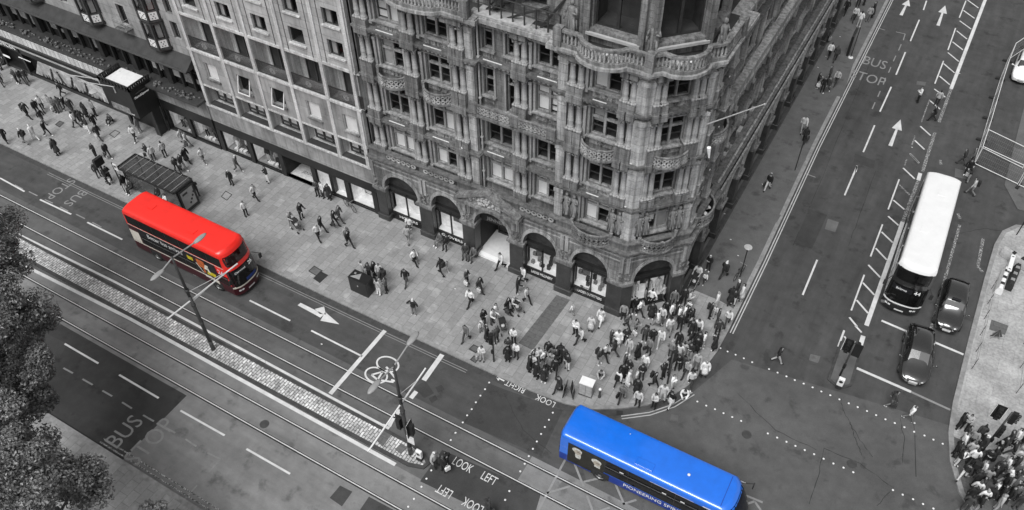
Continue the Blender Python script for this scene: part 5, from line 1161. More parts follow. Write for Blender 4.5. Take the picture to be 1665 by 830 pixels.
def double_decker(loc, rz, roof, low, pale, label, number, dest, advert):
    t = empty('double_decker_bus', loc, rz, label, 'bus', 'double decker buses'); B = Bus(10.4 if advert else 11.25, 2.5, 4.28, .55)
    rows = [.32, .55, .8, 1.0, 1.15, 1.3, 1.6, 2.1, 2.5, 2.62, 2.85, 3.0, 3.4, 3.8]
    def rule(k, c):
        if k == 'under': return 3
        if c.z < .5: return 1
        if k == 'front': return (0 if advert or c.z > 3.92 else 1) if c.z > 2.62 else (2 if .95 < c.z < 1.1 else 1)
        if k == 'rear': return 0 if c.z > 2.85 else 1
        if c.x > 3.5 and 1.3 < c.z: return 0
        return 0 if c.z > 3.8 else (1 if c.z < 2.85 else 0)
    B.body(t, [roof, low, pale, 'black_matt'], rows, rule) if False else B.body(t, rows, [roof, low, pale, 'black_matt'], rule)
    for sg in (-1, 1):
        p = MB(); B.side(p, sg, -4.88, 4.38, 2.96, 3.84, .008); B.side(p, sg, -3.95, 3.45, 1.33, 2.12, .008); p.build('window_band', 'black', t)
        xs = np.linspace(-4.85, 4.35, 8)
        for a, b in zip(xs, xs[1:]): g = MB(); B.side(g, sg, a+.015, b-.015, 2.98, 3.82); g.build('window', 'carglass', t)
        xs = np.linspace(-3.9, 1.5, 6) if advert else np.linspace(-3.9, 3.3, 7)
        for a, b in zip(xs, xs[1:]): g = MB(); B.side(g, sg, a+.015, b-.015, 1.36, 2.08); g.build('window', 'carglass', t)
        p = MB(); B.side(p, sg, -4.9, 4.45, 2.86, 2.92, .014); B.side(p, sg, -5.0, -4.05, 1.3, 2.35, .013); B.side(p, sg, -5.0, 2.2, 1.16, 1.27, .014); B.side(p, sg, 2.2, 2.9, 1.05, 1.3, .015); B.side(p, sg, 2.9, 3.5, .85, 1.2, .015); p.build('stripe', pale, t)
        p = MB(); B.side(p, sg, -4.0, 1.45, 2.12, 2.8, .013); p.build('advert_panel', 'ad_dark', t)
        if advert:
            q = MB(); B.side(q, sg, 1.6, 3.45, 1.36, 2.72, .013); ap = q.build('advert', 'ad_dark', t)
            q = MB(); B.side(q, sg, 1.75, 2.5, 1.9, 2.65, .018); B.side(q, sg, 2.2, 2.4, 1.45, 1.9, .018); q.build('advert_patch', 'ad_orange', ap)
            q = MB(); B.side(q, sg, 2.5, 3.3, 1.45, 1.85, .022, skew=.15); B.side(q, sg, .85, 1.4, 2.2, 2.55, .022); q.build('advert_patch', 'ad_yellow', ap)
            q = MB(); B.side(q, sg, 2.35, 2.65, 1.9, 2.4, .026, skew=.2); B.side(q, sg, 2.75, 2.95, 1.7, 2.2, .026, skew=-.2); B.side(q, sg, 2.1, 2.2, 1.4, 2.2, .026, skew=-.5); q.build('advert_figure', pale, ap)
            q = MB(); put_side_text(q, 'Better bus arrived', B, sg, -1.35, 2.47, .56, .85, .024); q.build('advert_lettering', 'white_paint', t)
            q = MB(); put_side_text(q, number, B, sg, 4.05, 2.35, .62); q.build('route_number', 'white_paint', t)
        g = MB(); B.side(g, sg, 3.6, 4.6, 1.25, 2.1, .014); g.build('cab_window', 'carglass', t)
        for x in (-2.95, 3.15): wheel(t, x, sg*1.12)
        ar_ = MB()
        for x in (-2.95, 3.15): B.side(ar_, sg, x-.58, x+.58, .33, 1.02, .006)
        ar_.build('wheel_arch', 'black_matt', t)
    g = MB(); B.end(g, -1.08, 1.08, 2.98, 3.86, .014, round_=.06); g.build('upper_windscreen', 'carglass', t)
    g = MB(); B.end(g, -1.14, 1.14, 1.12, 2.62, .014, k=6, round_=.06); ws = g.build('windscreen', 'carglass', t)
    q = MB(); B.end(q, -1.02, .3, 2.15, 2.5, .018); q.build('destination_blind', 'ad_dark', ws)
    q = MB(); put_front_text(q, number, B, .62, 2.33, .42); put_front_text(q, dest, B, -.4, 2.33, .23); q.build('destination_lettering', 'display', ws)
    q = MB(); B.end(q, -1.16, 1.16, 1.0, 1.1, .02, k=1); q.build('bumper_lip', pale, t)
    if advert: q = MB(); B.end(q, -.2, .8, 1.2, 1.45, .017); q.build('dashboard', 'seat_blue', ws)
    for sg in (-1, 1):
        for yy in (.72, .92): q = MB(); B.end(q, sg*yy-.08, sg*yy+.08, .66, .8, .02, m=2, k=2); q.build('headlight', 'headlight', t)
        q = MB(); q.tube((4.75, sg*1.2, 2.6), (5.2, sg*1.5, 2.45), .025, n=6); q.box(5.13, 5.22, sg*1.5-.11, sg*1.5+.11, 2.0, 2.4); q.build('mirror', 'black_matt', t)
        q = MB(); B.end(q, sg*.95-.12, sg*.95+.12, .8, 1.5, .015, False, m=2); q.build('tail_lamp', 'tail', t)
    q = MB(); B.end(q, -.3, .3, .44, .56, .02, m=2, k=1); q.build('number_plate', 'plate', t)
    g = MB(); B.end(g, -.95, .95, 3.0, 3.7, .012, False); g.build('rear_window', 'carglass', t)
    for k, (x, y) in enumerate(((-3.2, .1), (1.2, -.3))): q = MB(); q.box(x-.3, x+.3, y-.25, y+.25, 4.29, 4.34); q.build('roof_hatch', roof, t)
    return t
double_decker((-41.45, 24.5, 0), 0, 'red', 'maroon', 'cream', 'red topped double decker bus with maroon skirt passing the glass bus shelter', '26', 'Clerwood', True)
double_decker((4.35, 50.25, 0), math.radians(-88.9), 'white_paint', 'car_black', 'white_paint', 'white roofed double decker bus showing number 44 in the side street', '44', 'Balerno', False)
# single decker
t = empty('single_decker_bus', (-5.25, 24.45, 0), math.radians(.3), 'bright blue single decker bus with bearded portraits on its flank crossing the junction', 'bus'); B = Bus(11.2, 2.5, 2.98, .8, rc=.2)
def rule(k, c):
    if k == 'under': return 2
    return 1 if c.z < 1.05 else 0
B.body(t, [.32, .6, .9, 1.05, 1.15, 1.6, 2.1, 2.45], ['blue', 'blue_dark', 'black_matt'], rule)
for sg in (-1, 1):
    p = MB(); B.side(p, sg, -2.55, 4.75, 1.1, 2.44, .008); p.build('window_band', 'black', t)
    xs = np.linspace(-2.5, 4.6, 6)
    for a, b in zip(xs, xs[1:]): g = MB(); B.side(g, sg, a+.015, b-.015, 1.14, 2.4); g.build('window', 'carglass', t)
    g = MB(); B.side(g, sg, -4.9, -2.55, .5, 2.45, .013, skew=.0); pn_ = g.build('portrait_panel', 'olive', t)
    for x, z in ((-4.3, 1.7), (-3.05, 1.5)):
        q = MB()
        for r0, dx, dz, sx, sz, mi in ((.32, 0, .34, 1, .8, 0), (.24, .05, .18, 1, 1, 1), (.24, .08, -.18, .8, 1.5, 0)):
            q.add([(x+dx*-sg+r0*sx*math.cos(a), sg*(B.hw(1.6)+.018+.004*mi), z+dz+r0*sz*math.sin(a)) for a in [2*math.pi*i/16 for i in range(16)]], [tuple(range(16))], mi)
        q.box(x-.02, x+.22, sg*(B.hw(1.6)+.02), sg*(B.hw(1.6)+.026), z+.2, z+.24, 2)
        q.build('portrait', ['beard', 'skin_print', 'ad_dark'], pn_)
    q = MB(); put_side_text(q, 'PIONEERING SPIRIT', B, sg, .55, .8, .42, 1.0); q.build('lettering', 'white_paint', t)
    q = MB(); B.side(q, sg, .2, 2.8, 2.46, 2.49, .014, 1); B.side(q, sg, 3.3, 4.9, 2.47, 2.55, .014, 1); q.build('pale_trim', 'white_paint', t)
    q = MB()
    for x in (-1.6, 1.0, 2.1): B.side(q, sg, x, x+.25, 1.9, 2.0, .02, 1)
    q.build('window_sticker', 'white_paint', t)
    ar_ = MB()
    for x in (-2.75, 2.9): B.side(ar_, sg, x-.58, x+.58, .33, 1.0, .018 if x < 0 else .006)
    ar_.build('wheel_arch', 'black_matt', t)
    for x in (-2.75, 2.9): wheel(t, x, sg*1.13)
    q = MB(); q.tube((4.8, sg*1.2, 2.5), (5.35, sg*1.5, 2.4), .025, n=6); q.box(5.3, 5.38, sg*1.5-.1, sg*1.5+.1, 1.95, 2.35); q.build('mirror', 'black_matt', t)
    q = MB(); B.end(q, sg*.85-.12, sg*.85+.12, .6, .8, .02, m=2, k=2); q.build('headlight', 'headlight', t); q = MB(); B.end(q, sg*1.0-.08, sg*1.0+.08, 2.5, 2.62, .02, m=2, k=1); q.build('marker_lamp', 'headlight', t); q = MB(); B.end(q, sg*.95-.1, sg*.95+.1, .7, 1.3, .015, False, m=2); q.build('tail_lamp', 'tail', t)
g = MB(); B.end(g, -1.16, 1.16, 1.0, 2.84, .014, k=6, round_=.05); g.build('windscreen', 'carglass', t); g = MB(); B.end(g, -.95, .95, 1.5, 2.5, .012, False); g.build('rear_window', 'carglass', t)
for x0, x1, y0, y1 in ((-.9, .15, -.95, -.45), ):
    q = MB(); q.box(x0, x1, y0, y1, 2.98, 3.06); bevel(q.build('roof_hatch', 'blue', t), .02)
q = MB(); q.ball((2.0, -.1, 3.02), .09, .6); q.ball((-1.9, .7, 3.0), .03); q.build('roof_aerial', 'plastic_white', t)
q = MB(); q.box(4.15, 4.18, -1.0, 1.0, 3.0, 3.012); q.build('roof_seam', 'blue_dark', t)

def car(name, loc, rz, st, label, paint, cab, group=None, wb=(-1.35, 1.35), sign=None):
    """st: stations (x, zb, waist half width, waist z, roof half width, roof z); cab: (first cabin station, windscreen base station)"""
    t = empty(name, loc, rz, label, 'taxi' if 'taxi' in name else 'car', group); rings_ = []
    for x, zb, hw, zw, ht, zt in st: rings_.append([(x, hw*.9, zb), (x, hw, zb+.18), (x, hw*1.01, (zb+zw)/2+.1), (x, hw*.97, zw-.03), (x, hw*.93, zw), (x, ht, zt-.07), (x, ht*.84, zt), (x, 0, zt+.012), (x, -ht*.84, zt), (x, -ht, zt-.07), (x, -hw*.93, zw), (x, -hw*.97, zw-.03), (x, -hw*1.01, (zb+zw)/2+.1), (x, -hw, zb+.18), (x, -hw*.9, zb)])
    n = len(rings_[0]); mb = MB(); V = [p for r in rings_ for p in r]
    mb.add(V, [(i*n+j, i*n+j+1, (i+1)*n+j+1, (i+1)*n+j) for i in range(len(st)-1) for j in range(n-1)]+[tuple(range(n-1, -1, -1)), tuple(range((len(st)-1)*n, len(st)*n))])
    o = mb.build('body', paint, t, True); recalc(o); md = o.modifiers.new('s', 'SUBSURF'); md.levels = md.render_levels = 1
    md = o.modifiers.new('e', 'EDGE_SPLIT'); md.split_angle = math.radians(50)
    # glass: a shell a little proud of the cabin
    def lerp(a, b, f): return Vector(a).lerp(Vector(b), f)
    c0, c1, c2, c3 = cab        # rear window base, rear roof, front roof, windscreen base
    def shell(i, j, f0, f1, k0, k1, up, nm):
        g = MB(); A, Bq = rings_[i], rings_[j]
        for k in range(k0, k1):
            q = [lerp(A[k], Bq[k], f0), lerp(A[k+1], Bq[k+1], f0), lerp(A[k+1], Bq[k+1], f1), lerp(A[k], Bq[k], f1)]
            g.add([(p.x*1.0, p.y*(1+up*.6), p.z+up) for p in q], [(0, 1, 2, 3)])
        return g.build(nm, 'screen', t)
    shell(c3, c2, .12, .88, 5, 9, .015, 'windscreen'); shell(c0, c1, .15, .85, 5, 9, .015, 'rear_window')
    for k0 in (4, 9):
        for a, b in zip(range(c1, c2), range(c1+1, c2+1)):
            g = MB(); A, Bq = rings_[a], rings_[b]
            def pt(f, h): 
                p = lerp(A[k0], Bq[k0], f).lerp(lerp(A[k0+1], Bq[k0+1], f), h) if k0 == 4 else lerp(A[k0+1], Bq[k0+1], f).lerp(lerp(A[k0], Bq[k0], f), h)
                return (p.x, p.y+(.012 if p.y > 0 else -.012), p.z)
            g.quad(pt(.06, .14), pt(.94, .14), pt(.94, .86), pt(.06, .86)); g.build('side_window', 'carglass', t)
    xf, hwf, zf = st[-1][0], st[-1][2], st[-1][3]; xb = st[0][0]
    for sg in (-1, 1):
        for x in wb: wheel(t, x, sg*(max(s_[2] for s_ in st)-.1), .32, .22)
        q = MB(); q.ball((xf-.12, sg*hwf*.72, zf-.08), .13, .75, 10, 6, sx=.8, sy=1.25); q.build('headlight', 'headlight', t, True)
        q = MB(); q.box(xb-.02, xb+.1, sg*st[0][2]*.8-.1, sg*st[0][2]*.8+.1, st[0][3]-.25, st[0][3]-.08); q.build('tail_lamp', 'tail', t)
        q = MB(); x = (st[c3][0]+st[c2][0])/2+.15; y = sg*st[c3][2]; q.tube((x, y*.95, st[c3][3]+.02), (x+.02, y+sg*.14, st[c3][3]+.08), .03, n=6); q.ball((x+.02, y+sg*.2, st[c3][3]+.1), .1, .7, 8, 5, sx=.5); q.build('mirror', paint, t, True)
        q = MB()
        for a in (st[c1][0]+.3, (st[c1][0]+st[c2][0])/2+.2): q.box(a, a+.16, sg*st[c2][2]*1.0-.01, sg*st[c2][2]*1.0+.02, st[c2][3]-.2, st[c2][3]-.16)
        q.build('door_handle', 'rim', t)
    q = MB(); q.box(xf-.03, xf+.03, -hwf*.45, hwf*.45, zf-.28, zf-.1); q.box(xf-.02, xf+.04, -hwf*.47, hwf*.47, zf-.1, zf-.07); q.build('grille', 'grey_metal', t)
    q = MB(); q.box(xf-.0, xf+.05, -.26, .26, st[-1][1]+.12, st[-1][1]+.23); q.build('number_plate', 'plate', t)
    if sign: q = MB(); q.box(st[c2][0]-.12, st[c2][0]+.05, -.28, .28, st[c2][5], st[c2][5]+.13); bevel(q.build('roof_sign', 'ad_dark', t), .03)
    return t
saloon = [(-2.35, .35, .6, .85, .5, .9), (-2.25, .28, .82, .98, .62, 1.02), (-1.75, .22, .9, 1.0, .66, 1.34), (-1.0, .2, .92, .98, .68, 1.5), (-.2, .2, .93, .97, .68, 1.53), (.35, .2, .93, .96, .66, 1.48), (1.2, .2, .92, .95, .72, .99), (1.9, .24, .88, .84, .62, .88), (2.25, .3, .74, .72, .5, .76), (2.38, .4, .55, .62, .35, .64)]
car('parked_car', (6.35, 41.3, 0), math.radians(-84.5), saloon, 'glossy black estate car waiting at the white stop line', 'car_black', (1, 2, 5, 6))
cabst = [(-2.25, .4, .7, .95, .55, 1.1), (-2.15, .3, .84, 1.05, .62, 1.2), (-1.7, .24, .88, 1.08, .68, 1.68), (-.9, .22, .89, 1.06, .7, 1.78), (-.1, .22, .89, 1.05, .7, 1.78), (.4, .22, .88, 1.04, .68, 1.7), (.95, .22, .86, 1.03, .7, 1.06), (1.7, .26, .82, .98, .42, 1.02), (2.1, .3, .72, .88, .34, .93), (2.25, .4, .5, .72, .3, .76)]
car('taxi', (7.55, 46.6, 0), math.radians(-88), cabst, 'black taxi cab queuing beside the white roofed bus', 'car_black', (1, 2, 5, 6), sign=True)
car('parked_car', (8.2, 80.0, 0), math.radians(-92), saloon, 'white car parked behind the metal fence at the top right', 'car_white', (1, 2, 5, 6))
car('parked_car', (8.9, 86.2, 0), math.radians(-92), saloon, 'dark car parked behind the white car at the top right', 'car_black', (1, 2, 5, 6))

# ---------------------------------------------------------------- street furniture
def thing(name, loc, label, cat, group=None, rz=0): return empty(name, loc, rz, label, cat, group)
# shelter
t = thing('bus_shelter', (-49.2, 28.4, KZ), 'black framed glass bus shelter with a ribbed glass roof', 'bus shelter')
mb = MB(); x0, x1, y0, y1, zr = -3.1, 3.1, -.95, .95, 2.5
for y in (y0, y1): mb.box(x0, x1, y-.05, y+.05, zr-.08, zr+.06)
for x in (x0, x1): mb.box(x-.05, x+.05, y0, y1, zr-.08, zr+.06)
for x in (x0+.1, -1, 1, x1-.1): mb.box(x-.05, x+.05, y1-.12, y1-.02, 0, zr-.08)
mb.box(x0, x0+.1, y0+.3, y0+.4, 0, zr-.08); mb.box(x1-.1, x1, y0+.2, y0+.3, 0, zr-.08); mb.box(x0, x1, y1-.1, y1-.05, .3, .38); mb.build('frame', 'black', t)
mb = MB(); mb.box(x0, x1, y0, y1, zr+.0, zr+.015); mb.build('roof_glass', 'roofglass', t); mb = MB()
for j in range(9): x = x0+.35+j*.69; mb.box(x-.02, x+.02, y0, y1, zr+.02, zr+.07)
mb.build('roof_ribs', 'grey_metal', t)
mb = MB(); mb.box(x0, x1, y1-.08, y1-.07, .4, zr-.1); mb.build('back_glass', 'roofglass', t); mb = MB(); mb.box(x0+.1, x0+2.0, y0+.32, y0+.33, .2, zr-.1); mb.build('front_glass', 'roofglass', t); mb = MB(); mb.box(x1-1.6, x1-.1, y0+.22, y0+.23, .2, zr-.1); mb.build('front_glass', 'roofglass', t); mb = MB(); mb.box(x0+.02, x0+.03, y0+.3, y1-.1, .2, zr-.1); mb.build('side_glass', 'roofglass', t)
mb = MB(); mb.box(-2.2, 1.4, .45, .75, .45, .5); 
for x in (-2, 0, 1.2): mb.box(x-.03, x+.03, .55, .65, 0, .45)
mb.build('bench', 'dark_metal', t)
mb = MB(); mb.box(x1-.02, x1+.1, -.68, .78, .15, 2.35); ap = mb.build('advert_case', 'black', t); mb = MB(); mb.quad((x1+.105, -.55, .45), (x1+.105, .65, .45), (x1+.105, .65, 2.15), (x1+.105, -.55, 2.15)); mb.build('poster', 'blind_dim', ap)
mb = MB()
for k in range(4): mb.add([(x1+.11, .1+.18*k+.1*math.cos(a), .8+.25*k+.12*math.sin(a)) for a in [2*math.pi*i/8 for i in range(8)]], [tuple(range(8))])
mb.box(x1+.106, x1+.11, -.4, .1, 1.75, 1.95); mb.build('poster_print', 'display_dark', ap)
t = thing('bus_stop_sign', G(203, 311, KZ), 'bus stop pole with a white flag at the end of the glass shelter', 'bus stop')
mb = MB(); mb.tube((0, 0, 0), (0, 0, 3.0), .05, n=8); mb.build('pole', 'black_matt', t); mb = MB(); mb.box(.05, .5, -.02, .02, 2.3, 2.95); fl_ = mb.build('flag', 'panel_white', t); mb = MB(); mb.box(.12, .4, -.03, .03, 2.6, 2.8); mb.build('flag_symbol', 'dark_metal', fl_)
t = thing('bus_display_sign', G(178.5, 301, KZ), 'dark box sign on a pole between waiting people west of the shelter', 'sign')
mb = MB(); mb.tube((0, 0, 0), (0, 0, 2.6), .07, n=8); mb.build('pole', 'black_matt', t); mb = MB(); mb.box(-.14, .14, -.4, .4, 2.1, 2.85); bevel(mb.build('display_box', 'black', t), .03)
mb = MB(); mb.box(-.15, -.14, -.38, .38, 2.75, 2.87); mb.build('display_edge', 'panel_white', t)
t = thing('street_box', (-29.2, 28.25, KZ), 'large black metal box standing on the pavement near the kerb', 'street box')
mb = MB(); mb.prism([(-.78, -.42), (.78, -.42), (.78, .42), (-.78, .42)], 0, 1.35); mb.box(-.8, .8, -.44, .44, 1.35, 1.42); bevel(mb.build('body', 'bin', t), .02); mb = MB(); mb.add([(-.7, -.3, 1.424), (.1, -.25, 1.424), (-.1, .3, 1.424)], [(0, 1, 2)]); mb.box(-.6, -.45, .05, .2, 1.42, 1.43); mb.build('lid_panel', 'grey_metal', t)  # pale triangle paints the reflection on the lid, beside a small plate
mb = MB(); mb.box(-.05, .05, -.45, -.42, .8, .9); mb.build('door_plate', 'grey_metal', t)
t = thing('utility_cabinet', (-11.35, 28.25, KZ), 'pale grey utility cabinet at the bend of the corner kerb', 'cabinet', rz=.1)
mb = MB(); mb.box(-.42, .42, -.28, .28, .06, 1.2); bevel(mb.build('body', 'frame_pale', t), .03); mb = MB(); mb.box(-.45, .45, -.31, .31, 1.2, 1.26); mb.build('lid', 'panel_white', t); mb = MB(); mb.box(-.44, .44, -.3, .3, 0, .06); mb.build('plinth', 'dark_metal', t); mb = MB(); mb.box(-.01, .01, -.29, -.28, .1, 1.15); mb.build('door_gap', 'dark_metal', t)
t = thing('sandwich_board', G(924, 642, KZ), 'pair of dark leaning notice boards beside the pale utility cabinet', 'notice board', rz=.3)
for s in (-1, 1):
    mb = MB(); mb.add([(x, y, z) for x, z in ((s*.35, 0), (s*.35+.04, 0), (s*.14+.04, 1.15), (s*.14, 1.15)) for y in (-.35, .35)], [(0, 1, 3, 2), (2, 3, 5, 4), (4, 5, 7, 6), (6, 7, 1, 0), (0, 2, 4, 6), (1, 3, 5, 7)]); b_ = mb.build('board', 'black', t)
    mb = MB(); mb.box(s*.3-.02, s*.3+.02, -.28, .28, .5, .8); mb.build('notice', 'display_mid', b_)
t = thing('bollard', G(974.5, 646, KZ), 'short dark bollard with a white cap to the right of the pale cabinet', 'bollard')
mb = MB(); mb.lathe([(.1, 0), (.1, .1), (.07, .14), (.07, .8), (.09, .82)], n=10); mb.build('post', 'dark_metal', t, True); mb = MB(); mb.lathe([(.1, .8), (.11, .9), (.06, .96)], n=10); mb.build('cap', 'panel_white', t, True)
def signal(name, px, z, h, heads, label, group=None, extra=None, cat='traffic light'):
    t = thing(name, G(px[0], px[1], z), label, cat, group)
    mb = MB(); mb.tube((0, 0, 0), (0, 0, h), .065, .055, 10); mb.build('pole', 'dark_metal', t, True)
    for hx, hy, hz, rz, bb in heads:
        e = MB(); c, s = math.cos(rz), math.sin(rz); e.T = lambda x, y, zz: (hx+x*c-y*s, hy+x*s+y*c, hz+zz)
        e.box(-.12, .12, -.14, .14, 0, .95); hd_ = e.build('signal_head', 'signal_back', t)
        for k in range(3): v = MB(e.T); v.add([(.0+.105*math.cos(a), -.14-d, .18+k*.3+.105*math.sin(a)) for d in (0, .16) for a in [math.pi*i/8 for i in range(9)]], [(i, i+1, 10+i, 9+i) for i in range(8)]); v.build('visor', 'signal_back', hd_)
        if bb: v = MB(e.T); v.box(-.3, .3, .1, .13, -.12, 1.1); v.build('backing_board', 'signal_back', hd_); v = MB(e.T); v.box(-.3, -.27, .085, .1, -.12, 1.1); v.box(.27, .3, .085, .1, -.12, 1.1); v.build('board_edge', 'panel_white', hd_)
    if extra: extra(t)
    return t
def pushbox(t): mb = MB(); mb.box(-.09, .09, -.16, -.05, 1.0, 1.35); mb.build('push_button_box', 'signal_back', t)
signal('traffic_light', (803, 588), KZ, 3.3, [(.0, -.2, 2.2, .2, False)], 'slim signal post at the straight kerb left of the dark paving strip', extra=pushbox)
signal('traffic_light', (1085, 624), KZ, 3.2, [(.0, .2, 2.2, 2.8, False)], 'slim signal post in the crowd at the rounded pavement corner', extra=pushbox)
signal('traffic_light', (1365.5, 611), .11, 3.4, [(-.3, .1, 2.3, 0, True), (.25, .2, 2.3, math.pi, True)], 'black signal post with back boards on the small refuge in the side street', extra=pushbox)
signal('traffic_light', (1600, 730), KZ, 4.0, [(-.5, .1, 2.9, 0, True), (.25, .1, 3.0, 1.6, False), (.05, -.25, 1.9, 0, False)], 'tall black signal post among the crowd on the right pavement', extra=pushbox)
def keepleft(px, z, label):
    t = thing('traffic_bollard', G(*px, z), label, 'bollard'); mb = MB(); mb.box(-.17, .17, -.14, .14, 0, .25); mb.build('base', 'black_matt', t); mb = MB(); mb.box(-.2, .2, -.11, .11, .25, 1.0); b_ = bevel(mb.build('lamp_box', 'panel_white', t), .05)
    mb = MB(); mb.add([(.13*math.cos(a), -.115, .72+.13*math.sin(a)) for a in [2*math.pi*i/14 for i in range(14)]], [tuple(range(14))]); mb.build('sign_disc', 'black', b_)
keepleft((1363, 630), .11, 'white keep left bollard at the tip of the side street refuge'); keepleft((683, 747), KZ, 'white bollard at the tip of the tram island of setts')
# tram masts with lamps on the island
def mast(base, tip, heads, arm, label, sig):
    t = thing('lamp_mast', G(*base, KZ), label, 'street lamp', 'lamp masts on the tram island'); b0 = Vector(t.location); h = 9.1
    mb = MB(); mb.tube((0, 0, 0), (0, 0, .9), .15, .14, 12); mb.tube((0, 0, .9), (0, 0, 5.5), .125, .11, 12); mb.tube((0, 0, 5.5), (0, 0, h), .10, .07, 12)
    for z in (2.8, 4.6, 6.0): mb.tube((0, 0, z), (0, 0, z+.14), .15, n=12)
    mb.build('pole', 'dark_metal', t, True)
    mb = MB(); P = [GX(*q, b0.x)-b0 for q in heads]; c = Vector((0, 0, h-.1))
    for p in P: mb.path([c, c.lerp(p, .8), p], .045, 7)
    mb.build('bracket', 'grey_metal', t)
    for p in P:
        d = Vector((0, 1 if p.y > 0 else -1, 0)); mb = MB(); mb.ball((0, 0, 0), .24, .35, 12, 6, sx=.8, sy=2.3); o = mb.build('lamp_head', 'grey_metal', t, True); o.location = p+d*.3
    mb = MB(); A, Bq = [GX(*q, b0.x)-b0 for q in arm]; mb.tube(A, Bq, .05, n=8); k = A.lerp(Bq, .45); mb.tube((0, 0, k.z+.9), A.lerp(Bq, .15), .02, n=5); mb.tube((0, 0, k.z), k, .06, n=6); mb.build('catenary_arm', 'plastic_white', t)
    return t
mast((347, 568), None, ((319, 393), (262, 442)), ((386, 429), (272, 519)), 'dark lamp mast on the tram island in front of the red bus', 0)
t = mast((668, 738), None, ((666, 557), (614, 622)), ((692, 599), (598, 735)), 'dark lamp mast carrying signal heads at the end of the tram island', 1)
b0 = Vector(t.location)
for hx, rz in ((-.45, 0), (.42, 1.7)):
    e = MB(); c, s = math.cos(rz), math.sin(rz); e.T = lambda x, y, zz: (hx+x*c-y*s, x*s+y*c, 2.6+zz); e.box(-.14, .14, -.14, .14, 0, 1.0); hd_ = e.build('signal_head', 'signal_back', t); v = MB(e.T); v.box(-.32, .32, .1, .13, -.12, 1.15); v.build('backing_board', 'signal_back', hd_)
    if rz: 
        v = MB(e.T)
        for a_, b_, c_, d_ in ((-.32, -.28, -.12, 1.15), (.28, .32, -.12, 1.15), (-.32, .32, 1.1, 1.15), (-.32, .32, -.12, -.07)): v.box(a_, b_, .13, .145, c_, d_)
        v.build('board_edge', 'panel_white', hd_)
mb = MB(); mb.box(.05, .55, -.12, -.08, 1.6, 2.35); mb.build('sign_plate', 'panel_white', t)
# poles and signs of the side street
def post(name, px, h, label, r=.04, cat='post', z=KZ, disc=None, foot=False):
    t = thing(name, G(*px, z), label, cat); mb = MB(); mb.tube((0, 0, 0), (0, 0, h), r, n=8); mb.build('pole', 'black_matt', t)
    if disc: mb = MB(); mb.T = lambda x, y, zz: (x, y, zz+h); mb.lathe([(.28, 0), (.29, .02), (.28, .04)], n=16); mb.build('sign_disc', disc, t)
    if foot: mb = MB(); mb.lathe([(.25, 0), (.22, .06), (.08, .1)], n=12); mb.build('foot', 'plastic_white', t)
    return t
post('sign_post', (1292.5, 277), 3.6, 'thin dark post at the kerb beside the long dark road repair'); post('sign_post', (1383, 94), 3.2, 'thin dark post on a white foot beside the BUS STOP lettering', foot=True)
t = post('sign_post', (1203, 451), 3.1, 'post with a pale round top and a bicycle chained to it', disc='frame_pale')
t = post('road_sign', (1653, 382), 2.3, 'round sign with a white bar above the right corner pavement', cat='road sign'); mb = MB(); P_ = [(.32*math.cos(a), -.06, 2.4+.32*math.sin(a)) for a in [2*math.pi*i/18 for i in range(18)]]; mb.add(P_+[(p[0], -.03, p[2]) for p in P_], [tuple(range(18)), tuple(range(35, 17, -1))]+[(i, (i+1) % 18, 18+(i+1) % 18, 18+i) for i in range(18)]); d_ = mb.build('sign_disc', 'black', t); mb = MB(); mb.box(-.22, .22, -.07, -.06, 2.34, 2.46); mb.build('sign_bar', 'panel_white', d_)
def bicycle(px, rz, label, z=KZ):
    t = thing('bicycle', G(*px, z), label, 'bicycle', rz=rz)
    for x in (-.52, .52):
        mb = MB(); n = 18
        for i in range(n):
            a, b = 2*math.pi*i/n, 2*math.pi*(i+1)/n; mb.tube((x+.33*math.cos(a), 0, .34+.33*math.sin(a)), (x+.33*math.cos(b), 0, .34+.33*math.sin(b)), .022, n=5, caps=False)
        w_ = mb.build('wheel', 'rubber', t); sp_ = MB()
        for i in range(8): a = math.pi*i/8; sp_.tube((x+.32*math.cos(a), 0, .34+.32*math.sin(a)), (x-.32*math.cos(a), 0, .34-.32*math.sin(a)), .004, n=4)
        sp_.build('spokes', 'grey_metal', w_)
    mb = MB(); p = {k: Vector(v) for k, v in dict(r=(-.52, 0, .34), b=(-.08, 0, .3), s=(-.22, 0, .85), h=(.36, 0, .85), f=(.52, 0, .34)).items()}
    for a, b in ('rb', 'bs', 'sr', 'sh', 'hb', 'hf'): mb.tube(p[a], p[b], .02, n=6)
    mb.tube(p['h'], (.33, 0, 1.0), .018, n=6); mb.build('frame', 'dark_metal', t); mb = MB(); mb.tube((.33, -.28, 1.02), (.33, .28, 1.02), .016, n=6); mb.build('handlebar', 'grey_metal', t); mb = MB(); mb.ball((-.25, 0, .92), .11, .35, 8, 5, sx=1.2, sy=.7); mb.build('saddle', 'black', t); mb = MB(); mb.tube((-.08, -.12, .2), (-.08, .12, .4), .015, n=5); mb.build('pedals', 'grey_metal', t)
bicycle((1201, 449), 1.4, 'dark bicycle chained to the round topped post'); bicycle((570, 340), -.3, 'bicycle leaning by the display window with round plates'); bicycle((950, 481), .1, 'bicycle leaning below the lettered window left of the corner pier')
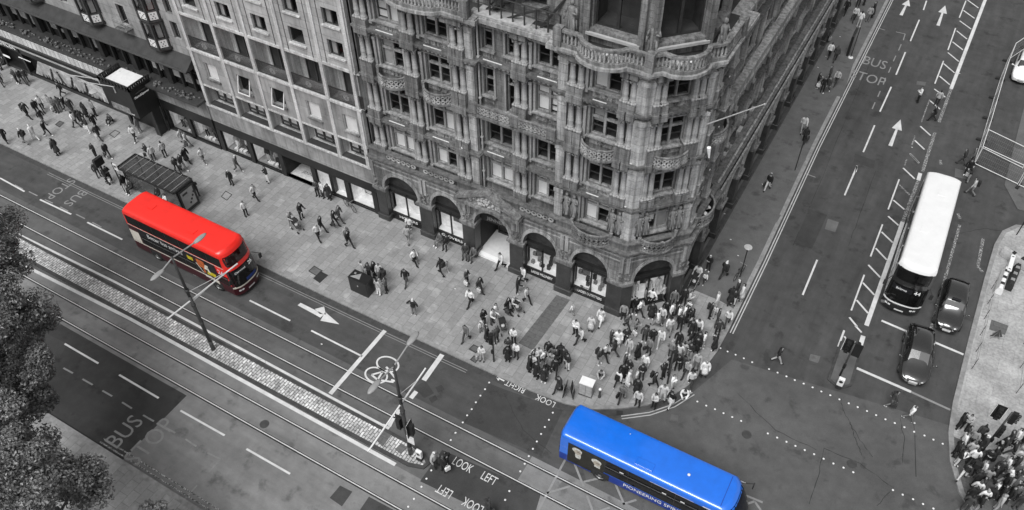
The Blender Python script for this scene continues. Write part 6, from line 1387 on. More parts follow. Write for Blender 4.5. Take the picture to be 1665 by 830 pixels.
def pushchair(px, rz, label, seat='D', z=KZ):
    t = thing('pushchair', G(*px, z), label, 'pushchair', rz=rz, group='pushchairs'); mb = MB()
    for y in (-.24, .24):
        mb.tube((.4, y, .12), (-.35, y, 1.0), .018, n=6); mb.tube((-.35, y, .12), (.15, y, .6), .018, n=6)
    mb.tube((-.35, -.24, 1.0), (-.35, .24, 1.0), .02, n=6); mb.build('frame', 'grey_metal', t)
    mb = MB(); mb.box(-.15, .3, -.2, .2, .42, .5); mb.add([(-.15, -.2, .48), (-.15, .2, .48), (-.38, .2, .95), (-.38, -.2, .95)], [(0, 1, 2, 3)]); mb.build('seat', seat, t)
    mb = MB(); mb.add([(-.2+.34*math.cos(a)*1.0, y, .72+.34*math.sin(a)) for y in (-.23, 0, .23) for a in [.5+2.0*i/6 for i in range(7)]], [(k*7+i, k*7+i+1, (k+1)*7+i+1, (k+1)*7+i) for k in range(2) for i in range(6)]); mb.build('hood', 'B', t, True)
    mb = MB(); mb.ball((.02, 0, .6), .14, 1.2, 8, 5); mb.build('blanket', 'W', t, True)
    for x in (-.35, .4):
        for y in (-.26, .26): mb = MB(); mb.T = lambda a, b, c: (x+a, y+c-.02, .11+b); mb.lathe([(.11, 0), (.11, .04)], n=10); mb.build('wheel', 'rubber', t)
pushchair((484, 374), -.2, 'pushchair pushed by two women in the middle of the wide pavement'); pushchair((841, 507), -.3, 'pushchair with a pale blanket nearest the dark paving strip'); pushchair((818, 538), -.7, 'pushchair beside the women near the slim kerb post'); pushchair((1127, 466), -1.7, 'pushchair pushed by a man in white on the side street pavement', 'B')
# fence of the closed road, barriers and works clutter
FP = [G(*q, .0) for q in ((1664, 92), (1632, 112), (1620, 122), (1605, 153), (1594, 189), (1583, 228), (1576, 270))]; fi = 0
FP = [(7.9, 84.2), (6.7, 81.2), (6.55, 77.8), (6.5, 74.4), (6.5, 71.0), (6.5, 67.6), (6.45, 63.9)]
def fence_panel(a, b, label):
    a, b = Vector((a[0], a[1], 0.02)), Vector((b[0], b[1], .02)); t = thing('fence_panel', a, label, 'fence', 'mesh fence panels of the closed road'); d = b-a; U = d.normalized(); N = Vector((-U.y, U.x, 0)); q = lambda f, z: d*f+Vector((0, 0, z)); mb = MB()
    for f in (.01, .99): mb.tube(q(f, .1), q(f, 2.0), .025, n=6)
    for z in (.2, 1.98): mb.tube(q(.01, z), q(.99, z), .03, n=6)
    mb.build('frame', 'plastic_white', t); mb = MB()
    for i in range(1, 24): mb.tube(q(i/24, .2), q(i/24, 1.98), .004, n=3, caps=False)
    for z in (.6, 1.1, 1.5): mb.tube(q(.01, z), q(.99, z), .004, n=3, caps=False)
    mb.build('mesh', 'grey_metal', t); mb = MB(); u = q(.01, 0); mb.add([u+U*x+N*y+Vector((0, 0, z)) for z in (0, .14) for x, y in ((-.12, -.42), (.12, -.42), (.12, .42), (-.12, .42))], [(0, 1, 2, 3), (4, 5, 6, 7), (0, 1, 5, 4), (1, 2, 6, 5), (2, 3, 7, 6), (3, 0, 4, 7)]); bevel(mb.build('foot', 'rubber', t), .02)
nm = ['mesh fence panel nearest the white parked car', 'second mesh fence panel from the white parked car', 'third mesh fence panel from the white parked car', 'fourth mesh fence panel from the white parked car', 'fifth mesh fence panel from the white parked car', 'mesh fence panel beside the people at the fence corner']
for (a, b), l in zip(zip(FP, FP[1:]), nm): fence_panel(a, b, l)
fence_panel((6.5, 66.4), (10.0, 65.2), 'mesh fence panel crossing the closed road, upper of the two crosswise'); fence_panel((6.45, 63.9), (9.9, 62.9), 'mesh fence panel crossing the closed road, lower of the two crosswise'); fence_panel((9.95, 62.85), (13.4, 61.9), 'mesh fence panel at the right edge beyond the two crosswise ones')
def barrier(px, rz, m, label, l=2.4):
    t = thing('road_barrier', G(*px, KZ), label, 'barrier', 'plastic barriers on the worn slabs', rz); mb = MB(); mb.add([(x, y, z) for z, w_ in ((0, .26), (.3, .26), (.75, .12)) for x, y in ((-l/2, -w_), (l/2, -w_), (l/2, w_), (-l/2, w_))], [(0, 1, 2, 3), (8, 9, 10, 11)]+[(k*4+i, k*4+(i+1) % 4, k*4+4+(i+1) % 4, k*4+4+i) for k in range(2) for i in range(4)]); bevel(recalc(mb.build('body', m, t)), .06, 3); mb = MB()
    for x in (-.7, 0, .7): mb.box(x-.12, x+.12, -.13, .13, .7, .78)
    mb.build('lifting_block', 'rubber' if m != 'rubber' else 'grey_metal', t)
barrier((1627, 462), math.radians(86), 'panel_white', 'white plastic barrier lying on the worn slabs next to the dark one'); barrier((1644, 456), math.radians(84), 'rubber', 'dark plastic barrier on the worn slabs next to the white one'); barrier((1657, 432), math.radians(-25), 'frame_pale', 'grey barrier lying crosswise above the white and dark ones', 3)
t = thing('plank', G(1637, 440, KZ), 'pale perforated plank lying on the white barrier', 'plank', rz=math.radians(88)); mb = MB(); mb.box(-.9, .9, -.14, .14, .76, .82); mb.build('board', 'panel_white', t); mb = MB()
for x in (-.7, .7): mb.box(x-.04, x+.04, -.08, .08, .82, .83)
mb.build('hole_marks', 'rubber', t)
t = thing('works_sign', G(1617, 552, KZ), 'small triangular works sign on a leaning stand on the worn slabs', 'road sign', rz=.4); mb = MB(); mb.add([(x, y, z) for y in (0, .03) for x, z in ((-.4, .3), (.4, .3), (0, 1.0))], [(0, 1, 2), (3, 5, 4), (0, 1, 4, 3), (1, 2, 5, 4), (2, 0, 3, 5)]); mb.build('sign_plate', 'dark_metal', t); mb = MB(); mb.tube((-.3, 0, 0), (0, .02, .9), .02, n=5); mb.tube((.3, 0, 0), (0, .02, .9), .02, n=5); mb.tube((0, .5, 0), (0, .02, .9), .02, n=5); mb.build('stand', 'grey_metal', t)
mb = MB(); mb.sheet([G(*q, KZ)[:2] for q in ((1612, 520), (1640, 530), (1634, 545), (1608, 536))], KZ+.006); struct(mb.build('repair_patch', 'slabs_dark'))
mb = MB(); 
for j in range(9): a, b = G(1586+j*5.2, 664+j*5.2*.78, KZ), G(1573+j*5.2, 690+j*5.2*.78, KZ); d = (b-a).normalized(); n_ = Vector((-d.y, d.x, 0))*.1; mb.sheet([(a-n_)[:2], (b-n_)[:2], (b+n_)[:2], (a+n_)[:2]], KZ+.008)
struct(mb.build('tactile_paving', 'panel_white') if False else mb.build('tactile_paving', 'slabs_east'))
mb = None
def site_fence(a, b, label, h=1.1):
    A, Bq = G(*a, KZ), G(*b, KZ); t = thing('barrier_rail', A, label, 'railing', 'light railings on the right pavement'); d = Bq-A; n = max(2, int(d.length/1.5)); mb = MB()
    for i in range(n+1): p = d*i/n; mb.tube(p, p+Vector((0, 0, h)), .02, n=5)
    mb.build('posts', 'dark_metal', t); mb = MB()
    for z in (h, h*.55): mb.tube(Vector((0, 0, z)), d+Vector((0, 0, z)), .018, n=5)
    mb.build('rails', 'grey_metal', t)
site_fence((1580, 600), (1612, 470), 'light railing along the kerb side of the worn slabs'); site_fence((1652, 640), (1664, 560), 'light railing at the right edge of the worn slabs')
# litter bin under the corner of the crowd and a dark advertising stand up the street
t = thing('advertising_stand', (-6.7, 75.6, KZ), 'tall dark stand at the kerb beside the group at the top of the side street', 'stand', rz=1.6); mb = MB(); mb.box(-.9, .9, -.12, .12, 0, 2.1); bevel(mb.build('case', 'black', t), .03); mb = MB(); mb.box(-.75, .75, -.13, -.12, .4, 1.9); mb.build('poster', 'display_mid', t)
# ---------------------------------------------------------------- people
def skeleton(pose):
    """joints (metres, facing +Y) and radii; returns verts, edges, radii, region per edge"""
    V, R_, E, reg = [], [], [], []
    def v(p, r): V.append(Vector(p)); R_.append(r if isinstance(r, tuple) else (r, r)); return len(V)-1
    def e(a, b, g): E.append((a, b)); reg.append(g)
    sit = pose in ('sit', 'ground', 'crouch'); ph = {'sit': .5, 'ground': .18, 'crouch': .42}.get(pose, .95); lean = {'ground': .06, 'crouch': .16, 'push': .08, 'walk': .05, 'walk2': .05}.get(pose, .0)
    o = lambda x, y, z: (x, y+lean*(z-ph)/.5, z-.95+ph if False else z+ph-.95)
    pel = v(o(0, 0, .95), (.155, .115)); wa = v(o(0, 0, 1.1), (.135, .1)); ch = v(o(0, .01, 1.3), (.165, .115)); nb = v(o(0, 0, 1.45), (.085, .075)); nk = v(o(0, .015, 1.52), .055); hd = v(o(0, .03, 1.63), (.078, .095)); tp = v(o(0, .02, 1.73), (.055, .065))
    for a, b, g in ((pel, wa, 'hip'), (wa, ch, 'torso'), (ch, nb, 'torso'), (nb, nk, 'neck'), (nk, hd, 'head'), (hd, tp, 'head')): e(a, b, g)
    no = v(o(0, .125, 1.61), .02); e(hd, no, 'face')
    up = {'stand': ((.27, 0, 1.12), (.26, .08, .88)), 'walk': None, 'phone': ((.25, .02, 1.14), (.1, .25, 1.25)), 'crossed': ((.27, .02, 1.16), (-.06, .2, 1.18)), 'akimbo': ((.38, -.06, 1.18), (.2, .04, 1.02)), 'sit': ((.25, .06, 1.14), (.14, .3, 1.02)), 'ground': ((.25, .1, 1.16), (.1, .28, 1.05)), 'crouch': ((.24, .15, 1.16), (.12, .38, 1.02)), 'push': ((.25, .08, 1.14), (.22, .4, 1.1))}
    sw = {'walk': 1, 'walk2': -1}.get(pose, 0)
    for s in (-1, 1):
        sh = v(o(s*.175, 0, 1.41), .062); e(nb, sh, 'torso')
        if sw: el, wr = (s*.235, -.1*s*sw, 1.15), (s*.22, .13*(-s*sw)+.06, .93)
        else: (a, b) = up.get(pose, up['stand']); el, wr = (s*a[0], a[1], a[2]), (s*b[0], b[1], b[2])
        el = v(o(*el), .045); w_ = v(o(*wr), .032); e(sh, el, 'arm'); e(el, w_, 'fore')
        d = (V[w_]-V[el]).normalized(); hnd = v(V[w_]+d*.07, (.036, .022)); e(w_, hnd, 'hand')
        side = d.cross(Vector((0, 0, 1))); side = side.normalized() if side.length > .1 else Vector((0, 1, 0)); cu = Vector((-s*.3, 0, -.2))
        for k, (ofs, L) in enumerate(((-.028, .055), (-.01, .068), (.01, .066), (.027, .05))):
            f1 = v(V[hnd]+d*L*.6+side*ofs, .009); f2 = v(V[hnd]+d*L*1.25+side*ofs+cu*.04, .008); e(hnd, f1, 'hand'); e(f1, f2, 'hand')
        th = v(V[w_]+d*.045+side*-.05, .011); th2 = v(V[w_]+d*.085+side*-.065, .009); e(w_, th, 'hand'); e(th, th2, 'hand')
        if pose == 'sit': kn, an, to = (s*.12, .44, .52), (s*.13, .46, .1), (s*.14, .62, .05); hp = (s*.095, .02, .47)
        elif pose == 'ground': kn, an, to = (s*.2, .42, .42), (s*.12, .55, .1), (s*.14, .7, .06); hp = (s*.095, .03, .15)
        elif pose == 'crouch': kn, an, to = (s*.13, .36, .5), (s*.12, .05, .1), (s*.13, .2, .05); hp = (s*.095, .0, .4)
        elif sw: f = s*sw; kn, an, to = (s*.1, .2 if f > 0 else .02, .5), (s*.1, .34 if f > 0 else -.3, .1 if f > 0 else .2), (s*.11, .5 if f > 0 else -.18, .07 if f > 0 else .06); hp = (s*.095, 0, .9)
        else: kn, an, to = (s*.11, .02, .5), (s*.12, -.02, .1), (s*.14, .13, .05); hp = (s*.095, 0, .9)
        h_ = v(hp, .085); k_ = v(kn, .056); a_ = v(an, .038); t_ = v(to, (.04, .032)); he = v((an[0], an[1]-.05, an[2]-.06), .03)
        e(pel, h_, 'hip'); e(h_, k_, 'thigh'); e(k_, a_, 'shin'); e(a_, t_, 'foot'); e(a_, he, 'foot')
    return V, E, R_, reg
PROTO = {}
def dist_seg(p, a, b):
    d = b-a; L = d.length_squared; t = 0 if L < 1e-9 else max(0, min(1, (p-a).dot(d)/L)); return (p-a-d*t).length
def make_proto(pose, base, cloth, hairlen):
    V, E, R_, reg = skeleton(base); me = bpy.data.meshes.new('sk'); me.from_pydata([tuple(p) for p in V], E, []); ob = bpy.data.objects.new('sk', me); COL.objects.link(ob)
    md = ob.modifiers.new('skin', 'SKIN'); md.use_smooth_shade = True
    for i, r in enumerate(R_): me.skin_vertices[0].data[i].radius = r
    me.skin_vertices[0].data[0].use_root = True
    s = ob.modifiers.new('sub', 'SUBSURF'); s.levels = 1; s.render_levels = 1
    dg = bpy.context.evaluated_depsgraph_get(); dg.update(); m2 = bpy.data.meshes.new_from_object(ob.evaluated_get(dg)); bpy.data.objects.remove(ob)
    P = [v.co.copy() for v in m2.vertices]; N = [v.normal.copy() for v in m2.vertices]; F_ = [tuple(p.vertices) for p in m2.polygons]
    rad = [max(min(R_[a]), .02)*.5+max(min(R_[b]), .02)*.5 for a, b in E]; RG = []
    for f in F_:
        c = sum((P[i] for i in f), Vector())/len(f); RG.append(min(range(len(E)), key=lambda k: dist_seg(c, V[E[k][0]], V[E[k][1]])-rad[k]))
    RG = [reg[k] for k in RG]; bpy.data.meshes.remove(m2)
    out = {}
    def part(name, keep, infl, extra=None):
        idx = {}; vs = []; fs = []
        for f, g in zip(F_, RG):
            if keep(f, g):
                for i in f:
                    if i not in idx: idx[i] = len(vs); vs.append(P[i]+N[i]*infl)
                fs.append(tuple(idx[i] for i in f))
        if extra: 
            b = MB(); extra(b); n = len(vs); vs += [Vector(p) for p in b.v]; fs += [tuple(i+n for i in f) for f in b.f]
        m = bpy.data.meshes.new(name); m.from_pydata([tuple(p) for p in vs], [], fs); m.polygons.foreach_set('use_smooth', [True]*len(fs)); m.materials.append(M['skin']); m.update(); out[name] = m
    hz = V[5]; 
    def eyes(b):
        for s in (-1, 1): b.ball((s*.034, hz.y+.088, hz.z+.012), .014, 1, 6, 4)
    b = MB(); eyes(b); m = bpy.data.meshes.new('person_body'); m.from_pydata([tuple(p) for p in P]+b.v, [], F_+[tuple(i+len(P) for i in f) for f in b.f]); m.materials.append(M['skin']); m.materials.append(M['black']); m.polygons.foreach_set('material_index', [0]*len(F_)+[1]*len(b.f)); m.polygons.foreach_set('use_smooth', [True]*len(m.polygons)); m.update(); out['body'] = m
    wz = V[0].z; cen = lambda f: sum((P[i] for i in f), Vector())/len(f)
    def skirt(b):
        h0, h1 = (wz+.1, .42) if cloth == 'coat' else (wz+.08, .5); b.lathe([(.15, h0-h1), (.19, (h0-h1)*.7), (.23, (h0-h1)*.3), (.26, 0)], (0, 0, h1), 14, sy=.85)
    part('top', lambda f, g: g in ('torso', 'arm') or (g == 'fore' and cloth != 'tee') or (g == 'hip' and cen(f).z > wz-.02), .022 if cloth != 'coat' else .034, skirt if cloth == 'coat' else None)
    part('trousers', lambda f, g: g in ('thigh', 'hip') or (g == 'shin'), .014, skirt if cloth == 'skirt' else None)
    part('shoes', lambda f, g: g == 'foot', .016)
    def hair_keep(f, g):
        c = cen(f); return g in ('head',) and (c.z > hz.z+.035 or c.y < hz.y-.025) or (hairlen and g in ('neck', 'head') and c.y < hz.y-.03)
    def longhair(b): b.lathe([(.03, 0), (.085, .05), (.1, .18), (.07, .26)], (0, hz.y-.07, hz.z-.2), 10, sy=.55)
    part('hair', hair_keep, .018, longhair if hairlen else None)
    PROTO[pose] = out
for pose, base, cloth, hl in (('w', 'walk', 'jacket', 0), ('v', 'walk2', 'jacket', 0), ('W', 'walk2', 'tee', 1), ('s', 'stand', 'jacket', 0), ('S', 'stand', 'tee', 1), ('p', 'phone', 'jacket', 0), ('P', 'phone', 'jacket', 1), ('c', 'crossed', 'jacket', 0), ('a', 'akimbo', 'tee', 0), ('d', 'stand', 'coat', 1), ('D', 'walk', 'coat', 0), ('k', 'walk2', 'skirt', 1), ('t', 'sit', 'jacket', 0), ('g', 'ground', 'jacket', 0), ('r', 'crouch', 'jacket', 0), ('u', 'push', 'jacket', 1), ('U', 'push', 'tee', 0)): make_proto(pose, base, cloth, hl)
rp = random.Random(21)
bp = MB(); bp.box(-.15, .15, -.3, -.12, 1.02, 1.46); bp_o = bp.build('backpack', 'B'); BP_ME = bp_o.data; bpy.data.objects.remove(bp_o)
bm_ = MB(); bm_.add([(x, y, z) for z, w_ in ((0, .17), (.34, .19)) for x, y in ((-w_, -.06), (w_, -.06), (w_, .06), (-w_, .06))], [(0, 1, 2, 3), (4, 5, 6, 7), (0, 1, 5, 4), (1, 2, 6, 5), (2, 3, 7, 6), (3, 0, 4, 7)])
for y in (-.05, .05): bm_.path([(-.09, y, .34), (-.08, y, .5), (.08, y, .5), (.09, y, .34)], .012, 5)
bg_o = bm_.build('carrier_bag', 'W'); BAG_ME = bg_o.data; bpy.data.objects.remove(bg_o)
HAIR = {'n': 'hair_dark', 'm': 'hair_mid', 'f': 'hair_fair', 'o': 'hair_white'}
PEOPLE = []; BAGS = []
def setmat(o, m): o.material_slots[0].link = 'OBJECT'; o.material_slots[0].material = M[m]
def person(p, rz, pose, top, legs, hair, extra, name='person'):
    sc = (.64 if 'x' in extra else rp.uniform(.95, 1.05))*1.0; o = bpy.data.objects.new(name, PROTO[pose]['body']); COL.objects.link(o); o.location = p; o.rotation_euler = (0, 0, rz); o.scale = (sc*(1.12 if 'F' in extra else 1), sc*(1.15 if 'F' in extra else 1), sc)
    for part, m in (('top', top), ('trousers', legs), ('shoes', 'B' if rp.random() < .7 else 'W'), ('hair', HAIR[hair])):
        c = bpy.data.objects.new(part, PROTO[pose][part]); COL.objects.link(c); c.parent = o; setmat(c, m)
    if 'b' in extra: c = bpy.data.objects.new('backpack', BP_ME); COL.objects.link(c); c.parent = o
    return o
# rows: x y pose facing top legs hair extra, feet positions measured in enlarged crops of the photo
DIRS = {'E': -90, 'W': 90, 'N': 0, 'S': 180, 'n': -45, 'e': -135, 's': 135, 'w': 45}
CROPS = [
((0, 80), 7.908, KZ, '45 465 w E L D m -;238 445 p S D B f h;302 455 v E D D n -;370 445 w E D D n -;95 240 t S B B n -;820 610 v S B B n -'),
((0, 160), 7.908, KZ, '375 258 w E D B n b;505 212 v E B B n -;570 168 w E W B m -;690 160 s S L L m -;745 188 P S G D m h;800 170 s W G G n -;865 165 v E B B n -;950 205 w E D D n -;1005 382 W W W D n -;570 330 w E D G n -;620 488 v E B B n -;348 590 w W D G o b;472 545 v W W W o -;100 575 w W B B m -;758 732 d W D B n -'),
((100, 140), 7.908, KZ, '300 515 w W D D n -;235 500 v W D D n -;335 405 d N B B n -;445 385 s N L B m -;455 550 w E B B n -;370 605 P S D W n h;660 455 g S D B n -;965 705 v S W B m -;1020 600 s W G G m -;500 690 w E D D n h'),
((130, 210), 7.908, KZ, '375 370 v E B B m k;228 388 c S B B f -;255 622 s E D D n -;355 690 s S B B n -;410 690 p E D B n h;905 400 p S B L n k;965 412 s W L D f -;612 800 s W B W n -;690 800 t S D D n -'),
((220, 190), 7.908, KZ, '395 520 s W L B n -;615 350 w E L L m -;678 388 v E L G n k;675 595 D E B B n -;625 692 v E D G n k;550 712 W E D B n -;885 595 w E W G n -'),
((180, 220), 5.19, KZ, '620 560 s S D D n -;740 520 p W D D n -;485 590 t S W D m -;420 530 t S D D n -'),
((340, 220), 7.908, KZ, '375 470 v E G G o -;300 642 s S B B o -;765 608 p S B W n -;600 832 w E W B n -'),
((388, 320), 7.908, KZ, '105 250 s E W B n -'),
((450, 290), 6.92, KZ, '285 458 u E B B n -;165 545 u E L L f -;475 692 w E W B f -;510 612 v E B D n -;655 542 W E B B n k;712 495 w E G D n -;818 775 v E B B n -;800 715 s E L L f -;468 205 P S D B n b;527 218 s S W B n -;600 242 d S B B n -'),
((560, 420), 6.92, KZ, '210 205 s N L L m -;290 235 P S D B n -;345 215 s E B B n -;392 415 S N L W n -;480 388 c W G B n -;440 290 s W D D n b;410 240 s S L G m -;702 297 v S B D n -;785 635 a N B G o F'),
((640, 340), 6.92, KZ, '190 265 W S W D n -;165 388 v N L G m -;238 626 w E W B n -;265 595 w E L G m x;530 395 t S G G m -;603 420 t S B B n -;815 520 t S D D f -;910 555 t S G D n -;545 746 w W B B n b;602 694 w E L L m x'),
((740, 390), 6.92, KZ, '520 322 w S W B n F;275 592 D E D D n h;135 512 P E D D f h;180 732 v S W B m F;770 486 w S W B m -;700 600 u E B B n -;805 708 v E L B m -;590 830 w E B B n k;650 800 u E L D f -'),
((740, 480), 7.908, KZ, '150 585 w S G D n -;370 395 P E B B n h;330 475 s E W G n x;475 372 u E W G n -;525 318 s E W L n -;410 590 d E B B n -;535 625 s W D D m -;350 850 P S W L m h;755 628 p S W B n -;685 748 P S D B n -;790 812 p S W D n -;680 850 d S B B n -'),
((840, 480), 7.908, KZ, '715 250 w W W L f x;755 515 c S W B n F;825 615 w S L D m F;950 470 d N W D f -'),
((840, 560), 7.908, KZ, '165 345 d E B B n -;238 260 p S W B n -;255 432 d S B B n -;222 332 s S L D n -;350 488 d S B B n -;345 262 w E W D n -;470 240 s N G D n -;422 360 s S G D n k;498 385 v S B B n b;560 205 s N B B n b;655 322 P S B W n -;410 165 s S B B n -;545 608 D S D D n -;285 235 s S W G n -;200 280 v E D D n -;600 240 s S D B n -;520 260 P W B B n k;450 300 c S L B m -'),
((960, 460), 7.908, KZ, '130 530 k S W W n -;255 800 p E D D m -;345 815 d S W W m -;450 780 c S B B n -;570 668 P E G G n h;420 472 s S L B n -;462 590 w E G D n -;625 416 w E W D n -;580 340 t S B B n -;775 465 d S B B n -;772 285 a N W B n -;695 262 s E G D n k;930 235 w W L D f -;960 440 s S B B n -;905 520 S S W G n -;860 560 k W W L n -;690 762 s S D B n b;790 782 v S B B n -;890 800 w S W L f -'),
((960, 560), 7.908, KZ, '110 258 s E D L f b;185 190 w E W B n -;300 155 v W D D n -;150 402 r S L B n -;490 125 s S L L f -;600 190 d W B B n -;430 322 s E D D n -;490 388 c S B B m -;345 545 w N W B n b;410 445 d S B B n -;405 722 w S G D m k;480 525 k E W W f h;590 645 d S B B n -;602 792 s S W B n -;650 450 P S B D n h;690 332 S S W L f -;748 125 s S G D n k;805 548 v E B B n b;812 822 P S W B n -;920 720 s S W W m F;930 440 p W B B n -'),
((1060, 460), 7.908, KZ, '400 275 s S B B n -;465 310 p E L D n h;735 452 s E B B n b;820 330 s W W L f -;830 525 s E D D n k;800 430 w S W L m x;960 542 w S W D m -;570 662 w S W D n F;495 692 d S B B n -;830 682 s S D B n -;805 832 P W B B n k;650 832 S E W L n -;585 832 d S B B n -;325 832 s S B D n h;480 822 s W D L n -;350 605 s S B B n -;400 485 w E W L n -;335 505 s E W B m -;300 455 v E D B n -;440 500 P E B B n k;500 530 s W B W n k;215 642 k S W L n -;240 465 s E W G m -;270 300 s S G G f -'),
((1060, 560), 7.908, KZ, '230 165 s N G D f -;290 190 s E D D n -;330 205 S N W L n -;385 180 s N L L n -;220 352 c W B B n -;320 330 p S B B n h;390 335 s N D B n h;440 420 w S L D f -;485 542 v S W D m b;410 652 r S W B n -;560 320 s S L G f -;660 415 d S W B f k;250 582 c E W W m -;235 790 k S B W n -;470 187 P S D L n -;560 105 d S B B n -;790 82 d W B B n -'),
((1110, 390), 7.908, KZ, '180 520 U S W G n F;320 402 p S B B o -;275 560 w S W D m x;515 495 w N B B o F;600 830 D N B B n -;680 735 s W D D o -;745 782 d W L L n -;640 840 s S D W n k'),
((1310, 0), 6.92, KZ, '225 487 w N D D n h;250 662 v N W B n -;320 702 w N D D m -;440 165 v S B B n -;535 242 w S W B m k;590 305 S N W L n -;580 80 s S B B n -;650 60 s E D B n -;740 200 d W B B n -;690 250 s N L G m -;335 30 w N D D n -;240 270 s E B B n -'),
((1245, 0), 2.964, KZ, '242 425 P E B D n h;270 445 s S B B n -;293 448 w S D D n -;335 412 v S L D n -;300 395 s W D B n -;172 637 w S W L m -;180 692 v N B B n k;105 468 t E D D n -'),
((1238, 280), 7.908, KZ, '75 230 w S B W n k'),
((1470, 110), 3.773, 0, '80 215 p W W B n -;192 236 s N L B n -;170 330 v W B B n k'),
((1470, 110), 3.773, .05, '350 598 v W D D n -;405 590 s W G B n -;375 662 s S B B n -;385 702 p W D L m h;405 782 w W L G n b'),
((1250, 560), 7.908, 0, '90 235 w E B L n -'),
((1320, 530), 5.19, 0, '650 680 v E D G n k;800 798 w E W G m -'),
((580, 530), 3.32, KZ, '425 760 s E L D o F;470 787 p N B B m h;490 760 s W D D n -'),
((780, 780), 7.908, 0, '105 440 w N D D n k'),
((1535, 650), 7.908, KZ, '155 372 c E B B n -;240 382 p S L B n k;225 525 s E D G n -;315 590 w N L D n -;415 525 v N D B n -;435 660 d W D D o -;180 620 s E W D m -;105 720 s E B B n k;285 740 s N L G m -;310 835 S N W B n -;500 830 p S B B n k;640 722 v W B D f -;700 680 s W D B n h;790 590 w W D D n -;865 560 S W W B n -;940 640 w W B G m -;830 732 v W D D n -;135 835 P E B W n -;890 832 s S L B f -;580 800 d W B B n -'),
((1535, 725), 7.908, KZ, '220 420 w S D W n -;330 365 s N B B n b;430 385 S W L G m -;485 492 c N L L n -;365 525 s N B B n -;590 455 w W B B n -;650 385 s S D B n -;725 335 S W W D n -;765 462 W W W L n -;855 330 P W B B m h;960 400 v W W D n -;345 650 s N W B m -;300 715 d N B B n -;430 760 S N W D f -;520 740 w N B B n -;590 650 s W W D m -;690 700 d W B B n -;780 725 s W B D n h;855 690 s S G D n -;935 650 p W B B n k;905 810 s N D D m -;640 822 S E L L f -;385 832 s E B L n -;240 835 s N D D n -;720 560 s W B B o -;850 500 P W D L n h;420 600 s W D G n -;150 240 P E W D n -'),
]
for org, k, z, rows in CROPS:
    for r in rows.split(';'):
        x, y, pose, fc, top, legs, hair, ex = r.split(); p = G(org[0]+float(x)/k, org[1]+float(y)/k, z); rz = math.radians(DIRS[fc]+rp.uniform(-22, 22))
        if pose == 't': p.z += .0
        o = person(p, rz, pose, top, legs, hair, ex)
        PEOPLE.append((o, pose, top, legs, hair, ex))
        for ch, m, cat in (('h', 'W', 'carrier bag'), ('k', 'D', 'handbag')):
            if ch in ex and 'b' not in ex:
                b = bpy.data.objects.new('carrier_bag' if ch == 'h' else 'handbag', BAG_ME); COL.objects.link(b); setmat(b, m if rp.random() < .8 else 'L' if ch == 'h' else 'B'); b.location = p+Matrix.Rotation(rz, 3, 'Z') @ Vector((.27, .1, .36)); b.rotation_euler = (0, 0, rz+1.3); b.scale = (.95, 1, .9)
                BAGS.append((b, ch))
# shop window mannequins reuse the figure meshes
n_ = 0
for Fq, a, b, z0, d in DISPLAYS:
    for f in (.35, .72):
        u = a+(b-a)*f; p = Vector(Fq(u, d-.45, z0+.02)); o = person(p, math.radians(180+rp.uniform(-30, 30)), rp.choice(('S', 'a', 's', 'k')), rp.choice('DBLW'), rp.choice('WLDB'), rp.choice('fn'), '', 'mannequin'); o.location.z = z0+.02; o.scale = (.94, .94, .94)
        n_ += 1; tag(o, ('first', 'second', 'third', 'fourth', 'fifth', 'sixth', 'seventh', 'eighth', 'ninth', 'tenth')[n_-1]+' shop mannequin counting eastwards from the black entrance box', 'mannequin', 'mannequins in the display windows')
for i, u in enumerate((1.3, 2.35, 3.05)):
    p = Vector(CF(u, -.72, .87)); o = person(p, math.radians(-135), 'S', 'W', 'W', 'f', '', 'mannequin'); o.scale = (.92, .92, .92); o.location.z = .87
    tag(o, ('left', 'middle', 'right')[i]+' one of three white mannequins in the arched window of the tower corner', 'mannequin', 'mannequins in the display windows')
# ---- labels that single each person out: look, then rank by distance from the nearest landmark
LM = [('the glass bus shelter', -49, 28.4), ('the black entrance box', -57, 33.5), ('the seaside picture', -66, 33.8), ('the far shop front', -75, 33.5), ('the kerb by the bus lettering', -66, 27), ('the black street box', -29.2, 28.2), ('the pedimented shop entrance', -22.4, 34.6), ('the pale utility cabinet', -11.3, 28.2),
      ('the granite corner pier', -12.2, 34.4), ('the dark paving strip', -16.5, 32), ('the rounded corner signal', -7.6, 31.6), ('the straight kerb signal', -17.9, 27.8), ('the chained bicycle', -6.3, 42.6), ('the flagpole corner', -9.0, 38.5), ('the side street lettering', -6.5, 73), ('the top of the side street', -8, 88), ('the side street hatching', 2, 68), ('the mesh fence corner', 6.4, 65), ('the black estate car', 6.3, 39), ('the right pavement signal', 11.5, 36.6), ('the right kerb bend', 10, 33.5), ('the tram island tip', -17.2, 18.8), ('the lettered door mat', -41, 34.6), ('the framed drain covers', -34, 28.5), ('the arched shop window', -26.5, 34.4), ('the right picture edge', 15, 34), ('the bottom right corner', 13.5, 31), ('the long road repair', -7, 56), ('the upper stud row', -1.5, 36.5)]
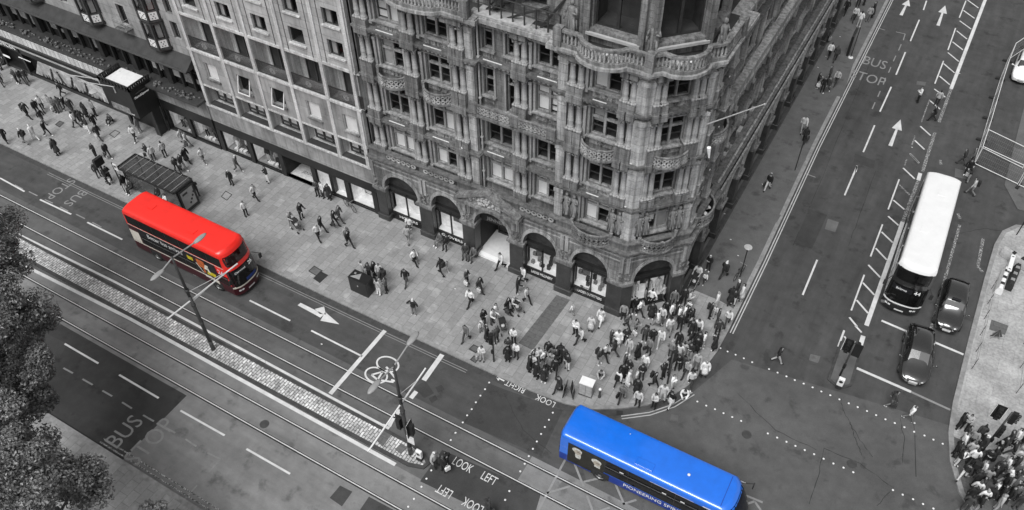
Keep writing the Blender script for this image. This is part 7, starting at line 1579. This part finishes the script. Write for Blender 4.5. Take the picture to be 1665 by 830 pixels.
CLO = {'W': 'white', 'L': 'pale grey', 'G': 'grey', 'D': 'charcoal', 'B': 'black'}
VERB = {'w': 'walking', 'v': 'walking', 'W': 'walking', 'k': 'walking', 'D': 'walking', 's': 'standing', 'S': 'standing', 'p': 'standing', 'P': 'standing', 'c': 'standing', 'a': 'standing', 'd': 'standing', 't': 'sitting', 'g': 'sitting', 'r': 'crouching', 'u': 'pushing', 'U': 'pushing'}
ORD = ['', 'second ', 'third ', 'fourth ', 'fifth ', 'sixth ', 'seventh ', 'eighth ', 'ninth ', 'tenth ', 'eleventh ', 'twelfth ']
def near(p): 
    i = min(range(len(LM)), key=lambda i: (LM[i][1]-p.x)**2+(LM[i][2]-p.y)**2); return i, math.hypot(LM[i][1]-p.x, LM[i][2]-p.y)
cl = {}
for o, pose, top, legs, hair, ex in PEOPLE:
    i, d = near(o.location); key = (i, 'x' in ex, VERB[pose], top, legs); cl.setdefault(key, []).append((d, o))
for (i, ch, vb, top, legs), L in cl.items():
    L.sort(key=lambda q: q[0])
    for r, (d, o) in enumerate(L):
        who = 'child' if ch else 'person'; rank = '' if len(L) == 1 else f'{ORD[r]}nearest '
        tag(o, f'{vb} {who}, {CLO[top]} top, {CLO[legs]} legwear, {rank or "near "}{LM[i][0]}', 'person', 'pedestrians')
cl = {}
for b, ch in BAGS: i, d = near(b.location); cl.setdefault((i, ch, b.material_slots[0].material.name), []).append((d, b))
for (i, ch, mname), L in cl.items():
    L.sort(key=lambda q: q[0])
    for r, (d, b) in enumerate(L):
        rank = '' if len(L) == 1 else f'{ORD[r]}nearest to '; tag(b, f'{mname.replace(" cloth", "")} {"carrier bag" if ch == "h" else "handbag"} held by a pedestrian, {rank or "near "}{LM[i][0]}', 'bag', 'bags carried by pedestrians')
# a black umbrella-like cover, litter on the asphalt
# ---------------------------------------------------------------- empties to the base of their things
for root, base in ((store, (-21, 38, .1)), (mod, (-41, 36, .1)), (wb, (-65, 36, .1))):
    root.location = base; Mi = Matrix.Translation(Vector(base)).inverted()
    for c in root.children: c.matrix_parent_inverse = Mi
